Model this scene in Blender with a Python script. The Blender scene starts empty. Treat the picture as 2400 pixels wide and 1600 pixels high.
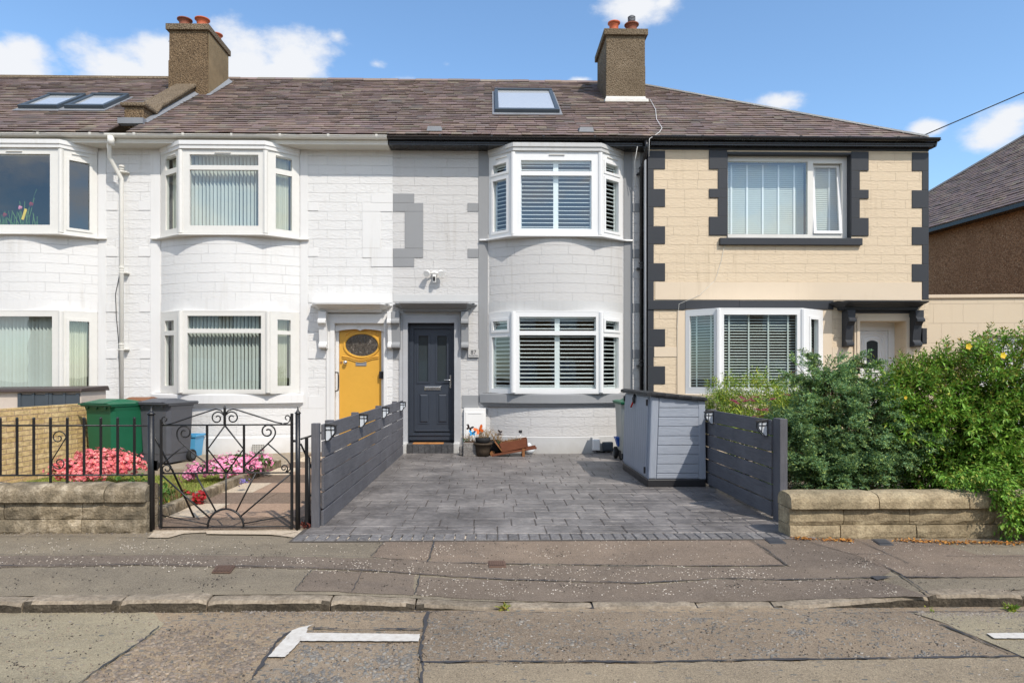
import bpy, bmesh, math, random
import numpy as np
from mathutils import Vector, Matrix
random.seed(7)
rng = np.random.default_rng(11)
R = math.radians
SC = bpy.context.scene
COL = SC.collection

# ------------------------------------------------------------ camera
F, CX, CY, H = 1550.0, 1180.0, 877.0, 1.42      # pixels of the 2400x1600 photograph, metres
TH = math.atan(30.0 / F)
cam_d = bpy.data.cameras.new("camera")
cam = bpy.data.objects.new("camera", cam_d)
COL.objects.link(cam)
cam_d.sensor_width = 36.0
cam_d.lens = 36.0 * F / 2400.0
cam_d.shift_x = (1200 - CX) / 2400.0
cam_d.shift_y = (CY - 800) / 2400.0
cam_d.clip_end = 2000
cam_d.clip_start = 0.05
cam.location = (0, 0, H)
cam.rotation_euler = (R(90), 0, -TH)
SC.camera = cam

# ------------------------------------------------------------ world, sun, exposure
SUN = Vector((0.62, -1.0, 1.32)).normalized()          # towards the sun
SUN_EL = math.asin(SUN.z)
world = bpy.data.worlds.new("World")
SC.world = world
world.use_nodes = True
wn = world.node_tree
wn.nodes.clear()
def wnode(t, **kw):
    n = wn.nodes.new(t)
    for k, v in kw.items():
        setattr(n, k, v)
    return n
def wl(a, b):
    wn.links.new(a, b)
sky = wnode('ShaderNodeTexSky', sky_type='NISHITA', sun_disc=False, sun_elevation=SUN_EL,
            sun_rotation=math.atan2(SUN.x, SUN.y), air_density=1.0, dust_density=0.6, ozone_density=1.6, altitude=50)
tc = wnode('ShaderNodeTexCoord')
noi = wnode('ShaderNodeTexNoise')
noi.inputs['Scale'].default_value = 5.5
noi.inputs['Detail'].default_value = 9
noi.inputs['Roughness'].default_value = 0.6
mp = wnode('ShaderNodeMapping')
mp.inputs['Scale'].default_value = (1, 1, 1.7)
wl(tc.outputs['Generated'], mp.inputs['Vector'])
wl(mp.outputs['Vector'], noi.inputs['Vector'])
CT, ST = math.cos(TH), math.sin(TH)
def dirof(u, v):
    a, b = (u - CX) / F, -(v - CY) / F
    d = Vector((ST + a * CT, CT - a * ST, b))
    return d.normalized()
def math1(op, a, b=None, c=None, clamp=False):
    n = wnode('ShaderNodeMath', operation=op, use_clamp=clamp)
    for i, x in enumerate((a, b, c)):
        if x is None: continue
        if isinstance(x, (int, float)): n.inputs[i].default_value = x
        else: wl(x, n.inputs[i])
    return n.outputs[0]
blobs = [(300, 180, 75, 55, 1.0), (380, 160, 70, 60, 1.0), (575, 150, 75, 62, 1.0), (690, 145, 75, 62, 1.0), (470, 170, 100, 55, 1.0), (640, 185, 95, 50, 1.0),
         (790, 85, 50, 42, .12), (25, 175, 75, 40, 1.0), (55, 118, 38, 30, .7), (5, 130, 50, 30, .6), (1490, 18, 70, 40, .95), (1560, 5, 60, 25, .7),
         (1820, 240, 75, 26, .55), (2340, 305, 60, 36, .85), (2370, 270, 45, 24, .85), (2175, 302, 30, 18, .8), (1362, 188, 34, 10, .6),
         (950, 187, 60, 14, .15), (1050, 150, 60, 34, -.02), (880, 150, 50, 26, -.02), (2400, 360, 60, 22, .6)]
best = None
for (u, v, ru, rv, st) in blobs:
    d = dirof(u, v)
    sub = wnode('ShaderNodeVectorMath', operation='SUBTRACT')
    wl(tc.outputs['Generated'], sub.inputs[0]); sub.inputs[1].default_value = d
    mul = wnode('ShaderNodeVectorMath', operation='MULTIPLY')
    wl(sub.outputs[0], mul.inputs[0]); mul.inputs[1].default_value = (F / ru, F / ru, F / rv)
    ln = wnode('ShaderNodeVectorMath', operation='LENGTH')
    wl(mul.outputs[0], ln.inputs[0])
    m = math1('MULTIPLY_ADD', ln.outputs['Value'], -0.62, .30 + st * .62)
    best = m if best is None else math1('MAXIMUM', best, m)
n2 = wnode('ShaderNodeTexNoise'); n2.inputs['Scale'].default_value = 15; n2.inputs['Detail'].default_value = 12; n2.inputs['Roughness'].default_value = .60
wl(mp.outputs['Vector'], n2.inputs['Vector'])
nn = math1('MULTIPLY_ADD', n2.outputs[0], 1.25, -0.66)
fr = math1('ADD', best, nn)
mr = wnode('ShaderNodeMapRange', interpolation_type='SMOOTHSTEP'); wl(fr, mr.inputs[0])
mr.inputs[1].default_value = .08; mr.inputs[2].default_value = .58
# unseen broken cloud behind the viewer, for window reflections, brightened to lift facade fill
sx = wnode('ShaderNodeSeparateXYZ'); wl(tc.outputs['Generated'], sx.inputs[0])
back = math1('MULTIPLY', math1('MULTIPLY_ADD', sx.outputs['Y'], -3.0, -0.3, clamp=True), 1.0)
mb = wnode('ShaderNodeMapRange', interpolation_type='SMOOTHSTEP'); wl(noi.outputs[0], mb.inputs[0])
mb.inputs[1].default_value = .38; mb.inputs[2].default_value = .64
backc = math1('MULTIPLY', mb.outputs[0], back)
skyc = wnode('ShaderNodeMix', data_type='RGBA', blend_type='MULTIPLY'); skyc.inputs[0].default_value = 1
wl(sky.outputs[0], skyc.inputs[6]); skyc.inputs[7].default_value = (.97, 1.13, 1.2, 1)
mix = wnode('ShaderNodeMix', data_type='RGBA')
wl(mr.outputs[0], mix.inputs[0]); wl(skyc.outputs[2], mix.inputs[6]); mix.inputs[7].default_value = (4.5, 4.62, 4.85, 1)
bg = wnode('ShaderNodeBackground'); bg.inputs['Strength'].default_value = 0.15
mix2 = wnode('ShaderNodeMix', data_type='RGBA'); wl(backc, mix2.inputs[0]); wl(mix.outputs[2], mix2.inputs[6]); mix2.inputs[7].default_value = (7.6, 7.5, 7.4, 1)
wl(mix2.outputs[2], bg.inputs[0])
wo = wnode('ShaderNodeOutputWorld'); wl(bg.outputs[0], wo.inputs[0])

sun_d = bpy.data.lights.new("sun", 'SUN')
sun_d.energy = 3.05; sun_d.angle = R(0.6); sun_d.color = (1.0, 0.925, 0.83)
sun = bpy.data.objects.new("sun", sun_d); COL.objects.link(sun)
sun.rotation_euler = SUN.to_track_quat('Z', 'Y').to_euler()
sun.location = (6, -10, 14)
SC.view_settings.view_transform = 'Standard'
SC.view_settings.look = 'None'
SC.view_settings.exposure = 0.40
SC.view_settings.gamma = 1.0
SC.cycles.max_bounces = 8
SC.cycles.transparent_max_bounces = 12

# ------------------------------------------------------------ photograph pixel -> place in the scene
def W(u, v, Y):
    a = (u - CX) / F
    d = Y / (CT - a * ST)
    return d * (ST + a * CT), H - (v - CY) / F * d
def WX(u, Y): return W(u, 0, Y)[0]
def WZ(v, Y, u=1180): return W(u, v, Y)[1]
def G(u, v, z=0.0):
    d = (H - z) * F / (v - CY)
    a = (u - CX) / F
    return d * (ST + a * CT), d * (CT - a * ST)
YW, YB, Y4 = 12.2, 11.8, 11.92        # main wall, front of the bays, wall of the end house
ZE, YE, MR, YR = 5.665, 11.76, 0.668, 16.0     # eaves, slope, ridge
def RP(u, v):
    a = (u - CX) / F; b = -(v - CY) / F
    dx, dy = ST + a * CT, CT - a * ST
    t = (H - ZE + MR * YE) / (MR * dy - b)
    return Vector((t * dx, t * dy, H + t * b))
def roofz(y): return ZE + MR * (y - YE)

# ------------------------------------------------------------ mesh builder
class MB:
    def __init__(s):
        s.v = []; s.f = []; s.uv = {}; s.sm = set()
    def add(s, vs, fs, uvs=None, smooth=False):
        b = len(s.v); s.v += [tuple(p) for p in vs]
        for i, f in enumerate(fs):
            if uvs: s.uv[len(s.f)] = uvs[i]
            if smooth: s.sm.add(len(s.f))
            s.f.append([b + k for k in f])
    def quad(s, a, b, c, d): s.add([a, b, c, d], [(0, 1, 2, 3)])
    def box(s, x0, x1, y0, y1, z0, z1):
        s.add([(x0, y0, z0), (x1, y0, z0), (x1, y1, z0), (x0, y1, z0), (x0, y0, z1), (x1, y0, z1), (x1, y1, z1), (x0, y1, z1)],
              [(0, 3, 2, 1), (4, 5, 6, 7), (0, 1, 5, 4), (1, 2, 6, 5), (2, 3, 7, 6), (3, 0, 4, 7)])
    def fbox(s, fr, s0, s1, n0, n1, z0, z1):
        A, d, n = fr
        P = lambda a, b, z: (A[0] + d[0] * a + n[0] * b, A[1] + d[1] * a + n[1] * b, z)
        s.add([P(s0, n1, z0), P(s1, n1, z0), P(s1, n0, z0), P(s0, n0, z0), P(s0, n1, z1), P(s1, n1, z1), P(s1, n0, z1), P(s0, n0, z1)],
              [(0, 3, 2, 1), (4, 5, 6, 7), (0, 1, 5, 4), (1, 2, 6, 5), (2, 3, 7, 6), (3, 0, 4, 7)])
    def holes(s, fr, s0, s1, z0, z1, hs, nf, nb, back=True):
        """slab between nf (front) and nb (back) with rectangular openings"""
        A, d, n = fr
        P = lambda a, b, z: (A[0] + d[0] * a + n[0] * b, A[1] + d[1] * a + n[1] * b, z)
        hs = [(max(a, s0), min(b, s1), max(c, z0), min(e, z1)) for a, b, c, e in hs]
        xs = sorted(set([round(x, 5) for x in [s0, s1] + [h[0] for h in hs] + [h[1] for h in hs]]))
        zs = sorted(set([round(x, 5) for x in [z0, z1] + [h[2] for h in hs] + [h[3] for h in hs]]))
        for i in range(len(xs) - 1):
            for j in range(len(zs) - 1):
                a, b, c, e = xs[i], xs[i + 1], zs[j], zs[j + 1]
                mx, mz = (a + b) / 2, (c + e) / 2
                if any(h[0] < mx < h[1] and h[2] < mz < h[3] for h in hs): continue
                s.add([P(a, nf, c), P(b, nf, c), P(b, nf, e), P(a, nf, e)], [(0, 1, 2, 3)], [[(A[0] + a, c), (A[0] + b, c), (A[0] + b, e), (A[0] + a, e)]])
                if back: s.add([P(a, nb, c), P(b, nb, c), P(b, nb, e), P(a, nb, e)], [(3, 2, 1, 0)])
        for (a, b, c, e) in hs:
            s.quad(P(a, nf, c), P(a, nf, e), P(a, nb, e), P(a, nb, c))
            s.quad(P(b, nf, c), P(b, nb, c), P(b, nb, e), P(b, nf, e))
            s.quad(P(a, nf, c), P(a, nb, c), P(b, nb, c), P(b, nf, c))
            s.quad(P(a, nf, e), P(b, nf, e), P(b, nb, e), P(a, nb, e))
        a, b, c, e = s0, s1, z0, z1
        s.quad(P(a, nf, c), P(a, nb, c), P(a, nb, e), P(a, nf, e))
        s.quad(P(b, nf, c), P(b, nf, e), P(b, nb, e), P(b, nb, c))
        s.quad(P(a, nf, c), P(b, nf, c), P(b, nb, c), P(a, nb, c))
        s.quad(P(a, nf, e), P(a, nb, e), P(b, nb, e), P(b, nf, e))
    def sweep(s, path, prof, caps=True, smooth=False, norms=None):
        """path = plan points left to right, prof = (out, z) points bottom to top"""
        n = len(path)
        if norms is None:
            norms = []
            for i in range(n):
                a = path[max(i - 1, 0)]; b = path[min(i + 1, n - 1)]
                dx, dy = b[0] - a[0], b[1] - a[1]
                l = math.hypot(dx, dy) or 1
                k = 1.0
                if 0 < i < n - 1:
                    e1 = Vector((path[i][0] - a[0], path[i][1] - a[1])).normalized(); e2 = Vector((b[0] - path[i][0], b[1] - path[i][1])).normalized()
                    k = 1 / max(.5, math.sqrt((1 + e1.dot(e2)) / 2))
                norms.append((dy / l * k, -dx / l * k))
        L = [0]
        for i in range(1, n): L.append(L[-1] + math.hypot(path[i][0] - path[i - 1][0], path[i][1] - path[i - 1][1]))
        m = len(prof)
        vs = [(path[i][0] + norms[i][0] * o, path[i][1] + norms[i][1] * o, z) for i in range(n) for (o, z) in prof]
        fs, uv = [], []
        for i in range(n - 1):
            for j in range(m - 1):
                fs.append((i * m + j, (i + 1) * m + j, (i + 1) * m + j + 1, i * m + j + 1))
                za, zb = prof[j][1], prof[j + 1][1]
                if abs(za - zb) < .004: zb = za + abs(prof[j][0] - prof[j + 1][0])
                u0, u1 = path[0][0] + L[i], path[0][0] + L[i + 1]
                uv.append([(u0, za), (u1, za), (u1, zb), (u0, zb)])
        s.add(vs, fs, uv, smooth)
        if caps:
            b = len(s.v) - n * m
            s.f.append([b + j for j in range(m)][::-1]); s.f.append([b + (n - 1) * m + j for j in range(m)])
    def tube(s, pts, r, k=8, caps=True, smooth=True):
        pts = [Vector(p) for p in pts]
        rs = r if isinstance(r, (list, tuple)) else [r] * len(pts)
        vs = []; up = None
        for i, p in enumerate(pts):
            t = (pts[min(i + 1, len(pts) - 1)] - pts[max(i - 1, 0)])
            if t.length < 1e-9: t = Vector((0, 0, 1))
            t.normalize()
            if up is None:
                up = t.orthogonal().normalized()
            up = (up - t * up.dot(t)).normalized() if (up - t * up.dot(t)).length > 1e-6 else t.orthogonal().normalized()
            w = t.cross(up)
            for j in range(k):
                a = 2 * math.pi * j / k
                vs.append(p + (up * math.cos(a) + w * math.sin(a)) * rs[i])
        n = len(pts)
        s.add(vs, [(i * k + j, i * k + (j + 1) % k, (i + 1) * k + (j + 1) % k, (i + 1) * k + j) for i in range(n - 1) for j in range(k)], None, smooth)
        if caps:
            b = len(s.v) - n * k
            s.f.append([b + j for j in range(k)][::-1]); s.f.append([b + (n - 1) * k + j for j in range(k)])
    def lathe(s, c, prof, k=20, smooth=True, sx=1, sy=1):
        m = len(prof)
        vs = [(c[0] + r * math.cos(2 * math.pi * i / k) * sx, c[1] + r * math.sin(2 * math.pi * i / k) * sy, c[2] + z) for i in range(k) for (r, z) in prof]
        s.add(vs, [(i * m + j, ((i + 1) % k) * m + j, ((i + 1) % k) * m + j + 1, i * m + j + 1) for i in range(k) for j in range(m - 1)], None, smooth)
    def prism(s, poly, off):
        """poly = 3D points in a plane, off = extrusion vector"""
        n = len(poly); o = Vector(off)
        vs = [Vector(p) for p in poly] + [Vector(p) + o for p in poly]
        s.add(vs, [list(range(n))[::-1], list(range(n, 2 * n))] + [(i, (i + 1) % n, n + (i + 1) % n, n + i) for i in range(n)])
    def bar(s, a, b, w, d, side=None):
        """rectangular bar from a to b; w across, d along side"""
        a, b = Vector(a), Vector(b); t = (b - a).normalized()
        sd = Vector(side) if side else t.orthogonal()
        sd = (sd - t * sd.dot(t)).normalized(); o = t.cross(sd)
        q = [sd * d / 2 + o * w / 2, sd * d / 2 - o * w / 2, -sd * d / 2 - o * w / 2, -sd * d / 2 + o * w / 2]
        s.add([a + k for k in q] + [b + k for k in q], [(0, 1, 2, 3), (7, 6, 5, 4), (0, 4, 5, 1), (1, 5, 6, 2), (2, 6, 7, 3), (3, 7, 4, 0)])
    def build(s, name, mat, parent=None, bevel=0, fix=True):
        me = bpy.data.meshes.new(name)
        org = Vector(parent.get('_org', (0, 0, 0))) if parent is not None else Vector((0, 0, 0))
        me.from_pydata([Vector(p) - org for p in s.v], [], s.f)
        me.materials.append(mat)
        uvl = me.uv_layers.new(name="UVMap")
        data = np.zeros(len(me.loops) * 2, dtype=np.float32)
        for p in me.polygons:
            ex = s.uv.get(p.index)
            nrm = p.normal; ax = 2 if abs(nrm.z) > .7 else (1 if abs(nrm.y) >= abs(nrm.x) else 0)
            for k, li in enumerate(p.loop_indices):
                if ex: u = ex[k]
                else:
                    c = s.v[me.loops[li].vertex_index]
                    u = (c[0], c[1]) if ax == 2 else ((c[0], c[2]) if ax == 1 else (c[1], c[2]))
                data[li * 2] = u[0]; data[li * 2 + 1] = u[1]
            if p.index in s.sm: p.use_smooth = True
        uvl.data.foreach_set('uv', data)
        if fix:
            bm = bmesh.new(); bm.from_mesh(me)
            bmesh.ops.remove_doubles(bm, verts=bm.verts, dist=1e-5) if fix == 'weld' else None
            bmesh.ops.recalc_face_normals(bm, faces=bm.faces); bm.to_mesh(me); bm.free()
        o = bpy.data.objects.new(name, me); COL.objects.link(o)
        if parent is not None:
            o.parent = parent
            o['_org'] = list(org)
        if bevel:
            b = o.modifiers.new('bevel', 'BEVEL'); b.width = bevel; b.segments = 2; b.limit_method = 'ANGLE'; b.angle_limit = R(40)
        return o

def tag(o, label=None, cat=None, group=None, kind=None):
    if label: o['label'] = label
    if cat: o['category'] = cat
    if group: o['group'] = group
    if kind: o['kind'] = kind
    return o
def thing(name, label, cat, loc=(0, 0, 0), group=None):
    o = bpy.data.objects.new(name, None); COL.objects.link(o); o.location = loc; o['_org'] = list(loc); o.empty_display_size = .2
    return tag(o, label, cat, group)
def copy_tree(o, parent=None):
    kids = [c for c in COL.objects if c.parent == o]
    c = o.copy(); COL.objects.link(c); c.parent = parent
    for k in kids: copy_tree(k, c)
    return c
def plane_frame(A, B):
    d = Vector((B[0] - A[0], B[1] - A[1])); l = d.length; d.normalize()
    return (A, (d.x, d.y), (d.y, -d.x)), l
def text_mesh(txt, size, loc, mat, name, parent, rot=(R(90), 0, 0), depth=.002, align='CENTER'):
    c = bpy.data.curves.new('t', 'FONT'); c.body = txt; c.size = size; c.extrude = depth; c.align_x = align; c.align_y = 'CENTER'
    t = bpy.data.objects.new('t', c); COL.objects.link(t)
    bpy.context.view_layer.update()
    me = bpy.data.meshes.new_from_object(t.evaluated_get(bpy.context.evaluated_depsgraph_get()))
    bpy.data.objects.remove(t); bpy.data.curves.remove(c)
    me.materials.clear(); me.materials.append(mat)
    o = bpy.data.objects.new(name, me); COL.objects.link(o)
    org = Vector(parent.get('_org', (0, 0, 0))) if parent is not None else Vector((0, 0, 0))
    o.parent = parent; o.location = Vector(loc) - org; o.rotation_euler = rot
    return o

# ------------------------------------------------------------ materials
class NT:
    def __init__(s, name, rough=.7, spec=.4):
        s.m = bpy.data.materials.new(name); s.m.use_nodes = True; s.t = s.m.node_tree
        s.b = s.t.nodes['Principled BSDF']; s.b.inputs['Roughness'].default_value = rough
        s.b.inputs['Specular IOR Level'].default_value = spec
    def n(s, typ, ins=None, **kw):
        x = s.t.nodes.new(typ)
        for k, v in kw.items(): setattr(x, k, v)
        for k, v in (ins or {}).items():
            if isinstance(v, bpy.types.NodeSocket): s.t.links.new(v, x.inputs[k])
            else: x.inputs[k].default_value = v
        return x
    def uv(s, scale=(1, 1, 1), rot=(0, 0, 0), loc=(0, 0, 0)):
        t = s.n('ShaderNodeTexCoord'); return s.n('ShaderNodeMapping', {0: t.outputs['UV'], 'Scale': scale, 'Rotation': rot, 'Location': loc}).outputs[0]
    def ob(s, scale=(1, 1, 1)):
        t = s.n('ShaderNodeNewGeometry'); return s.n('ShaderNodeMapping', {0: t.outputs['Position'], 'Scale': scale}).outputs[0]
    def noise(s, vec, scale, detail=4, rough=.55, dist=0):
        return s.n('ShaderNodeTexNoise', {'Vector': vec, 'Scale': scale, 'Detail': detail, 'Roughness': rough, 'Distortion': dist}).outputs[0]
    def ramp(s, fac, stops):
        x = s.n('ShaderNodeValToRGB', {0: fac}); e = x.color_ramp.elements
        while len(e) > 1: e.remove(e[-1])
        for i, (p, c) in enumerate(stops):
            c = c if len(c) == 4 else (*c, 1)
            if i == 0: e[0].position = p; e[0].color = c
            else: k = e.new(p); k.color = c
        return x.outputs[0]
    def mixc(s, f, a, b, blend='MIX'):
        x = s.n('ShaderNodeMix', data_type='RGBA', blend_type=blend)
        for i, v in ((0, f), (6, a), (7, b)):
            if isinstance(v, bpy.types.NodeSocket): s.t.links.new(v, x.inputs[i])
            elif i == 0: x.inputs[0].default_value = v
            else: x.inputs[i].default_value = (*v, 1) if len(v) == 3 else v
        return x.outputs[2]
    def math(s, op, a, b=None, c=None, clamp=False):
        x = s.n('ShaderNodeMath', operation=op, use_clamp=clamp)
        for i, v in enumerate((a, b, c)):
            if v is None: continue
            if isinstance(v, bpy.types.NodeSocket): s.t.links.new(v, x.inputs[i])
            else: x.inputs[i].default_value = v
        return x.outputs[0]
    def bump(s, h, strength=.5, dist=.01, nrm=None):
        ins = {'Height': h, 'Strength': strength, 'Distance': dist}
        if nrm is not None: ins['Normal'] = nrm
        return s.n('ShaderNodeBump', ins).outputs[0]
    def out(s, col=None, nrm=None, rough=None, metal=None):
        for k, v in (('Base Color', col), ('Normal', nrm), ('Roughness', rough), ('Metallic', metal)):
            if v is None: continue
            if isinstance(v, bpy.types.NodeSocket): s.t.links.new(v, s.b.inputs[k])
            else: s.b.inputs[k].default_value = (*v, 1) if isinstance(v, tuple) and len(v) == 3 else v
        return s.m
def sc(c, k): return tuple(x * k for x in c)
def plain(name, col, rough=.6, var=.12, spec=.4, bump=.15, scale=14, metal=0, bd=.002):
    t = NT(name, rough, spec); p = t.ob(); n1 = t.noise(p, scale); n2 = t.noise(p, scale * .13, 3)
    c = t.ramp(t.math('ADD', t.math('MULTIPLY', n1, .4), t.math('MULTIPLY', n2, .6)), [(.3, sc(col, 1 - var)), (.7, sc(col, 1 + var * .6))])
    return t.out(c, t.bump(t.noise(p, scale * 7, 3), bump, bd) if bump else None, t.math('MULTIPLY_ADD', n1, .15, rough - .07), metal)
def grime(t, c, col):
    dirt = (col[0] * .62, col[1] * .58, col[2] * .50)
    st = t.noise(t.ob((7, 7, .45)), 1.6, 6, .62); pa = t.noise(t.ob(), .75, 4)
    k = t.math('MULTIPLY', t.ramp(st, [(.52, (0,) * 3), (.74, (1,) * 3)]), t.ramp(pa, [(.45, (0,) * 3), (.65, (1,) * 3)]))
    c = t.mixc(t.math('MULTIPLY', k, .42), c, dirt)
    z = t.n('ShaderNodeSeparateXYZ', {0: t.ob()}).outputs[2]
    ft = t.math('MULTIPLY_ADD', z, -4.2, t.math('MULTIPLY_ADD', t.noise(t.ob(), 5, 5), 1.6, .05), clamp=True)
    return t.mixc(t.math('MULTIPLY', ft, .45), c, dirt)
def block_paint(name, col, bw=.6, rh=.1695, ofs=(0, 0), mort=.42, rockz=1.0):
    t = NT(name, .75, .25); v = t.uv(loc=(ofs[0], ofs[1], 0))
    wob = t.noise(v, 1.7, 2)
    vv = t.n('ShaderNodeVectorMath', {0: v, 1: t.n('ShaderNodeCombineXYZ', {0: t.math('MULTIPLY_ADD', wob, .03, -.015), 1: t.math('MULTIPLY_ADD', t.noise(v, 6, 3), .012, -.006)}).outputs[0]}, operation='ADD').outputs[0]
    br = t.n('ShaderNodeTexBrick', {'Vector': vv, 'Color1': (1, 1, 1, 1), 'Color2': (.93, .93, .93, 1), 'Mortar': (0, 0, 0, 1), 'Scale': 1.0, 'Mortar Size': .0032, 'Mortar Smooth': .25, 'Bias': 0,
                                    'Brick Width': bw, 'Row Height': rh}, offset=.42, squash=.82, squash_frequency=3)
    mfac = br.outputs['Fac']
    rock = t.noise(t.uv((9, 21, 1), rot=(0, 0, .3)), 1.6, 5, .62, .6)
    rock2 = t.noise(v, 75, 3)
    weak = t.ramp(t.noise(v, 2.3, 2), [(.35, (.25,) * 3), (.62, (1,) * 3)])       # filler hides some of the joints
    mf = t.math('MULTIPLY', mfac, weak)
    hgt = t.math('ADD', t.math('MULTIPLY', mf, -1.0), t.math('ADD', t.math('MULTIPLY', rock, .95 * rockz), t.math('MULTIPLY', rock2, .12)))
    big = t.noise(v, .55, 4)
    c = t.ramp(big, [(.3, sc(col, .95)), (.7, col)])
    c = t.mixc(t.math('MULTIPLY', mf, mort * .55), c, sc(col, .62))
    c = grime(t, c, col)
    pit = t.ramp(t.noise(v, 38, 2), [(.28, (1,) * 3), (.33, (0,) * 3)])
    c = t.mixc(t.math('MULTIPLY', pit, .12), c, sc(col, .7))
    return t.out(c, t.bump(hgt, .9, .015))
def flat_paint(name, col, rough=.65, bs=.25):
    t = NT(name, rough, .3); v = t.ob(); big = t.noise(v, .9, 4)
    c = grime(t, t.ramp(big, [(.3, sc(col, .93)), (.7, col)]), col)
    g = t.noise(v, 45, 4)
    return t.out(c, t.bump(t.math('ADD', t.math('MULTIPLY', t.noise(v, 8, 3), .6), t.math('MULTIPLY', g, .3)), bs, .006))
M = {}
WHITE = (.705, .70, .685); LGREY = (.63, .63, .625); MGREY = (.27, .275, .28); BEIGE = (.665, .54, .385); CHAR = (.035, .038, .044)
M['white_block'] = block_paint('white_block', WHITE)
M['white_apron'] = block_paint('white_curved_block', WHITE, rockz=.55, mort=.35)
M['grey_apron'] = block_paint('light_grey_curved_block', (.555, .545, .53), rockz=.55, mort=.35)
M['white_flat'] = flat_paint('white_flat', (.715, .71, .695))
M['grey_block'] = block_paint('light_grey_block', (.57, .56, .545), ofs=(.2, .03))
M['grey_flat'] = flat_paint('mid_grey_flat', MGREY)
M['pale_flat'] = flat_paint('pale_grey_flat', (.53, .53, .52))
M['beige_block'] = block_paint('beige_block', BEIGE, bw=.55, rh=.168, ofs=(.1, .1), mort=.8)
M['beige_flat'] = flat_paint('beige_flat', (.665, .55, .41))
M['char_flat'] = flat_paint('charcoal_flat', CHAR, .5, .35)
M['upvc'] = plain('white_upvc', (.74, .74, .73), .32, .03, .5, 0)
M['cream'] = plain('cream_upvc', (.68, .665, .62), .35, .06, .5, 0)
M['dirt'] = plain('grimy_paint', (.5, .43, .33), .8, .4, .2, .3, 9)
M['gutter_black'] = plain('black_gutter', (.012, .012, .014), .28, .1, .5, .05)
M['gutter_white'] = plain('aged_white_gutter', (.72, .70, .64), .4, .08, .5, .05)
M['soffit'] = plain('soffit_paint', (.62, .60, .54), .7, .08, .3, .1)
M['iron'] = plain('black_iron', (.012, .012, .013), .35, .3, .5, .5, 30, bd=.003)
M['black_plastic'] = plain('black_plastic', (.018, .018, .02), .45, .1, .5, .1)
M['chrome'] = plain('satin_chrome', (.75, .74, .72), .22, .05, .5, 0, metal=1)
M['lead'] = plain('lead_flashing', (.22, .23, .245), .6, .2, .4, .3, 10)
M['mortar'] = plain('mortar_fillet', (.62, .60, .55), .9, .2, .2, .6, 18, bd=.01)
M['terracotta'] = plain('terracotta', (.50, .115, .045), .6, .15, .4, .1)
M['terracotta_dark'] = plain('weathered_terracotta', (.25, .085, .05), .7, .25, .3, .2)
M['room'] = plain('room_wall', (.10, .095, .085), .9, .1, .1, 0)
M['blind_pale'] = plain('pale_blind', (.54, .58, .55), .8, .05, .2, 0)
M['blind_cream'] = plain('cream_blind', (.66, .66, .56), .8, .05, .2, 0)
M['shutter'] = plain('white_shutter', (.78, .80, .80), .4, .02, .4, 0)
M['plastic_green'] = plain('green_bin_plastic', (.012, .115, .055), .42, .12, .4, .1)
M['plastic_grey'] = plain('grey_bin_plastic', (.085, .088, .10), .5, .15, .4, .1)
M['plastic_brown'] = plain('brown_bin_plastic', (.20, .075, .025), .5, .15, .4, .1)
M['plastic_blue'] = plain('pale_blue_plastic', (.09, .36, .62), .45, .1, .4, .1)
M['blue'] = plain('blue_plastic', (.015, .08, .35), .4, .1, .4, .05)
M['rubber'] = plain('rubber', (.02, .02, .02), .75, .2, .3, .2)
M['red'] = plain('red_plastic', (.6, .03, .02), .4, .1, .4, 0)
M['white_metal'] = plain('white_metal', (.80, .79, .76), .4, .03, .4, .05)
M['grey_metal'] = plain('slate_grey_plastic', (.06, .075, .09), .45, .1, .4, .05)
M['letter_dark'] = plain('dark_letters', (.02, .02, .02), .5, .05, .3, 0)
M['plaque'] = plain('brushed_plaque', (.50, .49, .47), .35, .06, .5, 0)
M['tar'] = plain('tar', (.062, .060, .062), .75, .3, .3, .6, 30, bd=.004)
M['whiteline'] = None
def glass():
    t = NT('window_glass'); nt = t.t
    o = nt.nodes['Material Output']
    g = t.n('ShaderNodeBsdfGlossy', {'Color': (.95, .98, 1, 1), 'Roughness': .012})
    p = t.ob(); nrm = t.bump(t.noise(p, 1.3, 2), .035, .06); nt.links.new(nrm, g.inputs['Normal'])
    tr = t.n('ShaderNodeBsdfTransparent', {'Color': (.93, .975, .965, 1)})
    lw = t.n('ShaderNodeLayerWeight', {'Blend': .5}); fz = t.n('ShaderNodeMath', {0: t.math('POWER', lw.outputs['Facing'], 4.5), 1: .85, 2: .115}, operation='MULTIPLY_ADD')
    mx = t.n('ShaderNodeMixShader', {0: fz.outputs[0], 1: tr.outputs[0], 2: g.outputs[0]})
    nt.links.new(mx.outputs[0], o.inputs[0]); return t.m
M['glass'] = glass()
def skyglass():
    t = NT('roof_window_glass', .05, .9); t.b.inputs['Base Color'].default_value = (.55, .57, .58, 1); t.b.inputs['Coat Weight'].default_value = .6; t.b.inputs['Coat Roughness'].default_value = .03
    return t.m
M['skyglass'] = skyglass()
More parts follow.
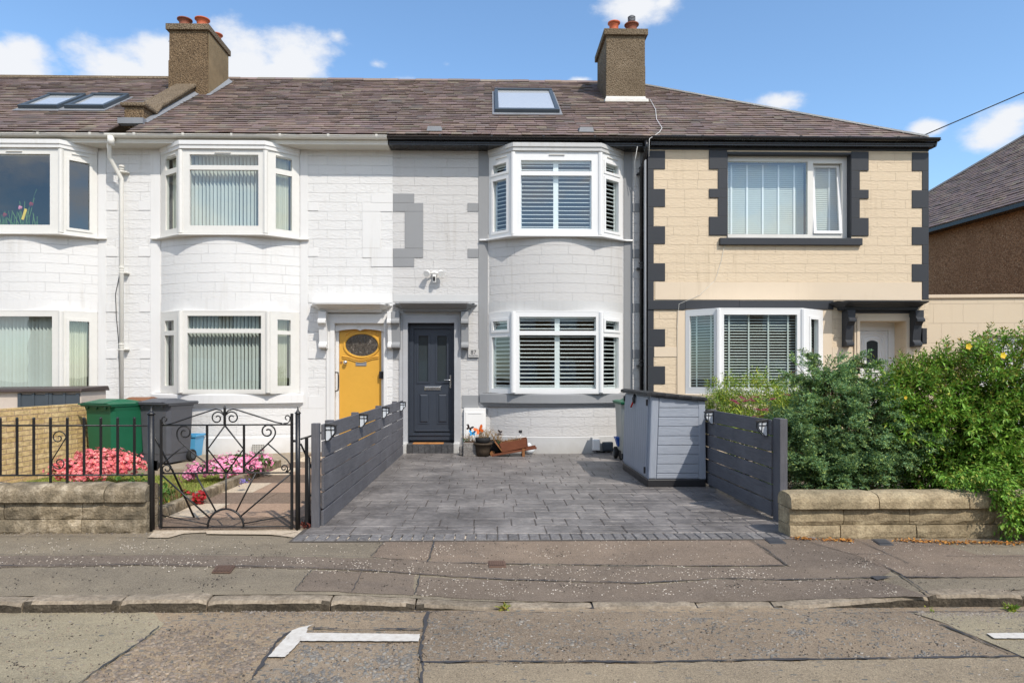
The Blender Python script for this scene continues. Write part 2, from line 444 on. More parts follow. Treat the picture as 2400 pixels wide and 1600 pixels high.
def slate():
    t = NT('roof_slate', .62, .30); g = t.n('ShaderNodeNewGeometry'); r = g.outputs['Random Per Island']
    c = t.ramp(r, [(0, (0.188, 0.132, 0.116)), (.18, (0.294, 0.194, 0.156)), (.36, (0.224, 0.156, 0.146)), (.5, (0.340, 0.245, 0.183)), (.64, (0.233, 0.168, 0.124)), (.78, (0.304, 0.203, 0.186)), (.9, (0.161, 0.135, 0.124)), (1, (0.358, 0.295, 0.204))])
    c = t.mixc(.28, c, (.165, .135, .125)); v = t.ob(); st = t.noise(t.ob((3, 3, 3)), 2.2, 5)
    c = t.mixc(t.math('MULTIPLY', t.ramp(st, [(.45, (0,) * 3), (.75, (1,) * 3)]), .55), c, (.21, .17, .105))       # lichen and grime
    c = t.mixc(t.math('MULTIPLY', t.ramp(t.noise(v, .8, 4), [(.35, (0,) * 3), (.7, (1,) * 3)]), .35), c, (.075, .07, .075))
    return t.out(c, t.bump(t.noise(v, 30, 4), .4, .006), t.math('MULTIPLY_ADD', r, .2, .5))
M['slate'] = slate()
def harl(name, c1, c2, c3, scale=60):
    t = NT(name, .9, .2); v = t.ob(); vo = t.n('ShaderNodeTexVoronoi', {'Vector': v, 'Scale': scale})
    c = t.ramp(vo.outputs['Color'], [(0, c1), (.45, c2), (.8, c2), (1, c3)])
    c = t.mixc(t.math('MULTIPLY', vo.outputs['Distance'], 1.1, clamp=True), c, sc(c1, .6))
    big = t.noise(v, 1.6, 5); c = t.mixc(t.ramp(big, [(.4, (0,) * 3), (.72, (.6,) * 3)]), c, sc(c1, .75))
    return t.out(c, t.bump(t.math('MULTIPLY', vo.outputs['Distance'], -1), .8, .02))
M['harl'] = harl('chimney_harling', (0.125, 0.085, 0.050), (0.300, 0.206, 0.119), (0.550, 0.425, 0.288), 42)
M['harl_grey'] = harl('grey_brown_harling', (0.144, 0.106, 0.066), (0.312, 0.240, 0.162), (0.552, 0.468, 0.360), 42)
M['harl_smooth'] = plain('worn_render', (.25, .18, .10), .9, .35, .2, .5, 6, bd=.01)
M['harl_brown'] = harl('brown_harling', (.34, .18, .09), (.56, .32, .17), (.74, .52, .33), 24)
def wood(name, col, ax=(1, 1, 1), g=.35, scale=3):
    t = NT(name, .72, .3); v = t.ob(ax); r = t.n('ShaderNodeNewGeometry').outputs['Random Per Island']
    n1 = t.noise(v, scale, 6, .6, 1.2); n2 = t.noise(t.ob(), 2.2, 4)
    c = t.ramp(n1, [(.25, sc(col, 1 - g)), (.5, col), (.78, sc(col, 1 + g))])
    c = t.mixc(.5, c, t.ramp(n2, [(.3, sc(col, .7)), (.7, sc(col, 1.3))]))
    c = t.mixc(1.0, c, t.ramp(r, [(0, (.82,) * 3), (1, (1.12,) * 3)]), 'MULTIPLY')
    return t.out(c, t.bump(t.math('ADD', n1, t.noise(v, scale * 9, 3)), .45, .004))
M['fence'] = wood('stained_fence_board', (.128, .127, .138), (22, 1.4, 22), .55)
M['fence_post'] = wood('stained_fence_post', (.118, .117, .128), (22, 22, 1.4), .45)
M['barrow'] = wood('brown_stained_wood', (.17, .055, .025), (2, 20, 20))
M['barrow_pale'] = wood('worn_brown_wood', (.26, .11, .04), (2, 20, 20))
def stone(name, cols, scale=7, bs=.9):
    t = NT(name, .92, .2); v = t.ob(); r = t.n('ShaderNodeNewGeometry').outputs['Random Per Island']
    n1 = t.noise(v, scale, 8, .68); n2 = t.noise(v, scale * .28, 4); n3 = t.noise(v, 60, 3)
    c = t.ramp(n1, [(.28, cols[0]), (.5, cols[1]), (.72, cols[2])])
    c = t.mixc(t.math('MULTIPLY', t.ramp(n2, [(.42, (0,) * 3), (.68, (1,) * 3)]), .65), c, cols[3])
    c = t.mixc(1.0, c, t.ramp(r, [(0, (.8,) * 3), (1, (1.15,) * 3)]), 'MULTIPLY')
    c = t.mixc(1.0, c, t.ramp(n3, [(.3, (.72,) * 3), (.65, (1.1,) * 3)]), 'MULTIPLY')
    return t.out(c, t.bump(t.math('ADD', n1, t.math('MULTIPLY', n3, .35)), bs, .02))
M['stone_left'] = stone('weathered_grey_sandstone', [(0.085, 0.070, 0.047), (0.299, 0.240, 0.159), (0.610, 0.516, 0.378), (0.110, 0.096, 0.071)], 9, 1.2)
M['stone_right'] = stone('weathered_buff_sandstone', [(0.175, 0.136, 0.081), (0.379, 0.300, 0.188), (0.555, 0.458, 0.293), (0.190, 0.157, 0.098)])
M['kerb'] = stone('kerb_whinstone', [(.17, .135, .095), (.30, .245, .18), (.40, .335, .25), (.18, .15, .11)], 14, .8)
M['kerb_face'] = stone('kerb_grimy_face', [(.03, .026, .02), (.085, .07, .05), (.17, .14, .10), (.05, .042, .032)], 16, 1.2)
def ybrick():
    t = NT('yellow_split_block', .9, .2); v = t.uv()
    vv = t.n('ShaderNodeVectorMath', {0: v, 1: t.n('ShaderNodeCombineXYZ', {1: t.math('MULTIPLY_ADD', t.noise(v, 12, 3), .016, -.008)}).outputs[0]}, operation='ADD').outputs[0]
    br = t.n('ShaderNodeTexBrick', {'Vector': vv, 'Color1': (.68, .48, .21, 1), 'Color2': (.80, .60, .31, 1), 'Mortar': (.50, .33, .22, 1), 'Scale': 1, 'Mortar Size': .006, 'Mortar Smooth': .3, 'Brick Width': .28, 'Row Height': .0715}, offset=.5)
    n1 = t.noise(v, 14, 6, .65); c = t.mixc(1.0, br.outputs['Color'], t.ramp(n1, [(.28, (.62, .58, .5)), (.6, (1.12,) * 3)]), 'MULTIPLY')
    return t.out(c, t.bump(t.math('ADD', t.math('MULTIPLY', br.outputs['Fac'], -1.2), n1), 1.0, .016))
M['ybrick'] = ybrick()
def asphalt(name, c1, c2, chips=.0, flake=.0, grain=120, chipcol=(.62, .56, .48)):
    t = NT(name, .9, .25); v = t.ob(); r = t.n('ShaderNodeNewGeometry').outputs['Random Per Island']
    a = t.noise(v, grain, 4, .7); b = t.noise(v, 2.6, 6, .6); e = t.noise(v, 9, 5, .6)
    c = t.ramp(t.math('ADD', t.math('MULTIPLY', a, .45), t.math('ADD', t.math('MULTIPLY', b, .35), t.math('MULTIPLY', e, .2))), [(.36, c1), (.62, c2)])
    c = t.mixc(1.0, c, t.ramp(t.noise(v, grain * 1.6, 2), [(.33, (.6,) * 3), (.5, (1,) * 3)]), 'MULTIPLY')
    c = t.mixc(1.0, c, t.ramp(t.noise(t.ob((.5, 1.3, 1)), 1.1, 5, .6, .8), [(.32, (.80, .80, .82)), (.5, (1,) * 3), (.68, (1.14, 1.12, 1.08))]), 'MULTIPLY')
    vg = t.n('ShaderNodeTexVoronoi', {'Vector': t.ob((1, 1, .1)), 'Scale': 190, 'Randomness': 1}); gv = t.n('ShaderNodeSeparateColor', {0: vg.outputs['Color']}).outputs[0]
    c = t.mixc(t.math('MULTIPLY', t.ramp(gv, [(.45, (0,) * 3), (.95, (1,) * 3)]), .4), c, sc(c2, 1.6))
    h = t.math('ADD', a, t.math('MULTIPLY', vg.outputs['Distance'], -.8))
    if chips:
        vo = t.n('ShaderNodeTexVoronoi', {'Vector': t.ob((1, 1, .1)), 'Scale': 38, 'Randomness': 1})
        size = t.math('LESS_THAN', vo.outputs['Distance'], t.math('MULTIPLY_ADD', t.noise(v, 60, 2), .5, .02))
        s1 = t.n('ShaderNodeSeparateColor', {0: vo.outputs['Color']})
        dens = t.math('MULTIPLY_ADD', t.noise(v, 1.4, 3), chips * 2.3, -chips * .5)
        pick = t.math('LESS_THAN', s1.outputs[0], dens)
        k = t.math('MULTIPLY', size, pick)
        c = t.mixc(k, c, t.mixc(s1.outputs[1], chipcol, sc(chipcol, .72))); h = t.math('ADD', h, t.math('MULTIPLY', k, .5))
    if flake:
        vo = t.n('ShaderNodeTexVoronoi', {'Vector': t.ob((.55, 1.2, .1)), 'Scale': 44, 'Randomness': 1})
        s1 = t.n('ShaderNodeSeparateColor', {0: vo.outputs['Color']})
        dens = t.math('MULTIPLY_ADD', t.noise(v, 1.8, 4), flake * 3.4, -flake * 1.0)
        k = t.math('MULTIPLY', t.math('LESS_THAN', vo.outputs['Distance'], t.math('MULTIPLY_ADD', t.noise(v, 50, 2), .8, .04)), t.math('LESS_THAN', s1.outputs[0], dens))
        c = t.mixc(k, c, t.mixc(s1.outputs[1], (.30, .25, .19), (.115, .12, .11))); h = t.math('ADD', h, t.math('MULTIPLY', k, .9))
    return t.out(c, t.bump(h, .7, .006))
M['road_a'] = asphalt('road_brown', (0.202, 0.152, 0.102), (0.358, 0.275, 0.183), 0, .55)
M['road_b'] = asphalt('road_grey_left', (0.210, 0.177, 0.119), (0.366, 0.311, 0.208), 0, .1)
M['road_c'] = asphalt('road_blue_chips', (0.202, 0.156, 0.106), (0.343, 0.268, 0.188), .25, .45, chipcol=(0.366, 0.365, 0.315))
M['road_d'] = asphalt('road_right', (0.177, 0.133, 0.092), (0.306, 0.238, 0.164), .05, .35)
M['road_e'] = asphalt('road_plain', (0.210, 0.166, 0.114), (0.351, 0.282, 0.190), .03, .1)
M['pave_a'] = asphalt('pavement_grey', (0.166, 0.136, 0.098), (0.277, 0.232, 0.164), .0)
M['pave_b'] = asphalt('pavement_brown_chips', (0.129, 0.100, 0.075), (0.214, 0.169, 0.129), .0)
M['pave_c'] = asphalt('pavement_pink_chips', (0.152, 0.116, 0.085), (0.264, 0.201, 0.148), .0)
M['concrete'] = stone('pale_concrete', [(.34, .27, .19), (.50, .41, .30), (.62, .53, .41), (.40, .32, .23)], 9, .4)
M['concrete_path'] = stone('grey_path_concrete', [(.24, .19, .135), (.36, .295, .215), (.45, .38, .29), (.28, .23, .17)], 9, .3)
M['slab_pink'] = stone('pink_slab', [(.31, .205, .14), (.385, .265, .185), (.45, .32, .23), (.34, .235, .165)], 20, .3)
M['slab_dark'] = stone('dark_slab', [(.135, .095, .068), (.20, .145, .105), (.27, .20, .15), (.15, .11, .08)], 30, .4)
M['slab_pale'] = stone('pale_slab', [(.46, .37, .26), (.56, .46, .34), (.64, .54, .41), (.5, .41, .29)], 12, .2)
M['soil'] = stone('dry_soil', [(.09, .055, .035), (.16, .10, .07), (.25, .17, .13), (.12, .08, .055)], 40, 1)
M['gravel'] = harl('pale_gravel', (.20, .15, .11), (.42, .35, .28), (.62, .55, .47), 26)
M['ground'] = plain('ground_earth', (.13, .11, .07), .95, .3, .1, .3, 3)
M['line'] = None
def line_paint():
    t = NT('worn_road_paint', .8, .3); v = t.ob(); n = t.noise(v, 26, 6, .7)
    c = t.ramp(n, [(.30, (.26, .22, .18)), (.37, (.52, .48, .42)), (.7, (.64, .61, .55))])
    return t.out(c, t.bump(n, .4, .004))
M['line'] = line_paint()
def stamp():
    t = NT('imprinted_concrete', .55, .35); v = t.ob(); r = t.n('ShaderNodeNewGeometry').outputs['Random Per Island']
    n1 = t.noise(v, 1.3, 7, .66); n2 = t.noise(v, 14, 6, .65, .8); n3 = t.noise(t.ob((.6, 2.2, 1)), 12, 5, .6, 1.5)
    c = t.ramp(n1, [(.32, (.085, .077, .073)), (.5, (.155, .142, .135)), (.68, (.265, .242, .224))])
    c = t.mixc(1.0, c, t.ramp(n2, [(.3, (.66,) * 3), (.68, (1.26,) * 3)]), 'MULTIPLY')
    c = t.mixc(1.0, c, t.ramp(r, [(0, (.95,) * 3), (1, (1.05,) * 3)]), 'MULTIPLY')
    c = t.mixc(t.math('MULTIPLY', t.ramp(n3, [(.55, (0,) * 3), (.70, (1,) * 3)]), .5), c, (.38, .34, .31))
    return t.out(c, t.bump(t.math('ADD', n2, n3), .5, .010), t.math('MULTIPLY_ADD', n2, .3, .28))
M['stamp'] = stamp()
M['stamp_joint'] = plain('driveway_joint', (.10, .088, .078), .85, .5, .2, .4, 5)
M['stamp_edge'] = stone('driveway_edge', [(0.112, 0.105, 0.103), (0.188, 0.178, 0.173), (0.300, 0.283, 0.262), (0.150, 0.143, 0.138)], 16, .5)
def leaf(name, cols, rough=.5, tr=.25):
    t = NT(name, rough, .4); r = t.n('ShaderNodeNewGeometry').outputs['Random Per Island']
    v = t.ob(); big = t.noise(v, 2.5, 3)
    k = len(cols) - 1
    c = t.ramp(r, [(i / k, cc) for i, cc in enumerate(cols)])
    c = t.mixc(1.0, c, t.ramp(big, [(.3, (.78,) * 3), (.7, (1.2,) * 3)]), 'MULTIPLY')
    t.out(c)
    if tr:
        o = t.t.nodes['Material Output']; tl = t.n('ShaderNodeBsdfTranslucent', {0: c}); mx = t.n('ShaderNodeMixShader', {0: tr, 1: t.b.outputs[0], 2: tl.outputs[0]})
        t.t.links.new(mx.outputs[0], o.inputs[0])
    return t.m
M['leaf_big'] = leaf('rose_of_sharon_leaf', [(0.084, 0.208, 0.026), (0.133, 0.299, 0.034), (0.196, 0.377, 0.043), (0.280, 0.455, 0.060), (0.126, 0.260, 0.036), (0.420, 0.429, 0.072)])
M['leaf_tip'] = leaf('young_leaf', [(.22, .26, .04), (.30, .28, .05), (.16, .24, .035), (.36, .20, .05)])
M['leaf_juniper'] = leaf('juniper_needles', [(0.112, 0.225, 0.108), (0.152, 0.290, 0.144), (0.224, 0.377, 0.168), (0.144, 0.261, 0.096), (0.480, 0.609, 0.168), (0.192, 0.319, 0.156)], .6, .35)
M['leaf_hebe'] = leaf('hebe_leaf', [(0.115, 0.230, 0.033), (0.196, 0.333, 0.050), (0.322, 0.425, 0.061), (0.517, 0.529, 0.066), (0.081, 0.161, 0.028)])
M['leaf_low'] = leaf('garden_leaf', [(.05, .13, .02), (.08, .19, .03), (.13, .24, .05)])
M['grass'] = leaf('lawn_blade', [(0.149, 0.228, 0.030), (0.234, 0.309, 0.050), (0.361, 0.390, 0.089), (0.489, 0.484, 0.129), (0.191, 0.282, 0.040)], .7)
M['twig'] = plain('twig_bark', (.09, .05, .03), .9, .3, .2, .3)
M['dead'] = leaf('dry_stem', [(.30, .17, .06), (.42, .28, .12), (.22, .12, .05), (.50, .36, .2)], .8)
M['petal_coral'] = leaf('coral_petal', [(.72, .12, .13), (.85, .25, .22), (.80, .16, .20), (.88, .45, .36), (.75, .10, .18)], .6)
M['petal_pink'] = leaf('pink_petal', [(.75, .18, .36), (.85, .35, .50), (.80, .26, .44), (.9, .55, .66), (.70, .12, .32)], .6)
M['petal_magenta'] = leaf('magenta_petal', [(.42, .03, .14), (.55, .07, .22), (.62, .16, .28)], .6)
M['petal_red'] = leaf('dark_red_petal', [(.22, .006, .012), (.36, .012, .015), (.48, .03, .03)], .6)
M['petal_yellow'] = leaf('yellow_petal', [(.80, .52, .02), (.85, .65, .05), (.75, .42, .02)], .6)
M['leaf_fallen'] = leaf('fallen_leaf', [(.40, .14, .03), (.55, .27, .05), (.28, .10, .03)], .8, 0)
M['petal_violet'] = leaf('violet_petal', [(.20, .16, .42), (.28, .22, .5)], .6)
# ------------------------------------------------------------ windows
def win_face(fr_mb, pane_list, bl, A, B, z0, z1, panes, kind, fw=.0, dep=.07, sash=(), vents=(), glassn=-.03):
    """one flat face of a window between plan points A and B; panes as (s0,s1,za,zb) in metres"""
    f, w = plane_frame(A, B)
    fr_mb.holes(f, 0, w, z0, z1, panes, 0, -dep)
    for i, (a, b, c, d) in enumerate(panes):
        g = MB(); g.quad(*[(A[0] + f[1][0] * q + f[2][0] * glassn, A[1] + f[1][1] * q + f[2][1] * glassn, zz) for q, zz in ((a - .008, c - .008), (b + .008, c - .008), (b + .008, d + .008), (a - .008, d + .008))]); pane_list.append(g)
        if i in sash:
            fr_mb.holes(f, a - .042, b + .042, c - .042, d + .042, [(a + .004, b - .004, c + .004, d - .004)], .014, .0005, back=False)
    for (a, b, z) in vents:
        bl.setdefault('vent', MB()).fbox(f, a, b, .001, .02, z - .008, z + .008)
    if not panes: return
    a, b = min(p[0] for p in panes), max(p[1] for p in panes); c, d = min(p[2] for p in panes), max(p[3] for p in panes)
    K = bl.setdefault(kind, MB())
    if kind == 'vertical':
        s = a - .01; i = 0
        while s < b:
            ang = R(-52 + random.uniform(-7, 7)); h = .030
            c1, s1 = math.cos(ang) * h, math.sin(ang) * h
            P = lambda q, n, z: (f[0][0] + f[1][0] * q + f[2][0] * n, f[0][1] + f[1][1] * q + f[2][1] * n, z)
            K.quad(P(s - c1, -.16 - s1, c - .02), P(s + c1, -.16 + s1, c - .02), P(s + c1, -.16 + s1, d + .03), P(s - c1, -.16 - s1, d + .03))
            s += .066
    elif kind == 'venetian' or kind == 'venetian_shut':
        z = c; st = .05 if kind == 'venetian' else .036
        while z < d:
            t = .010 if kind == 'venetian' else .0175
            P = lambda q, n, zz: (f[0][0] + f[1][0] * q + f[2][0] * n, f[0][1] + f[1][1] * q + f[2][1] * n, zz)
            e = .019 if kind == 'venetian' else .006
            K.quad(P(a - .02, -.12 + e, z - t), P(b + .02, -.12 + e, z - t), P(b + .02, -.12 - e, z + t), P(a - .02, -.12 - e, z + t))
            z += st
        T = bl.setdefault('tape', MB()); nt = max(2, int(round((b - a) / .33)))
        for i in range(nt):
            q = a + (b - a) * (i + .35) / (nt - .3); T.fbox(f, q - .014, q + .014, -.096, -.093, c, d + .02)
    elif kind == 'shutter':
        np_ = 2 if (b - a) > .8 else 1
        for i in range(np_):
            p0, p1 = a - .03 + (b - a + .06) * i / np_, a - .03 + (b - a + .06) * (i + 1) / np_
            fs = .045
            K.holes(f, p0, p1, c - .05, d + .06, [(p0 + fs, p1 - fs, c + .03, d - .035)], -.085, -.11)
            z = c + .05
            while z < d - .04:
                P = lambda q, n, zz: (f[0][0] + f[1][0] * q + f[2][0] * n, f[0][1] + f[1][1] * q + f[2][1] * n, zz)
                for s_, e_ in ((.004, 0),):
                    v = [P(p0 + fs, -.07, z - .004), P(p1 - fs, -.07, z - .004), P(p1 - fs, -.125, z + .006), P(p0 + fs, -.125, z + .006)]
                    v2 = [(x, y, zz + .009) for x, y, zz in v]
                    K.add(v + v2, [(0, 3, 2, 1), (4, 5, 6, 7), (0, 1, 5, 4), (1, 2, 6, 5), (2, 3, 7, 6), (3, 0, 4, 7)])
                z += .073
    elif kind == 'net':
        n = 40; P = lambda q, nn, z: (f[0][0] + f[1][0] * q + f[2][0] * nn, f[0][1] + f[1][1] * q + f[2][1] * nn, z)
        for i in range(n):
            q0, q1 = a + (b - a) * i / n, a + (b - a) * (i + 1) / n
            K.quad(P(q0, -.15 + .02 * math.sin(i * 1.7), c - .02), P(q1, -.15 + .02 * math.sin((i + 1) * 1.7), c - .02), P(q1, -.15 + .02 * math.sin((i + 1) * 1.7), d + .02), P(q0, -.15 + .02 * math.sin(i * 1.7), d + .02))
BLM = {'vertical': ('vertical_blind', 'blind_pale'), 'venetian': ('venetian_blind', 'blind_pale'), 'venetian_shut': ('venetian_blind', 'blind_pale'), 'tape': ('blind_tape', 'blind_pale'),
       'shutter': ('shutter', 'shutter'), 'net': ('net_curtain', 'blind_cream'), 'vent': ('trickle_vent', 'cream')}
def finish_window(wname, fr_mb, panes, bl, house, mat, label=None):
    w = fr_mb.build(wname, mat, house, fix=True)
    if label: w['label'] = label
    for p in panes: p.build('pane', M['glass'], w, fix=False)
    for k, mb in bl.items():
        if mb.v: nm, mt = BLM[k]; mb.build(nm, M[mt], w, fix=(k in ('tape', 'shutter', 'vent')))
    return w
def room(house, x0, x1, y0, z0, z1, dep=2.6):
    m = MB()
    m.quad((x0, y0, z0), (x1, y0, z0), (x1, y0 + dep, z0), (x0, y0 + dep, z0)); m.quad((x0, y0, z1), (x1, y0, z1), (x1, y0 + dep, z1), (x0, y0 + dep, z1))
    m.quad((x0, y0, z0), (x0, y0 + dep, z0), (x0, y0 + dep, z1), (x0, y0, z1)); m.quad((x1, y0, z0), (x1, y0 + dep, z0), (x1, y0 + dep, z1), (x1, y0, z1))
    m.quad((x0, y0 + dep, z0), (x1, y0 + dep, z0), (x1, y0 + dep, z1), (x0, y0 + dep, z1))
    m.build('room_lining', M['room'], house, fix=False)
def arc(xl, xr, yw, sag, n=22):
    c = (xr - xl) / 2; r = (c * c + sag * sag) / (2 * sag); cx = (xl + xr) / 2; cy = yw - sag + r
    a0 = math.asin(c / r)
    return [(cx + r * math.sin(-a0 + 2 * a0 * i / n), cy - r * math.cos(-a0 + 2 * a0 * i / n)) for i in range(n + 1)]
XW = lambda u: WX(u, YW)
XB = lambda u: WX(u, YB)
def bay(house, xl, xr, cl, cr, yw, yb, zt, zb, centre, left, right, kinds, mat, name='bay_window', vents=True, sash=((), (), ()), label=None, cfl=0.035):
    """canted bay window; centre/left/right are pane lists, centre in metres from cl, sides as fractions of the face"""
    fm, pl, bl = MB(), [], {}
    yo = yw - .015
    LA, LB, RA, RB = (xl, yo), (cl, yb), (cr, yb), (xr, yo)
    lw = math.hypot(cl - xl, yo - yb); rw = math.hypot(xr - cr, yo - yb)
    vz = zt - .045
    win_face(fm, pl, bl, LB, RA, zb, zt, [(a - cl, b - cl, c, d) for a, b, c, d in centre], kinds[1], sash=sash[1], vents=[((cr - cl) / 2 - .14, (cr - cl) / 2 + .14, vz)] if vents else ())
    win_face(fm, pl, bl, LA, LB, zb, zt, [(a * lw, b * lw, c, d) for a, b, c, d in left], kinds[0], sash=sash[0], vents=[(lw * .3, lw * .75, vz)] if vents else ())
    win_face(fm, pl, bl, RA, RB, zb, zt, [(a * rw, b * rw, c, d) for a, b, c, d in right], kinds[2], sash=sash[2], vents=[(rw * .3, rw * .75, vz)] if vents else ())
    for c in (LB, RA):           # corner posts
        fm.tube([(c[0], c[1] + .012, zb + .002), (c[0], c[1] + .012, zt - .002)], .045, 8, smooth=False)
    # head and cill boards of the window
    fm.add([(p[0], p[1], z) for z in (zt - .003, zt + .02) for p in (LA, LB, RA, RB)], [(3, 2, 1, 0), (4, 5, 6, 7), (0, 1, 5, 4), (1, 2, 6, 5), (2, 3, 7, 6), (3, 0, 4, 7)])
    fm.add([(p[0], p[1] , z) for z in (zb - .02, zb + .003) for p in (LA, LB, RA, RB)], [(3, 2, 1, 0), (4, 5, 6, 7), (0, 1, 5, 4), (1, 2, 6, 5), (2, 3, 7, 6), (3, 0, 4, 7)])
    return finish_window(name, fm, pl, bl, house, mat, label)
ZS = 5.53                                   # soffit
ZUB, ZUT, ZLT, ZLB = 3.916, 5.385, 2.53, 1.093
SAG = YW - YB - .01
def bay_masonry(house, xl, xr, cl, cr, mb_mat, band_mat, sill_mat, plinth_mat, head_mat, low_mat, yw=YW):
    P = arc(xl, xr, yw, SAG)
    m = MB(); m.sweep(P, [(0, 2.735), (0, 3.885)]); m.build('bay_apron', M['grey_apron'] if mb_mat == M['grey_block'] else M['white_apron'], house, fix=False)
    m = MB(); m.sweep(P, [(.006, ZLT + .02), (.006, 2.735)]); m.add([(x, y, ZLT + .021) for x, y in P], [list(range(len(P)))]); m.build('bay_lintel_band', band_mat, house, fix=False)
    poly = [(xl - .17, yw - .005), (xl - .02, yw - .02), (cl, yw - SAG - .01), (cr, yw - SAG - .01), (xr + .02, yw - .02), (xr + .17, yw - .005)]
    m = MB(); m.sweep(poly, [(0, 3.872), (.05, 3.872), (.055, 3.885), (.05, 3.9), (0, 3.905)]); m.add([(x, y, 3.873) for x, y in poly], [list(range(6))]); m.build('window_sill', M['upvc'] if head_mat != M['white_flat'] else M['cream'], house)
    hp = [(xl - .0, yw - .01), (cl, yw - SAG - .035), (cr, yw - SAG - .035), (xr + .0, yw - .01)]
    m = MB(); m.sweep(hp, [(-.02, ZUT + .018), (.012, ZUT + .018), (.012, ZUT + .07), (.03, ZUT + .085), (.03, ZS + .01)]); m.build('bay_head', head_mat, house, fix=False)
    P2 = arc(xl - .14, xr + .06, yw, SAG)
    m = MB(); m.sweep(P2, [(-.05, 1.085), (.05, 1.065), (.055, 1.05), (.055, .905), (.02, .895), (.02, .875), (-.01, .86), (-.01, .842), (-.03, .826), (-.06, .82)])
    m.add([(x, y, 1.083) for x, y in P2], [list(range(len(P2)))]); m.build('bay_sill', sill_mat, house, fix=False)
    P3 = arc(xl + .02, xr - .02, yw, SAG - .03)
    m = MB(); m.sweep(P3, [(0, .30), (0, .83)]); m.build('bay_base', low_mat, house, fix=False)
    m = MB(); m.sweep(P3, [(.03, -.12), (.03, .29), (0, .303)]); m.build('bay_plinth', plinth_mat, house, fix=False)
def trims(house, name, mat, rects, Y, proud=.011, bevel=.004):
    m = MB()
    for (u0, u1, v0, v1) in rects:
        x0, x1 = WX(u0, Y), WX(u1, Y); z1, z0 = WZ(v0, Y, (u0 + u1) / 2), WZ(v1, Y, (u0 + u1) / 2)
        m.box(x0, x1, Y - proud, Y + .015, z0, z1)
    return m.build(name, mat, house, bevel=bevel)
def corbel(house, x0, x1, zt, zb, mat, Y=YW, k=1.0):
    h = zt - zb
    prof = [(0, 0), (.20, 0), (.20, -.20), (.235, -.25), (.235, -.315), (.19, -.33), (.17, -.37), (.15, -.42), (.115, -.82), (.135, -.86), (.165, -.90), (.165, -.965), (.12, -1.0), (0, -1.0)]
    m = MB(); m.prism([(x0, Y - a * k, zt + b * h) for a, b in prof], (x1 - x0, 0, 0)); m.build('corbel', mat, house, bevel=.004)
def hood(house, x0, x1, z0, z1, mat, Y=YW, proj=.3):
    i = .20; p0 = [(x0 + i, Y + .0), (x0 + i, Y - proj + i), (x1 - i, Y - proj + i), (x1 - i, Y + .0)]; h = z1 - z0
    prof = [(-.06, z0), (.0, z0), (.0, z0 + .10 * h), (.02, z0 + .12 * h), (.02, z0 + .30 * h), (.045, z0 + .36 * h), (.10, z0 + .52 * h), (.11, z0 + .62 * h), (.16, z0 + .70 * h), (.19, z0 + .80 * h), (.20, z0 + .86 * h), (.20, z0 + .96 * h), (.17, z1), (-.05, z1 + .02)]
    m = MB(); m.sweep(p0, prof, caps=False)
    m.quad((x0 + .05, Y, z1 + .012), (x1 - .05, Y, z1 + .012), (x1 - .05, Y - proj + .08, z1 + .002), (x0 + .05, Y - proj + .08, z1 + .002))
    m.quad((x0 + i, Y, z0 + .004), (x1 - i, Y, z0 + .004), (x1 - i, Y - proj + i, z0 + .004), (x0 + i, Y - proj + i, z0 + .004))
    m.build('door_hood', mat, house, fix=False)
def downpipe(house, pts, mat, r=.035, collars=()):
    m = MB(); m.tube(pts, r, 12)
    for z in collars:
        p = pts[-1]
        for zz, rr, hh in ((z, r + .012, .03), (z - .05, r + .009, .02), (z - .09, r + .006, .03)):
            m.tube([(p[0], p[1], zz - hh / 2), (p[0], p[1], zz + hh / 2)], rr, 12, smooth=False)
        m.box(p[0] - .07, p[0] + .085, p[1] + .01, YW - .0, z - .10, z - .08)
    return m.build('downpipe', mat, house)
def gutter(house, x0, x1, yf, zt, mat, fmat, joints, fascia=(.20,), soff_y=YW, nm='gutter'):
    """half-round gutter with brackets, fascia moulding and soffit"""
    prof = [(math.sin(a) * .058 + .062, zt - .058 + math.cos(a) * -.058 + .0) for a in [R(-90 + 18 * i) for i in range(11)]]
    prof = [(p[0], zt - .012 - .055 * math.cos(R(-90 + 18 * i))) for i, p in enumerate(prof)]
    inner = [(o * .92 + .005, z + .006) for o, z in prof[::-1]]
    m = MB(); m.sweep([(x0, yf), (x1, yf)], prof + inner + [prof[0]])
    for j in joints:
        m.sweep([(j - .02, yf), (j + .02, yf)], [(o * 1.06 - .003, z - .004) for o, z in prof] + [(prof[-1][0] + .006, zt + .004), (prof[0][0], zt + .004)])
    g = m.build(nm, mat, house, fix=False)
    for p in g.data.polygons: p.use_smooth = False
    m = MB(); m.sweep([(x0, yf), (x1, yf)], [(-.03, ZS - .0), (.0, ZS), (.0, ZS + .02), (.012, ZS + .03), (.012, ZS + .075), (.0, ZS + .09), (-.004, zt - .01), (-.03, zt - .01)])
    m.build('fascia', fmat, house, fix=False)
    m = MB(); m.box(x0, x1, yf + .03, soff_y + .02, ZS + .001, ZS + .02); m.build('soffit', M['soffit'] if fmat != M['gutter_black'] else M['gutter_black'], house)
COS, SIN = math.cos(math.atan(MR)), math.sin(math.atan(MR))
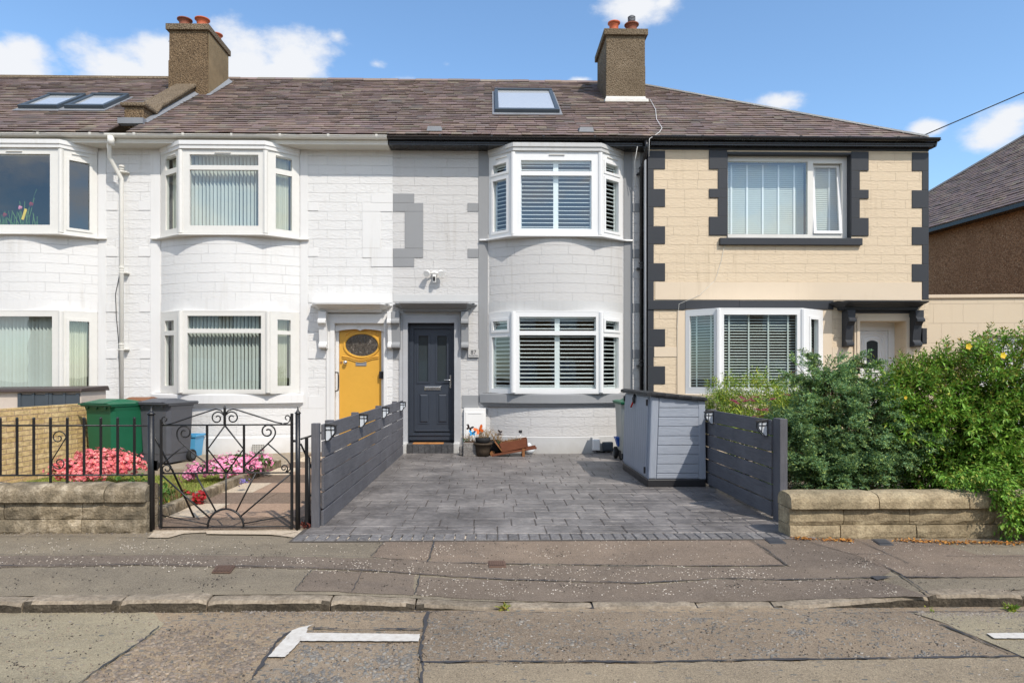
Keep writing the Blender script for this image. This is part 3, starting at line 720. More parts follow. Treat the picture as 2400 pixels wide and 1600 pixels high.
def slates(name, parent, x0f, x1f, origin_y=YE, origin_z=ZE, rows=32, gauge=.16, up=(0, COS, SIN), along=(1, 0, 0), org=None, skip=None, seed=1):
    """courses of individual slates; x0f, x1f give the course ends at slope distance t"""
    rd = random.Random(seed); m = MB(); up = Vector(up); al = Vector(along); nrm = al.cross(up).normalized()
    O = Vector(org) if org else Vector((0, origin_y, origin_z))
    for r in range(rows):
        t = r * gauge; a, b = x0f(t + gauge * .5), x1f(t + gauge * .5)
        x = a - rd.uniform(0, .15)
        row_dz = rd.uniform(-.003, .003)
        while x < b:
            w = rd.choice((.16, .2, .23, .26, .30)) * rd.uniform(.9, 1.1)
            q0, q1 = max(x, a), min(x + w - .004, b); x += w
            if q1 - q0 < .02: continue
            if skip and skip((q0 + q1) / 2, t): continue
            sag = rd.uniform(-.012, .006) if rd.random() > .06 else rd.uniform(-.03, .02)
            l0 = t + sag + rd.uniform(-.004, .004); l1 = l0 + rd.uniform(-.006, .006); e = t + gauge * 1.25
            h = .025 + row_dz + rd.uniform(-.004, .008); h2 = h + rd.uniform(-.004, .004); th = .014
            P = lambda s, l, n: O + al * s + up * l + nrm * n
            v = [P(q0, l0, h), P(q1, l1, h2), P(q1, e, .003), P(q0, e, .003), P(q0, l0, h - th), P(q1, l1, h2 - th), P(q1, e, -.008), P(q0, e, -.008)]
            m.add(v, [(0, 1, 2, 3), (0, 4, 5, 1), (1, 5, 6, 2), (3, 7, 4, 0)])
    # boarding under the slates
    T = rows * gauge
    P = lambda s, l, n: O + al * s + up * l + nrm * n
    m.quad(P(x0f(0), -.02, -.012), P(x1f(0), -.02, -.012), P(x1f(T), T, -.012), P(x0f(T), T, -.012))
    o = m.build(name, M['slate'], parent, fix=False)
    return o
def chimney(house, x0, x1, y0, y1, zb, zt, mat, capmat, pots, taper=.0, flash=None, side=None):
    m = MB(); m.add([(x0, y0, zb), (x1, y0, zb), (x1, y1, zb), (x0, y1, zb), (x0 + taper, y0, zt), (x1 - taper, y0, zt), (x1 - taper, y1, zt), (x0 + taper, y1, zt)],
                    [(0, 3, 2, 1), (4, 5, 6, 7), (0, 1, 5, 4), (1, 2, 6, 5), (2, 3, 7, 6), (3, 0, 4, 7)])
    zm = zb + (zt - zb) * .62
    m.box(x0 - .006, x1 + .006, y0 - .006, y1 + .006, zb + .01, zm)
    c = m.build('chimney', mat, house, bevel=.012)
    o = .055
    k = MB(); k.box(x0 + taper - o, x1 - taper + o, y0 - o, y1 + o, zt, zt + .13); k.box(x0 + taper - o + .04, x1 - taper + o - .04, y0 - o + .04, y1 + o - .04, zt + .13, zt + .15)
    k.build('chimney_cap', capmat, c, bevel=.015)
    for (px, py, r, h, mt, cowl) in pots:
        p = MB(); z = zt + .15
        p.lathe((px, py, z), [(r * .86, 0), (r * .8, h * .4), (r * .84, h * .8), (r, h * .86), (r * 1.14, h * .92), (r * 1.14, h), (r * .98, h), (r * .9, h * .9), (r * .7, h * .2), (0, h * .2)], 20)
        pt = p.build('chimney_pot', M[mt], c, fix=False)
        if cowl:
            q = MB()
            for i in range(6): q.lathe((px, py, z + h + .0 + i * .03), [(.06, 0), (.085, .0), (.085, .012), (.06, .012)], 14, smooth=False)
            q.lathe((px, py, z + h), [(.05, 0), (.05, .19), (0, .2)], 12)
            q.build('flue_cowl', M['lead'], c, fix=False)
    return c
def skylight(house, cpts, mat=None, name='skylight', glassmat=None):
    """cpts: four points on the roof plane: bottom left, bottom right, top right, top left"""
    a, b, c, d = [Vector(p) for p in cpts]; nrm = Vector((0, -SIN, COS)); up = Vector((0, COS, SIN)); w = (b - a).length; h = (d - a).length; al = Vector((1, 0, 0))
    m = MB(); P = lambda s, l, n: a + al * s + up * l + nrm * n
    def bx(s0, s1, l0, l1, n0, n1, mm):
        mm.add([P(s, l, n) for n in (n0, n1) for s, l in ((s0, l0), (s1, l0), (s1, l1), (s0, l1))], [(3, 2, 1, 0), (4, 5, 6, 7), (0, 1, 5, 4), (1, 2, 6, 5), (2, 3, 7, 6), (3, 0, 4, 7)])
    f = .075
    bx(0, w, 0, f * 1.4, 0, .105, m); bx(0, w, h - f, h, 0, .115, m); bx(0, f, f * 1.4, h - f, 0, .10, m); bx(w - f, w, f * 1.4, h - f, 0, .10, m)
    s = m.build(name, M['grey_metal'], house, bevel=.008)
    t = MB(); bx(f - .01, w - f + .01, f * 1.4 - .01, h - f + .01, .055, .07, t); t.build('pane', glassmat or M['skyglass'], s)
    t = MB(); bx(-.05, w + .05, -.12, -.001, .018, .032, t); bx(-.05, -.001, -.001, h + .04, .018, .03, t); bx(w + .001, w + .05, -.001, h + .04, .018, .03, t); t.build('flashing', M['lead'], s)
    return s
def roof_vent(house, u, v, w=.27, h=.22):
    a = RP(u, v); P = lambda s, l, n: a + Vector((1, 0, 0)) * s + Vector((0, COS, SIN)) * l + Vector((0, -SIN, COS)) * n
    m = MB(); m.add([P(0, 0, .03), P(w, 0, .03), P(w, h, .02), P(0, h, .02), P(.02, .06, .10), P(w - .02, .06, .10), P(w - .02, h - .02, .05), P(.02, h - .02, .05)], [(3, 2, 1, 0), (4, 5, 6, 7), (0, 1, 5, 4), (1, 2, 6, 5), (2, 3, 7, 6), (3, 0, 4, 7)])
    m.build('roof_vent', M['lead'], house)

WF = ((0, YW), (1, 0), (0, -1))
X12, X23, X34 = WX(290, YW), WX(920.5, YW), WX(1513, YW)
YF = 11.875                     # fascia face
ZG = 5.665
# ============================================================ far left house
h1 = thing('terraced_house', 'white terraced house at the left edge with flowers behind its upstairs window', 'house', (-9.2, YW, 0))
X10 = -12.6
b1r = WX(229, YW); b1l = b1r - 2.44; c1r = WX(142, YB); c1l = b1l + .42
def wall(house, x0, x1, holes, mat, z0=-.1, z1=ZS + .12, Y=YW):
    m = MB(); m.holes(((0, Y), (1, 0), (0, -1)), x0, x1, z0, z1, holes, 0, -.14); return m.build('wall', mat, house, fix=False)
wall(h1, X10, X12 - .001, [(b1l + .03, b1r - .03, .95, 2.6), (b1l + .03, b1r - .03, 3.86, 5.5)], M['white_block'])
bay_masonry(h1, b1l, b1r, c1l, c1r, M['white_block'], M['white_flat'], M['white_flat'], M['white_flat'], M['white_flat'], M['white_block'])
g1 = WX(117, YB)
bay(h1, b1l, b1r, c1l, c1r, YW, YB, ZUT, ZUB, [(c1l + .12, g1, WZ(531.6, YB), WZ(368, YB))], [(.2, .8, ZUB + .12, ZUT - .14)], [(.22, .79, ZUB + .10, ZUT - .16)], ('none', 'none', 'none'), M['cream'], sash=((0,), (), (0,)))
bay(h1, b1l, b1r, c1l, c1r, YW, YB, ZLT, ZLB, [(c1l + .12, WX(122, YB), WZ(908, YB), WZ(743, YB))], [(.2, .8, ZLB + .12, ZLT - .14)], [(.22, .78, ZLB + .11, ZLT - .16)], ('net', 'vertical', 'net'), M['cream'], sash=((0,), (), (0,)), vents=False)
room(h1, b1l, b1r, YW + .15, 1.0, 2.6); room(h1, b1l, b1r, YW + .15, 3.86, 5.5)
trims(h1, 'stone_trim', M['white_flat'], [(231, 249, 353, 928.6), (249.3, 276, 472, 493), (249.3, 276, 580, 601), (249.3, 276, 711, 731), (249.3, 274, 819, 840), (231, 289, 929, 957)], YW)
gutter(h1, X10, X12, YF, ZG, M['gutter_white'], M['gutter_white'], [X12 - .9 * i - .35 for i in range(6)])
dp = WX(285, 12.08)
downpipe(h1, [(WX(254, 11.72), 11.8, ZG - .07), (WX(255, 11.8), 11.81, ZG - .2), (WX(262, 12.0), 11.93, ZG - .38), (WX(284, 12.05), 12.06, ZG - .72), (dp, 12.08, ZG - .85), (dp, 12.08, -.05)], M['gutter_white'], .036, (WZ(400, YW), WZ(632, YW), WZ(808, YW)))
m = MB(); m.tube([(WX(254, 11.72), 11.8, ZG - .2), (WX(254, 11.72), 11.8, ZG - .05)], .058, 12); m.build('gutter_outlet', M['gutter_white'], h1)
m = MB(); m.tube([(WX(281, YW), 12.19, WZ(648, YW)), (WX(273, YW), 12.17, WZ(690, YW)), (WX(274, YW), 12.18, WZ(740, YW)), (WX(279, YW), 12.185, WZ(800, YW)), (WX(281, YW), 12.19, WZ(905, YW))], .006, 6); m.build('cable', M['rubber'], h1)
XE1 = WX(355, 12)
slates('roof', h1, lambda t: X10, lambda t: X12 - .1, seed=3)
for k in (0, 1):
    bl = [(44, 153, 140, 258), (152, 272, 247, 258)][k]
    a = RP([44, 152][k], 259); b = RP([139, 247][k], 259); up = Vector((0, COS, SIN)); 
    hgt = 1.12
    skylight(h1, [a, b, b + up * hgt, a + up * hgt])
m = MB(); m.sweep([(X10, YR), (X12, YR)], [(-.13, roofz(YR) - .05), (.13, roofz(YR) - .05), (.06, roofz(YR) + .035), (0, roofz(YR) + .05), (-.06, roofz(YR) + .035), (-.13, roofz(YR) - .05)]); m.build('ridge', M['harl_grey'], h1, fix=False)
# back slope keeps light out of the roof
def back_roof(house, x0, x1):
    m = MB(); zr = roofz(YR); m.quad((x0, YR, zr), (x1, YR, zr), (x1, 2 * YR - YE, ZE), (x0, 2 * YR - YE, ZE)); m.build('back_roof', M['slate'], house, fix=False)
    m = MB(); m.box(x0, x1, 2 * YR - YE - .4, 2 * YR - YE - .3, -.1, ZE); m.build('back_wall', M['harl_brown'], house)
back_roof(h1, X10, X12)

# ============================================================ white house with the yellow door
h2 = thing('terraced_house', 'white terraced house with a yellow front door and vertical blinds', 'house', ((X12 + X23) / 2, YW, 0))
b2l, b2r, c2l, c2r = WX(378, YW), WX(702, YW), WX(423, YB), WX(622, YB)
dx0, dx1 = WX(785, YW), WX(900, YW); dzt = WZ(758, YW)
wall(h2, X12, X23, [(b2l + .03, b2r - .03, .95, 2.6), (b2l + .03, b2r - .03, 3.86, 5.5), (dx0, dx1, .05, dzt)], M['white_block'])
bay_masonry(h2, b2l, b2r, c2l, c2r, M['white_block'], M['white_flat'], M['white_flat'], M['white_flat'], M['white_flat'], M['white_block'])
ga, gb = WX(444.5, YB), WX(605.5, YB)
sd = [(.24, .80, WZ(531, YB) - .03, WZ(405, YB)), (.24, .80, WZ(393, YB), WZ(366, YB))]
sr = [(.30, .78, WZ(531, YB) - .03, WZ(405, YB)), (.30, .78, WZ(393, YB), WZ(366, YB))]
bay(h2, b2l, b2r, c2l, c2r, YW, YB, ZUT, ZUB, [(ga, gb, WZ(531.6, YB), WZ(402, YB)), (ga, gb, WZ(391.5, YB), WZ(366.6, YB))], sd, sr, ('net', 'vertical', 'net'), M['cream'])
ga, gb = WX(439, YB), WX(612, YB)
sd = [(.2, .66, ZLB + .12, WZ(785, YB)), (.2, .66, WZ(774, YB), WZ(750, YB))]
sr = [(.3, .72, ZLB + .12, WZ(783, YB)), (.3, .72, WZ(774, YB), WZ(748, YB))]
bay(h2, b2l, b2r, c2l, WX(628, YB), YW, YB, ZLT, ZLB, [(ga, gb, WZ(912, YB), WZ(781, YB)), (ga, gb, WZ(771, YB), WZ(741, YB))], sd, sr, ('net', 'vertical', 'net'), M['cream'], vents=False)
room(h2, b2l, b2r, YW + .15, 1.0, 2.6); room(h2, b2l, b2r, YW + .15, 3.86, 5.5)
trims(h2, 'stone_trim', M['white_flat'], [(353, 376, 353, 1000), (325, 352.7, 472, 493), (325, 352.7, 580, 601), (327, 352.7, 711, 731), (329, 352.7, 819, 840), (296, 352.7, 929, 957),
      (704, 722, 353, 957), (722.3, 746, 475, 494), (722.3, 746, 582, 601), (722.3, 765, 820, 840), (722.3, 763, 928, 957),
      (870, 920, 454, 475.5), (849, 920, 475.8, 496), (849, 892, 496.3, 582), (849, 920, 582.3, 604), (870, 920, 604.3, 625), (704, 763, 957.3, 1050), (722.5, 919, 688, 709)], YW, .010)
trims(h2, 'plinth', M['white_flat'], [(296, 352, 1022, 1068), (722.5, 763, 1050.5, 1068), (300, 352, 957.3, 1020)], YW, .012)
# door surround, panel over the door, door
m = MB(); m.holes(WF, WX(766, YW), WX(907, YW), 0, WZ(737, YW), [(dx0, dx1, -.01, dzt)], .028, -.0)
m.holes(WF, WX(775, YW), WX(903, YW), 0.001, WZ(747.5, YW), [(dx0, dx1, -.01, dzt)], .042, .03, back=False); m.build('door_surround', M['white_flat'], h2, fix=False)
yd = YW + .135
x0, x1 = dx0, dx1; zf = WZ(775.5, YW); pts = []
for i in range(25):
    q = i / 24; zz = zf + .012 - .035 * (math.exp(-((q - .5) / .045) ** 2)) + .030 * (1 - abs(2 * q - 1)) - .03 * (abs(2 * q - 1) ** 6)
    pts.append((x0 + (x1 - x0) * q, YW + .05, zz))
m = MB(); m.prism(pts + [(x1, YW + .05, dzt), (x0, YW + .05, dzt)], (0, .05, 0)); fp = m.build('fanlight_panel', M['white_flat'], h2)
text_mesh('85', .085, ((x0 + x1) / 2 - .02, YW + .049, (zf + dzt) / 2 + .0), M['soffit'], 'house_number', fp)
lx0, lx1 = WX(795.5, yd), WX(894, yd); yel = plain('yellow_door_paint', (.66, .36, .055), .3, .06, .5, .08)
M['yellow'] = yel
m = MB(); m.box(lx0, lx1, yd, yd + .05, .1, dzt - .04); door = m.build('front_door', yel, h2)
m = MB(); m.box(dx0, lx0 - .004, yd - .03, yd + .05, .08, dzt); m.box(lx1 + .004, dx1 + .01, yd - .03, yd + .05, .08, dzt); m.box(dx0, dx1, yd + .045, yd + .15, .0, dzt); m.build('door_frame', M['white_flat'], h2)
ocx, ocz, orx, orz = WX(848, yd), WZ(809, yd), 37.5 / 125.7, 25.5 / 125.7
def ellring(m, cx, cz, rx, rz, w, y, n=36, a0=0, a1=360, hh=.018):
    cl = abs(a1 - a0) >= 360; k = n if cl else n + 1
    vs = []
    for i in range(k):
        a = R(a0 + (a1 - a0) * i / n)
        for (d, yy) in ((0, y), (w * .25, y - hh), (w * .75, y - hh), (w, y)):
            vs.append((cx + (rx + d) * math.cos(a), yy, cz + (rz + d) * math.sin(a)))
    m.add(vs, [(i * 4 + j, ((i + 1) % k) * 4 + j, ((i + 1) % k) * 4 + j + 1, i * 4 + j + 1) for i in range(n) for j in range(3)])
m = MB(); ellring(m, ocx, ocz, orx, orz, .05, yd, hh=.022)
ellring(m, ocx, ocz - .02, orx * 1.22, orz * 1.55, .03, yd, 24, 38, 142, .02)
pts = []
for i in range(25):
    q = i / 24; pts.append((lx0 + .05 + (lx1 - lx0 - .1) * q, yd - .008, WZ(835, yd) - .075 * math.exp(-((q - .5) / .27) ** 2)))
m.tube(pts, .014, 6); m.tube([(a, b, c - .035) for a, b, c in pts], .010, 6)
m.build('door_moulding', yel, door, fix=False)
obs = NT('obscured_glass', .12, .8); vv = obs.ob(); hh = obs.noise(vv, 45, 2, .5, 1.5)
M['obscured'] = obs.out(obs.ramp(hh, [(.4, (.015, .012, .008)), (.62, (.10, .08, .06))]), obs.bump(hh, .9, .02), .12)
m = MB(); m.add([(ocx + orx * math.cos(R(10 * i)), yd - .004, ocz + orz * math.sin(R(10 * i))) for i in range(36)], [list(range(36))]); m.build('door_glass', M['obscured'], door, fix=False)
m = MB(); kx, kz = WX(811, yd), WZ(849, yd)
for i in range(1): m.tube([(kx, yd, kz), (kx, yd - .03, kz), (kx, yd - .04, kz), (kx, yd - .07, kz), (kx, yd - .08, kz)], [.018, .018, .034, .036, .012], 16)
m.build('door_knob', M['chrome'], door)
m = MB(); lk = WX(800, yd); m.tube([(lk, yd, kz), (lk, yd - .012, kz)], .02, 14); m.build('door_lock', M['barrow_pale'], door)
m = MB(); a, b = WX(834, yd), WX(859, yd); m.holes(((0, yd), (1, 0), (0, -1)), a, b, WZ(857, yd), WZ(848, yd), [(a + .018, b - .018, WZ(855, yd), WZ(850, yd))], .012, 0); m.box(a + .02, b - .02, yd - .006, yd, WZ(855, yd), WZ(850, yd)); m.build('letterbox', M['lead'], door)
m = MB(); gx = WX(788, YW); m.tube([(gx - .03, YW + .03, WZ(872, YW)), (gx + .045, YW - .05, WZ(873, YW)), (gx + .05, YW - .05, WZ(880, YW)), (gx + .05, YW - .05, WZ(905, YW)), (gx + .045, YW - .05, WZ(914, YW)), (gx - .03, YW + .03, WZ(917, YW))], .012, 8); m.build('grab_rail', M['iron'], h2)
m = MB(); bx_ = WX(892, YW); m.box(bx_ - .04, bx_ + .055, YW + .06, YW + .12, WZ(887, YW), WZ(870, YW)); m.build('key_safe', M['iron'], h2, bevel=.01)
hood(h2, WX(717.5, YW - .3), X23 - .004 + .0, WZ(731.6, YW - .12), WZ(711.5, YW - .3), M['white_flat'])
corbel(h2, WX(745, YW - .2), WX(763.5, YW - .2), WZ(731, YW - .15), WZ(817, YW - .1), M['white_flat'])
corbel(h2, WX(907, YW - .2), X23 - .002, WZ(731, YW - .15), WZ(817, YW - .1), M['white_flat'])
gutter(h2, X12 + .001, WX(909, YF), YF, ZG, M['gutter_white'], M['gutter_white'], [X12 + .42 + .85 * i for i in range(6)])
XPL = X12 + .28
slates('roof', h2, lambda t: XPL, lambda t: X23, seed=5)
m = MB(); zr = roofz(YR)
n = 11
for i in range(n):
    a, b = XPL + (X23 - XPL) * i / n, XPL + (X23 - XPL) * (i + 1) / n - .006; o = random.uniform(-.008, .008)
    m.sweep([(a, YR), (b, YR)], [(-.12, zr - .045 + o), (.12, zr - .045 + o), (.05, zr + .03 + o), (0, zr + .045 + o), (-.05, zr + .03 + o), (-.12, zr - .045 + o)])
m.build('ridge', M['slate'], h2, fix=False)
back_roof(h2, X12, X23)
# chimney and raised skew on the party wall
f0 = RP(440, 223); cy0 = f0.y; cx0, cx1 = WX(395, cy0), WX(487, cy0); ctop = WZ(72, cy0, 440)
chL = chimney(h2, cx0, cx1, cy0, cy0 + 1.12, f0.z - .3, ctop, M['harl'], M['harl_grey'],
              [(cx0 + .24, cy0 + .24, .14, .21, 'terracotta_dark', 0), (cx1 - .22, cy0 + .24, .14, .22, 'terracotta', 0), (cx1 - .16, cy0 + .85, .12, .2, 'terracotta', 0)], .012)
m = MB(); m.box(cx1 + .004, cx1 + .012, cy0 + .02, cy0 + 1.1, f0.z - .2, ctop - .02); m.build('render_patch', M['harl_smooth'], chL)
sk0, sk1 = X12 - .08, X12 + .28
y0 = 12.35; P = lambda y, dz: (sk0, y, roofz(y) + dz)
body = [P(y0, -.1), P(y0, .30), (sk0, y0 + .16, roofz(y0) + .31), (sk0, y0 + .42, roofz(y0) + .32), (sk0, y0 + .62, roofz(y0 + .62) + .12), P(cy0 + .6, .20), P(cy0 + .6, -.1)]
m = MB(); m.prism(body, (sk1 - sk0, 0, 0)); m.build('skew_wall', M['harl'], h2, bevel=.02)
top = [(sk0 - .05, y - (0 if i else .05), z) for i, (x, y, z) in enumerate(body[1:-1])]
cp = top + [(x, y, z + .07) for x, y, z in top[::-1]]
m = MB(); m.prism(cp, (sk1 - sk0 + .1, 0, 0)); m.build('skew_coping', M['harl_grey'], h2, bevel=.018)
m = MB(); m.add([(sk1 + .002, y0 - .05, roofz(y0 - .05) + .06), (sk1 + .10, y0 - .05, roofz(y0 - .05) + .028), (sk1 + .10, cy0 + 1.2, roofz(cy0 + 1.2) + .028), (sk1 + .002, cy0 + 1.2, roofz(cy0 + 1.2) + .09)], [(0, 1, 2, 3)])
m.box(sk0 - .04, sk1 + .06, y0 - .14, y0 - .002, roofz(y0 - .1) + .01, roofz(y0) + .05)
m.add([(cx1 + .002, cy0 - .1, roofz(cy0 - .1) + .03), (cx1 + .002, cy0 + 1.12, roofz(cy0 + 1.12) + .12), (cx1 + .1, cy0 + 1.12, roofz(cy0 + 1.12) + .035), (cx1 + .1, cy0 - .1, roofz(cy0 - .1) + .03)], [(0, 1, 2, 3)])
m.build('skew_flashing', M['lead'], h2, fix=False)
m = MB(); a = Vector((cx0, cy0 + .5, WZ(88, cy0 + .3, 380)))
m.tube([a, a + Vector((-.24, 0, .02))], .008, 5)
for i in range(4): m.tube([a + Vector((-.05 - .055 * i, -.05, -.03 + i * .004)), a + Vector((-.05 - .055 * i, .05, .06 + i * .004))], .005, 4)
m.build('tv_aerial', M['lead'], h2)

# ============================================================ grey house, number 87
h3 = thing('terraced_house', 'pale grey terraced house with a charcoal door and white shutters behind its bay windows', 'house', ((X23 + X34) / 2, YW, 0))
b3l, b3r, c3l, c3r = WX(1146, YW), WX(1459, YW), WX(1203, YB), WX(1407, YB)
ex0, ex1, ezt = WX(956, YW), WX(1065, YW), WZ(757, YW)
wall(h3, X23 + .0005, X34, [(b3l + .03, b3r - .03, .95, 2.6), (b3l + .03, b3r - .03, 3.86, 5.5), (ex0, ex1, .05, ezt)], M['grey_block'])
bay_masonry(h3, b3l, b3r, c3l, c3r, M['grey_block'], M['pale_flat'], M['grey_flat'], M['pale_flat'], M['pale_flat'], M['grey_block'])
ga, gb = WX(1221, YB), WX(1386.5, YB)
sL = [(.17, .74, ZUB + .10, WZ(414, YB)), (.17, .74, WZ(397, YB), WZ(376, YB))]
sR = [(.22, .80, ZUB + .10, WZ(414, YB)), (.22, .80, WZ(397, YB), WZ(376, YB))]
bay(h3, b3l, b3r, c3l, c3r, YW, YB, ZUT, ZUB, [(ga, gb, WZ(536, YB), WZ(410.5, YB)), (ga, gb, WZ(400.7, YB), WZ(375, YB))], sL, sR, ('shutter',) * 3, M['upvc'], sash=((0, 1), (), (0, 1)))
ga, gb = WX(1217, YB), WX(1397, YB)
sL = [(.12, .86, ZLB + .07, WZ(788, YB)), (.18, .78, WZ(772, YB), WZ(750, YB))]
sR = [(.08, .82, ZLB + .07, WZ(788, YB)), (.18, .80, WZ(772, YB), WZ(750, YB))]
bay(h3, b3l, b3r, c3l, WX(1409, YB), YW, YB, ZLT, ZLB, [(ga, gb, WZ(910.7, YB), WZ(785, YB)), (ga, gb, WZ(775, YB), WZ(742, YB))], sL, sR, ('shutter',) * 3, M['upvc'], sash=((1,), (), (1,)), vents=False)
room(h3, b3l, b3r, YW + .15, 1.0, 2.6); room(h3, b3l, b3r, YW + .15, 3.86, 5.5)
trims(h3, 'stone_trim', M['grey_flat'], [(1121.5, 1143.5, 355, 942), (1096, 1121, 476, 496), (1096, 1121, 583, 604), (1082, 1121, 818, 840), (1082.5, 1121, 926, 956), (1143, 1146, 356, 548),
      (921.5, 971, 454, 475.5), (921.5, 992, 475.8, 496), (949, 992, 496.3, 582), (921.5, 992, 582.3, 604), (921.5, 971, 604.3, 625),
      (1462, 1482, 358, 1060), (1482.3, 1499, 477, 497), (1482.3, 1499, 584, 605), (1482.3, 1499, 711, 732), (1482.3, 1499, 819, 840), (1500, 1511, 358, 1060), (921.5, 937, 815, 842), (1482.3, 1500, 926, 956),
      (921.5, 937, 1030, 1062), (1081, 1143, 1024, 1060), (1101, 1143, 956.3, 975)], YW, .011)
trims(h3, 'pilaster_band', M['pale_flat'], [(1103, 1121, 708, 730), (921.5, 1121, 690, 707)], YW, .008)
m = MB(); m.holes(WF, WX(936.5, YW), WX(1080, YW), .0, WZ(738.5, YW), [(ex0, ex1, -.01, ezt)], .028, 0)
m.holes(WF, WX(945, YW), WX(1073, YW), .001, WZ(748, YW), [(ex0, ex1, -.01, ezt)], .042, .03, back=False)
sc3 = plain('surround_grey', (.40, .405, .415), .65, .1, .3, .3); m.build('door_surround', sc3, h3, fix=False)
M['anthracite'] = plain('anthracite_door', (.034, .042, .057), .38, .06, .5, .08)
ye = YW + .15; fx0, fx1 = WX(957, ye), WX(1064, ye); lx0, lx1 = WX(970, ye), WX(1058, ye); ltop, lbot = WZ(771, ye), WZ(1013, ye)
m = MB(); m.holes(((0, ye), (1, 0), (0, -1)), fx0 - .03, fx1 + .03, .2, ezt + .02, [(lx0, lx1, lbot, ltop)], .03, -.05); m.box(fx0 - .02, fx1 + .02, ye - .05, ye + .03, lbot - .05, lbot - .01); m.box(fx0 - .03, fx1 + .03, ye + .02, ye + .06, .05, lbot)
m.box(ex0 - .005, ex0 + .012, YW - .0, ye, .14, ezt); m.box(ex1 - .012, ex1 + .005, YW - .0, ye, .14, ezt); m.box(ex0, ex1, YW, ye, ezt - .01, ezt + .005)
m.build('door_frame', M['anthracite'], h3)
def rp(u0, u1, v0, v1, y): return (WX(u0, y), WX(u1, y), WZ(v1, y), WZ(v0, y))
gl = [rp(981, 1003.5, 787, 893.5, ye), rp(1025, 1047, 787, 893.5, ye)]
m = MB(); m.holes(((0, ye), (1, 0), (0, -1)), lx0 + .004, lx1 - .004, lbot + .004, ltop - .004, gl, -.004, -.05)
d3 = m.build('front_door', M['anthracite'], h3)
m = MB()
for (a, b, c, d) in gl: m.holes(((0, ye), (1, 0), (0, -1)), a - .035, b + .035, c - .035, d + .035, [(a, b, c, d)], .008, -.003, back=False)
for (a, b, c, d) in [rp(983, 1004, 923, 990, ye), rp(1027, 1048, 923, 990, ye)]:
    m.add([(a, ye + .004, c), (b, ye + .004, c), (b, ye + .004, d), (a, ye + .004, d), (a + .03, ye - .012, c + .03), (b - .03, ye - .012, c + .03), (b - .03, ye - .012, d - .03), (a + .03, ye - .012, d - .03)],
          [(4, 5, 6, 7), (0, 1, 5, 4), (1, 2, 6, 5), (2, 3, 7, 6), (3, 0, 4, 7)])
    m.holes(((0, ye), (1, 0), (0, -1)), a - .022, b + .022, c - .022, d + .022, [(a, b, c, d)], .005, -.003, back=False)
m.box(lx0 + .03, lx1 - .03, ye - .03, ye, lbot + .025, lbot + .055)
m.build('door_moulding', M['anthracite'], d3, bevel=.003)
gd = NT('door_glass', .06, .8); gd.b.inputs['Base Color'].default_value = (.035, .045, .05, 1); M['doorglass'] = gd.m
for (a, b, c, d) in gl:
    m = MB(); m.box(a, b, ye + .02, ye + .03, c, d); m.build('door_glass', M['doorglass'], d3)
m = MB(); hx, hz = WX(1056, ye), WZ(890, ye); m.box(hx - .014, hx + .014, ye - .014, ye, WZ(909, ye), WZ(879, ye)); m.tube([(hx, ye - .01, hz), (hx, ye - .05, hz), (hx - .03, ye - .055, hz), (WX(1041, ye), ye - .055, hz)], .009, 8); m.build('door_handle', M['chrome'], d3, bevel=.004)
m = MB(); a, b = WX(995, ye), WX(1033, ye); m.box(a, b, ye - .012, ye, WZ(914, ye), WZ(905, ye)); m.box(a + .012, b - .012, ye - .02, ye - .01, WZ(911.5, ye), WZ(906.5, ye)); m.build('letterbox', M['chrome'], d3, bevel=.004)
hood(h3, X23 + .004, WX(1118.5, YW - .3), WZ(730.5, YW - .12), WZ(709.5, YW - .3), M['grey_flat'])
corbel(h3, X23 + .003, WX(936, YW - .2), WZ(731, YW - .15), WZ(817, YW - .1), M['grey_flat'])
corbel(h3, WX(1080.5, YW - .2), WX(1097.5, YW - .2), WZ(731, YW - .15), WZ(817, YW - .1), M['grey_flat'])
# step with a row of setts, mat is a separate thing
sx0, sx1 = WX(954, 11.95), WX(1062, 11.95); zst = .155
M['step'] = stone('dark_step', [(.055, .055, .058), (.085, .085, .088), (.13, .13, .13), (.065, .065, .068)], 20, .4)
m = MB(); m.box(sx0, sx1, 11.93, YW + .14, -.02, zst)
st = m.build('doorstep', M['step'], h3, bevel=.008)
m = MB()
for i in range(8): a = sx0 + (sx1 - sx0) * i / 8; m.box(a + .002, a + (sx1 - sx0) / 8 - .002, 11.915, 11.934, -.02, zst + .004)
m.box(sx0, sx1, 11.92, 11.99, zst - .002, zst + .005)
m.build('step_edging', M['step'], st, bevel=.003)
for q0, q1 in ((WX(938, 11.93), sx0 - .002), (sx1 + .002, WX(1077, 11.93))): m = MB(); m.box(q0, q1, 11.93, YW - .02, -.02, zst + .03); m.build('step_cheek', M['pale_flat'], h3, bevel=.02)
# meter box
m = MB(); a, b, c, d = rp(1087.6, 1138.7, 956, 1040, YW - .06); m.box(a, b, YW - .075, YW - .012, c, d); mbx = m.build('meter_box', M['white_metal'], h3, bevel=.005)
m = MB(); m.box(a + .03, b - .03, YW - .083, YW - .074, c + .02, d - .07); m.build('meter_box_door', M['white_metal'], mbx, bevel=.003)
m = MB(); m.box(a + .07, b - .08, YW - .086, YW - .082, d - .105, d - .10); m.tube([(a + .05, YW - .083, d - .3), (a + .05, YW - .087, d - .3)], .008, 8); m.build('meter_box_slot', M['lead'], mbx)
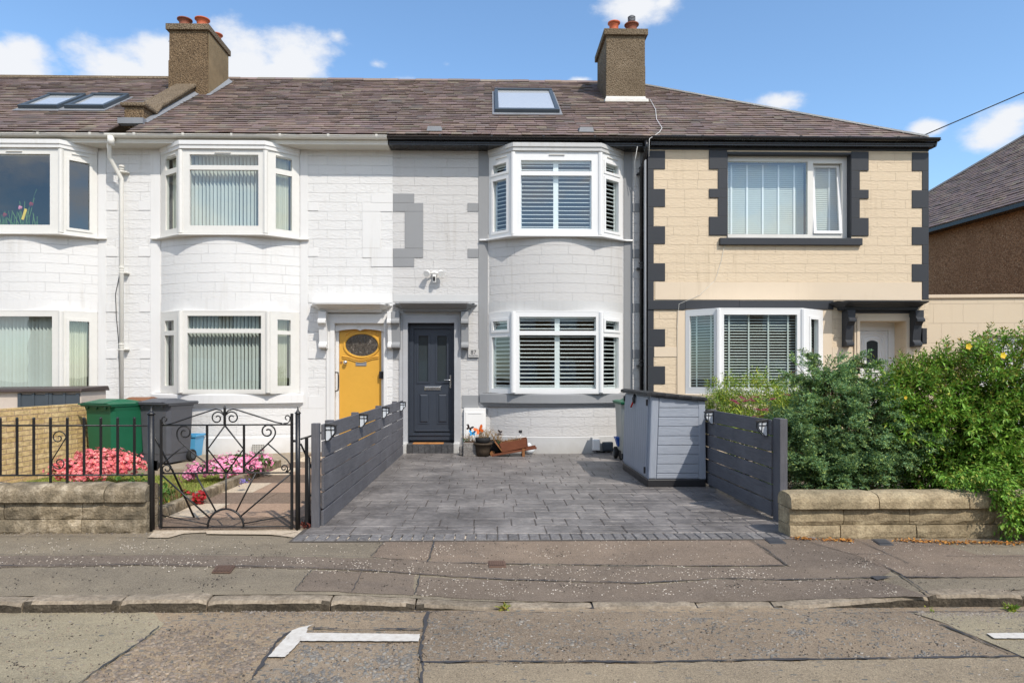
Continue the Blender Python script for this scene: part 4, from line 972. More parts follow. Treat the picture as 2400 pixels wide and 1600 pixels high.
# floodlight camera
fc = thing('floodlight_camera', 'white twin floodlight camera on the grey wall above the hood of the charcoal door', 'security light', (WX(1019, YW), YW, WZ(650, YW)))
X, Z = fc.location.x, fc.location.z + .06
m = MB(); m.tube([(X, YW, Z), (X, YW - .05, Z)], .055, 16); m.tube([(X - .1, YW - .08, Z - .01), (X, YW - .06, Z + .02), (X + .1, YW - .08, Z - .01)], .014, 8); m.build('base', M['white_metal'], fc)
for sx in (-1, 1):
    m = MB(); m.tube([(X + sx * .10, YW - .08, Z + .02), (X + sx * .12, YW - .12, Z + .005), (X + sx * .135, YW - .18, Z - .025)], [.02, .05, .058], 16); m.build('lamp_head', M['white_metal'], fc)
m = MB(); m.box(X - .03, X + .03, YW - .14, YW - .05, Z - .17, Z - .03); cb = m.build('camera_body', M['white_metal'], fc, bevel=.01)
m = MB(); m.box(X - .022, X + .022, YW - .146, YW - .14, Z - .15, Z - .07); m.build('lens', M['black_plastic'], cb)
# number plaque
pq = thing('house_number_plaque', 'small metal plaque reading 87 beside the charcoal door', 'sign', (WX(1110, YW), YW - .015, WZ(828, YW)))
a, b, c, d = rp(1097.5, 1122, 818, 837, YW - .03); m = MB(); m.box(a, b, YW - .045, YW - .035, c, d); m.tube([(a + .015, YW - .01, c + .015), (a + .015, YW - .04, c + .015)], .006, 6); m.tube([(b - .015, YW - .01, d - .015), (b - .015, YW - .04, d - .015)], .006, 6); m.build('plate', M['plaque'], pq)
text_mesh('87', .105, ((a + b) / 2, YW - .047, d - .06), M['letter_dark'], 'house_number', pq)
text_mesh('Broomfield Place', .024, ((a + b) / 2, YW - .047, c + .032), M['letter_dark'], 'street_name', pq)
gutter(h3, WX(911, YF), X34, YF, ZG - .0, M['gutter_black'], M['gutter_black'], [X23 + .9 + .92 * i for i in range(4)])
hip_a, hip_b = RP(1522, 204), RP(2135, 317)
def hipx(y): return hip_a.x + (hip_b.x - hip_a.x) * (y - hip_a.y) / (hip_b.y - hip_a.y)
slates('roof', h3, lambda t: X23, lambda t: X34, seed=9)
m = MB(); n = 12
for i in range(n):
    a, b = X23 + (X34 - X23) * i / n, X23 + (X34 - X23) * (i + 1) / n - .006; o = random.uniform(-.01, .01)
    m.sweep([(a, YR), (b, YR)], [(-.12, zr - .045 + o), (.12, zr - .045 + o), (.05, zr + .03 + o), (0, zr + .045 + o), (-.05, zr + .03 + o), (-.12, zr - .045 + o)])
m.build('ridge', M['slate'], h3, fix=False)
back_roof(h3, X23, X34)
a = RP(1160, 268); b = RP(1311, 268); up = Vector((0, COS, SIN)); hgt = (RP(1235, 219) - RP(1235, 268)).length
skylight(h3, [a, b, b + up * hgt, a + up * hgt])
roof_vent(h3, 1000, 311); roof_vent(h3, 1357, 313); roof_vent(h3, 1220, 219)
downpipe(h3, [(WX(1516, 11.72), 11.8, ZG - .06), (WX(1516, 11.8), 11.8, ZG - .18), (WX(1511, 11.9), 11.88, ZG - .32), (WX(1504, 12.0), 12.03, ZG - .55), (WX(1503.5, 12.08), 12.08, ZG - .68), (WX(1503.5, 12.08), 12.08, 0)], M['gutter_black'], .036, (WZ(397, YW), WZ(618, YW), WZ(845, YW)))
m = MB(); p = [RP(1523, 238), RP(1536, 262), RP(1538, 285), RP(1551, 306), RP(1545, 316)]; p = [q + Vector((0, -.02, .04)) for q in p]; p += [Vector((WX(1522, 11.7), 11.7, 5.6)), Vector((WX(1521, 11.75), 11.75, 5.3))]
m.tube(p, .005, 6); m.tube([(WX(1494, 11.85), 11.85, 5.52), (WX(1488, 12), 12.0, 5.3), (WX(1489, 12.1), 12.1, 4.85)], .006, 6); m.build('aerial_cable', M['white_metal'], h3)
# chimney between the grey and the beige house
f1 = RP(1466, 238); cy1 = f1.y; cx2, cx3 = WX(1421, cy1), WX(1512, cy1); ct3 = WZ(84, cy1, 1466)
h4 = thing('terraced_house', 'beige end terrace house with black quoins and venetian blinds', 'house', (5.3, Y4, 0))
chR = chimney(h3, cx2, cx3, cy1, cy1 + 1.2, f1.z - .3, ct3, M['harl_grey'], M['harl_grey'],
              [(cx2 + .21, cy1 + .24, .12, .25, 'terracotta', 0), (cx3 - .24, cy1 + .25, .14, .22, 'terracotta_dark', 1), (cx2 + .25, cy1 + .85, .13, .24, 'terracotta_dark', 0)], .0)
m = MB(); m.sweep([(cx2, cy1 + .3), (cx2, cy1), (cx3, cy1), (cx3, cy1 + .3)], [(.0, f1.z - .2), (.10, f1.z - .05), (.09, f1.z + .01), (.03, f1.z + .05), (.004, f1.z + .11)]); m.build('mortar_fillet', M['mortar'], chR, fix=False)

# ============================================================ beige end house
WF4 = ((0, Y4), (1, 0), (0, -1))
X4A, X4B = WX(1518, Y4), WX(2176, Y4)
wx0, wx1, wz0, wz1 = WX(1704, Y4), WX(1994, Y4), WZ(556.5, Y4), WZ(357, Y4)
b4l, b4r, c4l, c4r = WX(1605.6, Y4), WX(1928, Y4), WX(1684.5, Y4 - .43), WX(1882, Y4 - .43); YB4 = Y4 - .43
zl4, zt4 = WZ(922, YB4), WZ(723, YB4)
qx0, qx1, qzt = WX(2012.8, Y4), WX(2121.5, Y4), WZ(751, Y4)
m = MB(); m.holes(WF4, X4A, X4B, -.1, ZS + .12, [(wx0, wx1, wz0, wz1), (b4l + .03, b4r - .03, zl4 - .03, zt4 - .03), (qx0, qx1, .1, qzt)], 0, -.15); m.build('wall', M['beige_block'], h4, fix=False)
m = MB(); m.box(X4A - .0, X4A + .1, Y4 + .001, YW + .1, -.1, ZS + .1); m.build('return_wall', M['pale_flat'], h4)
m = MB(); m.box(X4B - .12, X4B - .001, Y4 + .001, 2 * YR - YE - .4, -.1, ZS + .1); m.build('side_wall', M['harl_brown'], h4)
T4 = lambda rects, mat, nm, pr=.012: trims(h4, nm, mat, rects, Y4, pr)
ql = []
for i, (v0, v1) in enumerate([(353.6, 397), (397.3, 442.7), (443, 485), (485.3, 530.3), (530.6, 572), (572.3, 616.7), (617, 659), (659.3, 703.7)]):
    ql.append((1518, 1558.6 if i % 2 == 0 else 1532, v0, v1))
for i, (v0, v1) in enumerate([(725.8, 770.7), (771, 812), (812.3, 857.7), (858, 900), (900.3, 945), (945.3, 987), (987.3, 1050)]):
    ql.append((1518, 1558.6 if i % 2 else 1532, v0, v1))
T4(ql, M['char_flat'], 'quoins')
qr = []
for i, (v0, v1) in enumerate([(358, 401), (401.3, 446), (446.3, 488), (488.3, 532), (532.3, 574), (574.3, 619), (619.3, 660), (660.3, 702), (702.3, 1050)]):
    qr.append((2137 if i % 2 == 0 else 2161, 2176, v0, v1))
T4(qr[:-1], M['char_flat'], 'quoins')
T4([(1661.6, 1703.6, 353, 397), (1682.7, 1703.6, 397.3, 442.7), (1661.6, 1703.6, 443, 464), (1682.7, 1703.6, 464.3, 508), (1661.6, 1703.6, 508.3, 551.5)], M['char_flat'], 'window_quoins', .02)
T4([(1994.4, 2034.8, 356, 400.6), (1994.4, 2014, 401, 445), (1994.4, 2034.8, 445.3, 466), (1994.4, 2014, 466.3, 511), (1994.4, 2034.8, 511.3, 553)], M['char_flat'], 'window_quoins', .02)
m = MB(); m.box(WX(1685, Y4), WX(2017, Y4), Y4 - .07, Y4 + .14, WZ(571, Y4 - .07), wz0 + .0); m.build('window_sill', M['char_flat'], h4, bevel=.006)
m = MB()   # black reveals
m.box(wx0 - .001, wx0 + .006, Y4 - .018, Y4 + .14, wz0, wz1); m.box(wx1 - .006, wx1 + .001, Y4 - .018, Y4 + .14, wz0, wz1); m.box(wx0, wx1, Y4 - .018, Y4 + .14, wz1 - .006, wz1 + .03); m.build('window_reveal', M['char_flat'], h4)
T4([(1518, 1605, 704, 725.5), (1605.3, 1731, 704, 724.5), (1731.3, 1952, 705, 725)], M['char_flat'], 'lintel_band', .03)
T4([(1535, 2159, 661.5, 703)], M['beige_flat'], 'beige_band', .012)
T4([(1587, 1605, 727, 1050), (1928, 1950, 727, 1050), (1533, 1586.5, 813, 836), (1950.3, 1996, 813, 837)], M['beige_flat'], 'stone_trim', .012)
T4([(1518, 2176, 340, 353.2)], M['char_flat'], 'frieze', .015)
# upper window: fixed light and an ajar casement
yu = Y4 + .12; fm, pl, bl = MB(), [], {}
ux0, ux1 = WX(1703, yu), WX(1984, yu); uz0, uz1 = WZ(555, yu), WZ(362, yu)
f = ((0, yu), (1, 0), (0, -1))
ux1w = WX(1994, yu)
pA = (WX(1706, yu), WX(1893, yu), WZ(546.5, yu), WZ(375, yu)); pB = (WX(1906, yu), WX(1973, yu), WZ(545, yu), WZ(378, yu))
fm.holes(f, wx0 - .02, ux1, uz0 - .02, uz1 + .04, [pA, pB], 0, -.07); fm.box(ux1, wx1 + .02, yu, yu + .05, uz0 - .02, uz1 + .04)
w4 = fm.build('window', M['cream'], h4, fix=False)
g = MB(); g.quad((pA[0], yu + .03, pA[2]), (pA[1], yu + .03, pA[2]), (pA[1], yu + .03, pA[3]), (pA[0], yu + .03, pA[3])); g.build('pane', M['glass'], w4, fix=False)
# tilted-in casement: leans back at the top
def cz(s, z, n):    # hinge at the bottom
    k = (z - pB[2]) / (pB[3] - pB[2]); return (s, yu + .02 + k * .11 - n, z)
m = MB(); a, b, c, d = pB; e = .055
for (s0, s1, z0_, z1_) in ((a, b, c, c + e), (a, b, d - e, d), (a, a + e, c + e, d - e), (b - e, b, c + e, d - e)):
    v = [cz(s, z, n) for n in (0, .045) for s, z in ((s0, z0_), (s1, z0_), (s1, z1_), (s0, z1_))]
    m.add(v, [(3, 2, 1, 0), (4, 5, 6, 7), (0, 1, 5, 4), (1, 2, 6, 5), (2, 3, 7, 6), (3, 0, 4, 7)])
m.build('casement', M['upvc'], w4)
m = MB(); m.quad(cz(a + e, c + e, .02), cz(b - e, c + e, .02), cz(b - e, d - e, .02), cz(a + e, d - e, .02)); m.build('pane', M['glass'], w4, fix=False)
for q in (pA, (pB[0] - .01, pB[1] + .02, pB[2], pB[3])):
    V, T = MB(), MB(); z = q[2]
    while z < q[3] + .02:
        V.quad((q[0] - .02, yu + .20, z - .019), (q[1] + .02, yu + .20, z - .019), (q[1] + .02, yu + .215, z + .019), (q[0] - .02, yu + .215, z + .019)); z += .036
    nt = 5 if q is pA else 2
    for i in range(nt): s = q[0] + (q[1] - q[0]) * (i + .45) / nt; T.box(s - .016, s + .016, yu + .19, yu + .193, q[2], q[3])
    V.build('venetian_blind', M['blind_pale'], w4, fix=False); T.build('blind_tape', M['shutter'], w4)
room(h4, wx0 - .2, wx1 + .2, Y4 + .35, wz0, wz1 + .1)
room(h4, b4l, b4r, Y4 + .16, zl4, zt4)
zA, zB = WZ(908, YB4), WZ(736, YB4)
bay(h4, b4l, b4r, c4l, c4r, Y4, YB4, zt4, zl4, [(WX(1697, YB4), WX(1868.5, YB4), zA, zB)], [(.13, .86, zA, zB)], [(.35, .74, zA + .02, zB - .06)], ('venetian',) * 3, M['upvc'], sash=((), (), (0,)), vents=False)
P4 = [(b4l, Y4 - .01), (c4l, YB4), (c4r, YB4), (b4r, Y4 - .01)]
m = MB(); m.sweep(P4, [(.0, -.1), (.0, zl4 - .13), (.05, zl4 - .12), (.05, zl4 - .03), (0, zl4 - .018)]); m.add([(x, y, zl4 - .019) for x, y in P4], [(0, 1, 2, 3)]); m.build('bay_base', M['beige_flat'], h4, fix=False)
# door
m = MB(); m.holes(WF4, WX(2001, Y4), WX(2140, Y4), 0, WZ(732.5, Y4), [(qx0, qx1, -.01, qzt)], .028, 0); m.holes(WF4, WX(2006, Y4), WX(2132, Y4), .001, WZ(742, Y4), [(qx0, qx1, -.01, qzt)], .042, .03, back=False); m.build('door_surround', M['beige_flat'], h4, fix=False)
yq = Y4 + .34
m = MB(); m.box(qx0 - .05, qx0 - .001, Y4 + .1, yq + .1, .1, qzt + .02); m.box(qx1 + .001, qx1 + .05, Y4 + .1, yq + .1, .1, qzt + .02); m.box(qx0, qx1, Y4 + .1, yq + .1, qzt + .001, qzt + .03); m.build('door_reveal', M['beige_flat'], h4)
dl0, dl1 = WX(1993, yq), WX(2082, yq); dzt4 = WZ(773, yq)
m = MB(); m.holes(((0, yq), (1, 0), (0, -1)), dl0 - .08, dl1 + .12, .1, qzt, [(dl0, dl1, .12, dzt4)], .02, -.05); m.build('door_frame', M['upvc'], h4, fix=False)
m = MB(); m.box(dl0 + .005, dl1 - .005, yq + .012, yq + .05, .12, dzt4 - .005); d4 = m.build('front_door', M['upvc'], h4)
gx0, gx1, gz0, gz1 = WX(2032, yq), WX(2058, yq), WZ(862, yq), WZ(801, yq); yg = yq + .01
def archpts(o, y, k=10):
    return [(gx0 - o, y, gz0 - o), (gx1 + o, y, gz0 - o)] + [(gx1 + o - (gx1 - gx0 + 2 * o) * i / k, y, gz1 + o * 1.1 + (.035 + o * .25) * (1 - (2 * i / k - 1) ** 2)) for i in range(k + 1)]
m = MB()
for o in (.03, .075, .12):
    A_, B_ = archpts(o, yg), archpts(o + .022, yg); n = len(A_)
    m.add([(x, y - .010, z) for x, y, z in A_] + [(x, y - .002, z) for x, y, z in B_], [(i, (i + 1) % n, n + (i + 1) % n, n + i) for i in range(n)])
    C_ = archpts(o - .01, yg); m.add([(x, y - .010, z) for x, y, z in A_] + [(x, y + .002, z) for x, y, z in C_], [(i, (i + 1) % n, n + (i + 1) % n, n + i) for i in range(n)])
m.build('door_moulding', M['upvc'], d4, fix=False)
m = MB(); m.add(archpts(0, yg - .001), [list(range(13))]); m.build('door_glass', M['doorglass'], d4, fix=False)
hood(h4, WX(1962, Y4 - .34), WX(2193, Y4 - .34), WZ(725, Y4 - .14), WZ(703, Y4 - .34), M['char_flat'], Y4, .34)
m = MB(); m.box(WX(2001, Y4), WX(2141, Y4), Y4 - .05, Y4 + .02, WZ(733, Y4), WZ(724, Y4)); m.build('hood_frieze', M['char_flat'], h4)
corbel(h4, WX(1986.5, Y4 - .2), WX(2004, Y4 - .2), WZ(725.5, Y4 - .15), WZ(812, Y4 - .1), M['char_flat'], Y4, 1.1)
corbel(h4, WX(2145, Y4 - .2), WX(2164, Y4 - .2), WZ(725.5, Y4 - .15), WZ(812, Y4 - .1), M['char_flat'], Y4, 1.1)
XE4 = WX(2205, 11.68)
gutter(h4, X34 + .001, XE4, YF - .08, ZG, M['gutter_black'], M['gutter_black'], [X34 + .9 + .88 * i for i in range(5)], soff_y=Y4)
m = MB(); m.sweep([(XE4 - .01, YF - .10), (XE4 - .01, 2 * YR - YE)], [(-.03, ZS), (.0, ZS), (.02, ZS + .09), (.10, ZG - .01), (.0, ZG)]); m.build('side_gutter', M['gutter_black'], h4, fix=False)
m = MB(); m.box(X4B - .01, XE4 - .01, YF, 2 * YR - YE, ZS + .003, ZS + .02); m.build('side_soffit', M['gutter_black'], h4)
slates('roof', h4, lambda t: X34, lambda t: hipx(YE + t * COS), seed=13)
hx_e, hx_r = hipx(YE), hipx(YR)
m = MB(); m.add([(hx_e, YE, ZE), (hx_e, 2 * YR - YE, ZE), (hx_r, YR, roofz(YR))], [(0, 1, 2)]); m.add([(X34, YR, roofz(YR)), (hx_r, YR, roofz(YR)), (hx_e, 2 * YR - YE, ZE), (X34, 2 * YR - YE, ZE)], [(0, 1, 2, 3)]); m.build('side_roof', M['slate'], h4, fix=False)
m = MB(); n = 16
for i in range(n):
    a = Vector((hx_e, YE, ZE + .03)).lerp(Vector((hx_r, YR, roofz(YR) + .03)), i / n); b = Vector((hx_e, YE, ZE + .03)).lerp(Vector((hx_r, YR, roofz(YR) + .03)), (i + .97) / n); m.bar(a, b, .12, .03, (0, 0, 1))
m.build('hip_ridge', M['mortar'], h4)
m = MB(); m.sweep([(X34, YR), (hx_r, YR)], [(-.12, zr - .045), (.12, zr - .045), (.05, zr + .03), (0, zr + .045), (-.05, zr + .03), (-.12, zr - .045)]); m.build('ridge', M['slate'], h4, fix=False)
m = MB(); x = WX(2158, Y4); m.box(x - .05, x + .04, Y4 - .12, Y4 - .02, WZ(806, Y4), WZ(768, Y4)); m.build('wall_lamp', M['black_plastic'], h4, bevel=.01)
m = MB(); m.tube([(WX(1697, Y4), Y4 - .02, WZ(573, Y4)), (WX(1690, Y4), Y4 - .008, WZ(610, Y4)), (WX(1676, Y4), Y4 - .008, WZ(655, Y4)), (WX(1640, Y4), Y4 - .02, WZ(690, Y4)), (WX(1590, Y4), Y4 - .04, WZ(712, Y4)), (WX(1587, Y4), Y4 - .02, WZ(760, Y4)), (WX(1586, Y4), Y4 - .02, WZ(920, Y4))], .004, 5); m.build('cable', M['soffit'], h4)
m = MB(); m.tube([(WX(1512, 11.9), 11.9, -.0), (WX(1512, 11.9), 11.9, ZS)], .022, 8); m.build('waste_pipe', M['lead'], h4)

# flowers standing on the upstairs sill of the left house
vs = thing('flower_arrangement', 'artificial flowers and a yellow strip behind the upstairs window of the left house', 'flowers', (WX(50, 11.95), 12.0, ZUB))
st_, rd_, pk_, yl_, gr_ = MB(), MB(), MB(), MB(), MB()
for (u, v, du) in ((48, 478, 6), (72, 484, 14), (10, 510, 4), (60, 478, -3), (82, 470, 22), (30, 500, 10), (45, 505, 0), (66, 500, 12), (18, 515, 0)):
    st_.tube([(WX(55 + du * .2, 12), 12.0, ZUB), (WX(u, 12), 11.98, WZ(v, 12))], .006, 5)
def blob(m, u, v, r, Y=11.96):
    c = (WX(u, Y), Y, WZ(v, Y))
    for i in range(9):
        a = i * 2.4; rr = r * (.3 + .7 * (i / 9)); m.lathe((c[0] + rr * .6 * math.cos(a), c[1], c[2] + rr * .6 * math.sin(a)), [(0, -r * .4), (r * .45, 0), (0, r * .4)], 6)
blob(rd_, 11, 509, .05); blob(rd_, 73, 484, .05); blob(pk_, 47, 492, .045)
yl_.bar((WX(53, 11.97), 11.97, WZ(520, 11.97)), (WX(61, 11.97), 11.97, WZ(495, 11.97)), .045, .01, (0, 1, 0))
for i in range(26):
    u = random.uniform(0, 90); gr_.bar((WX(u, 12), 12.0, ZUB), (WX(u + random.uniform(-10, 10), 12), 11.98, WZ(random.uniform(500, 527), 12)), .012, .004, (0, 1, 0))
st_.tube([(WX(75, 12), 12, WZ(478, 12)), (WX(86, 12), 12, WZ(449, 12))], .004, 5)
st_.build('stem', M['leaf_low'], vs); rd_.build('red_flower', M['petal_red'], vs, fix=False); pk_.build('pink_flower', M['petal_pink'], vs, fix=False); yl_.build('yellow_ribbon', M['petal_yellow'], vs); gr_.build('leaves', M['leaf_low'], vs)
# ============================================================ ground
def struct(mb, name, mat, parent=None, **k):
    o = mb.build(name, mat, parent, **k)
    if parent is None: o['kind'] = 'structure'
    return o
m = MB(); m.box(-250, 250, -150, 350, -.5, -.34); struct(m, 'ground', M['ground'])
ZR = -.105
def kerbz(X):
    def ss(a, b, x): t = max(0, min(1, (x - a) / (b - a))); return t * t * (3 - 2 * t)
    return -.028 - .062 * (ss(-1.3, .3, X) - ss(1.9, 3.0, X))
YK0, YK1 = 4.285, 4.40
def pavez(X, Y):
    t = max(0, min(1, (Y - YK1) / (5.6 - YK1)))
    return (1 - t) * (kerbz(X) + .002) + t * -.014
def GP(u, v):
    z = 0
    for _ in range(8):
        X, Y = G(u, v, z); z = pavez(X, Y)
    return X, Y, z
def GR(u, v): X, Y = G(u, v, ZR); return X, Y, ZR
m = MB(); m.box(-60, 60, -7, YK0 + .05, ZR - .2, ZR); road = struct(m, 'road', M['road_a'])
# pavement as one gently dished sheet
nx, ny = 120, 14; xs = np.linspace(-15, 15, nx); ys = np.linspace(YK1 - .02, 6.15, ny)
m = MB(); m.add([(x, y, pavez(x, y)) for y in ys for x in xs], [(j * nx + i, j * nx + i + 1, (j + 1) * nx + i + 1, (j + 1) * nx + i) for j in range(ny - 1) for i in range(nx - 1)])
pav = struct(m, 'pavement', M['pave_a'], fix=False)
m = MB(); m.box(-60, -15, YK0, 6.15, -.3, -.03); m.box(15, 60, YK0, 6.15, -.3, -.03); struct(m, 'pavement', M['pave_a'])
m = MB(); m.box(-60, 60, -9, -7.001, -.3, -.0); struct(m, 'pavement', M['pave_a'])
# kerb of separate whin stones; joints taken from the photograph
ju = [-330, -130, 65, 290, 490, 775, 973, 1182, 1392, 1640, 1822, 2192, 2420, 2640]
kx = [-14] + [-12 + i for i in range(0, 7)] + [GR(u, 1430)[0] for u in ju if GR(u, 1430)[0] > -5.2] + [5, 6, 7, 8, 9, 10, 12, 15]
kx = sorted(set(round(x, 3) for x in kx)); m = MB(); rk = random.Random(4)
for a, b in zip(kx[:-1], kx[1:]):
    if b - a < .12: continue
    a += .006; b -= .006; n = max(2, int((b - a) / .05)); vs = []
    dz = rk.uniform(-.004, .004)
    for i in range(n + 1):
        x = a + (b - a) * i / n; z = kerbz(x) + dz + rk.uniform(-.002, .002); e = .012 if i in (0, n) else 0; w = rk.uniform(-.005, .005)
        vs += [(x, YK0 - .006 + w, ZR - .05), (x, YK0 - .004 + w, z - .022 - e), (x, YK0 + .012 + w * .5, z - .004 - e * .6), (x, YK0 + .06, z + .003 - e * .4), (x, YK1 + rk.uniform(-.004, .004), z + .001 - e * .4), (x, YK1 + .005, z - .05)]
    k = 6
    m.add(vs, [(i * k + j, (i + 1) * k + j, (i + 1) * k + j + 1, i * k + j + 1) for i in range(n) for j in range(k - 1)] + [tuple(range(k))[::-1], tuple(n * k + j for j in range(k))], smooth=False)
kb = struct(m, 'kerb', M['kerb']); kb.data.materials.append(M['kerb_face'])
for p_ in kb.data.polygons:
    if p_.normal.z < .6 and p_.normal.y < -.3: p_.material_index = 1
m = MB(); m.box(-15, 15, YK0 + .01, YK1 - .004, ZR - .1, ZR + .004); struct(m, 'kerb_bed', M['tar'])
def sheet(name, mat, pts, proj, dz, parent, jag=.012, seg=.07):
    """a thin sheet a few millimetres above the surface below, with an irregular edge"""
    W3 = [Vector(proj(u, v)) for u, v in pts]; out = []
    rr = random.Random(len(pts) * 7 + int(pts[0][0]))
    for i, a in enumerate(W3):
        b = W3[(i + 1) % len(W3)]; L = (b - a).length; n = max(1, int(L / seg)); t = (b - a).normalized() if L > 0 else Vector((1, 0, 0)); o = Vector((-t.y, t.x, 0))
        for k in range(n): out.append(a.lerp(b, k / n) + o * rr.uniform(-jag, jag) * (1 if k else .3))
    bm = bmesh.new(); vs = [bm.verts.new(p) for p in out]; f = bm.faces.new(vs)
    bmesh.ops.triangulate(bm, faces=[f], ngon_method='EAR_CLIP')
    if proj is GP:     # follow the dished pavement
        for _ in range(4):
            es = [e for e in bm.edges if e.calc_length() > .35]
            if not es: break
            bmesh.ops.subdivide_edges(bm, edges=es, cuts=1)
            bmesh.ops.triangulate(bm, faces=bm.faces[:])
    for v_ in bm.verts: v_.co.z = (pavez(v_.co.x, v_.co.y) if proj is GP else ZR) + dz
    me = bpy.data.meshes.new(name); bmesh.ops.recalc_face_normals(bm, faces=bm.faces)
    if sum(f_.normal.z for f_ in bm.faces) < 0: bmesh.ops.reverse_faces(bm, faces=bm.faces)
    bm.to_mesh(me); bm.free(); me.materials.append(mat)
    o = bpy.data.objects.new(name, me); COL.objects.link(o); o.parent = parent; return o
def seam(parent, proj, pts, w=.012, dz=.012, name='tar_seam', mat='tar', var=.7):
    W3 = [Vector(proj(u, v)) for u, v in pts]; rr = random.Random(int(sum(p[0] for p in pts)))
    P = []
    for a, b in zip(W3[:-1], W3[1:]):
        n = max(1, int((b - a).length / .03))
        for k in range(n): P.append(a.lerp(b, k / n) + Vector((rr.uniform(-.006, .006), rr.uniform(-.005, .005), 0)))
    P.append(W3[-1]); m = MB(); vs = []
    ph = rr.uniform(0, 9)
    for i, p in enumerate(P):
        t = (P[min(i + 1, len(P) - 1)] - P[max(i - 1, 0)]); o = Vector((-t.y, t.x, 0)).normalized()
        ww = w * .72 * (1 + var * math.sin(i * .31 + ph) * math.sin(i * .113 + 1) + rr.uniform(-.5, .5)) * .5; ww = max(ww, .002)
        for s in (-1, 1):
            q = p + o * ww * s; q.z = (pavez(q.x, q.y) if proj is GP else ZR) + dz; vs.append(q)
    m.add(vs, [(2 * i, 2 * i + 1, 2 * i + 3, 2 * i + 2) for i in range(len(P) - 1)])
    o = m.build(name, M[mat], parent, fix=False)
    for p_ in o.data.polygons:
        if p_.normal.z < 0: o.data.flip_normals(); break
    return o
# road patches (coordinates of the photograph projected on the road surface)
sheet('road_patch', M['road_b'], [(-700, 1436), (360, 1436), (385, 1462), (340, 1500), (250, 1560), (175, 1612), (60, 1700), (-700, 1700)], GR, .004, road)
sheet('road_patch', M['road_c'], [(720, 1483), (985, 1480), (975, 1560), (985, 1700), (470, 1700), (585, 1600), (625, 1545), (665, 1497)], GR, .004, road)
sheet('road_patch', M['road_d'], [(1000, 1435), (2130, 1435), (2215, 1462), (2390, 1540), (1990, 1546), (1500, 1554), (1000, 1553), (985, 1490)], GR, .004, road)
sheet('road_patch', M['road_e'], [(985, 1556), (1500, 1557), (1990, 1549), (2392, 1542), (2900, 1530), (2900, 1700), (990, 1700)], GR, .008, road)
sheet('road_patch', M['road_b'], [(2140, 1437), (2900, 1437), (2900, 1560), (2395, 1540), (2220, 1464)], GR, .006, road)
seam(road, GR, [(975, 1640), (988, 1600), (992, 1568), (985, 1540), (992, 1490), (1003, 1436)], .022)
seam(road, GR, [(985, 1556), (1150, 1552), (1500, 1554), (1800, 1549), (2100, 1545), (2388, 1541), (2400, 1545)], .020)
seam(road, GR, [(2205, 1465), (2260, 1488), (2330, 1518), (2392, 1541), (2500, 1600)], .016)
seam(road, GR, [(175, 1612), (255, 1555), (340, 1500), (372, 1470)], .010)
seam(road, GR, [(560, 1625), (590, 1596), (622, 1548), (645, 1512), (668, 1490), (700, 1478)], .024)
seam(road, GR, [(735, 1475), (765, 1475), (800, 1478), (860, 1479), (910, 1477), (985, 1477)], .018, var=1.0)
seam(road, GR, [(-400, 1433), (200, 1431), (600, 1430), (1000, 1433), (1500, 1436), (2000, 1436), (2200, 1433), (2700, 1434)], .012, .003, mat='tar')
# painted parking bay mark and a dash at the right
lm = [(735, 1468), (722, 1474), (718, 1488), (985, 1491), (981, 1508), (703, 1507), (690, 1523), (668, 1545), (628, 1545), (650, 1520), (684, 1482), (700, 1476)]
sheet('parking_bay_mark', M['line'], lm, GR, .016, road, jag=.003, seg=.02)
sheet('parking_bay_mark', M['line'], [(2312, 1489), (2600, 1486), (2600, 1502), (2330, 1501)], GR, .016, road, jag=.003, seg=.02)
# pavement strips and seams
sheet('pavement_strip', M['pave_b'], [(-600, 1302), (0, 1303), (400, 1301), (700, 1305), (960, 1313), (1200, 1325), (1450, 1328), (1850, 1328), (1830, 1318), (1745, 1259), (1800, 1258), (1920, 1259), (2110, 1328), (2060, 1354), (1700, 1355), (1500, 1368), (1200, 1360), (960, 1345), (700, 1333), (350, 1325), (0, 1330), (-600, 1330)], GP, .004, pav)
sheet('pavement_patch', M['pave_c'], [(905, 1266), (1018, 1262), (1003, 1318), (870, 1306)], GP, .004, pav)
sheet('pavement_patch', M['pave_c'], [(1022, 1262), (1740, 1257), (1838, 1326), (1450, 1324), (1200, 1321), (1006, 1319)], GP, .004, pav)
sheet('pavement_patch', M['pave_b'], [(985, 1352), (1300, 1364), (1520, 1371), (1700, 1358), (2060, 1357), (2180, 1399), (1900, 1404), (1640, 1412), (1300, 1410), (975, 1394)], GP, .004, pav)
sheet('pavement_patch', M['pave_b'], [(690, 1385), (735, 1337), (975, 1347), (968, 1396)], GP, .0035, pav)
sheet('pavement_patch', M['pave_c'], [(1870, 1262), (2180, 1266), (2290, 1300), (2600, 1304), (2600, 1352), (2130, 1354), (2000, 1300)], GP, .0055, pav)
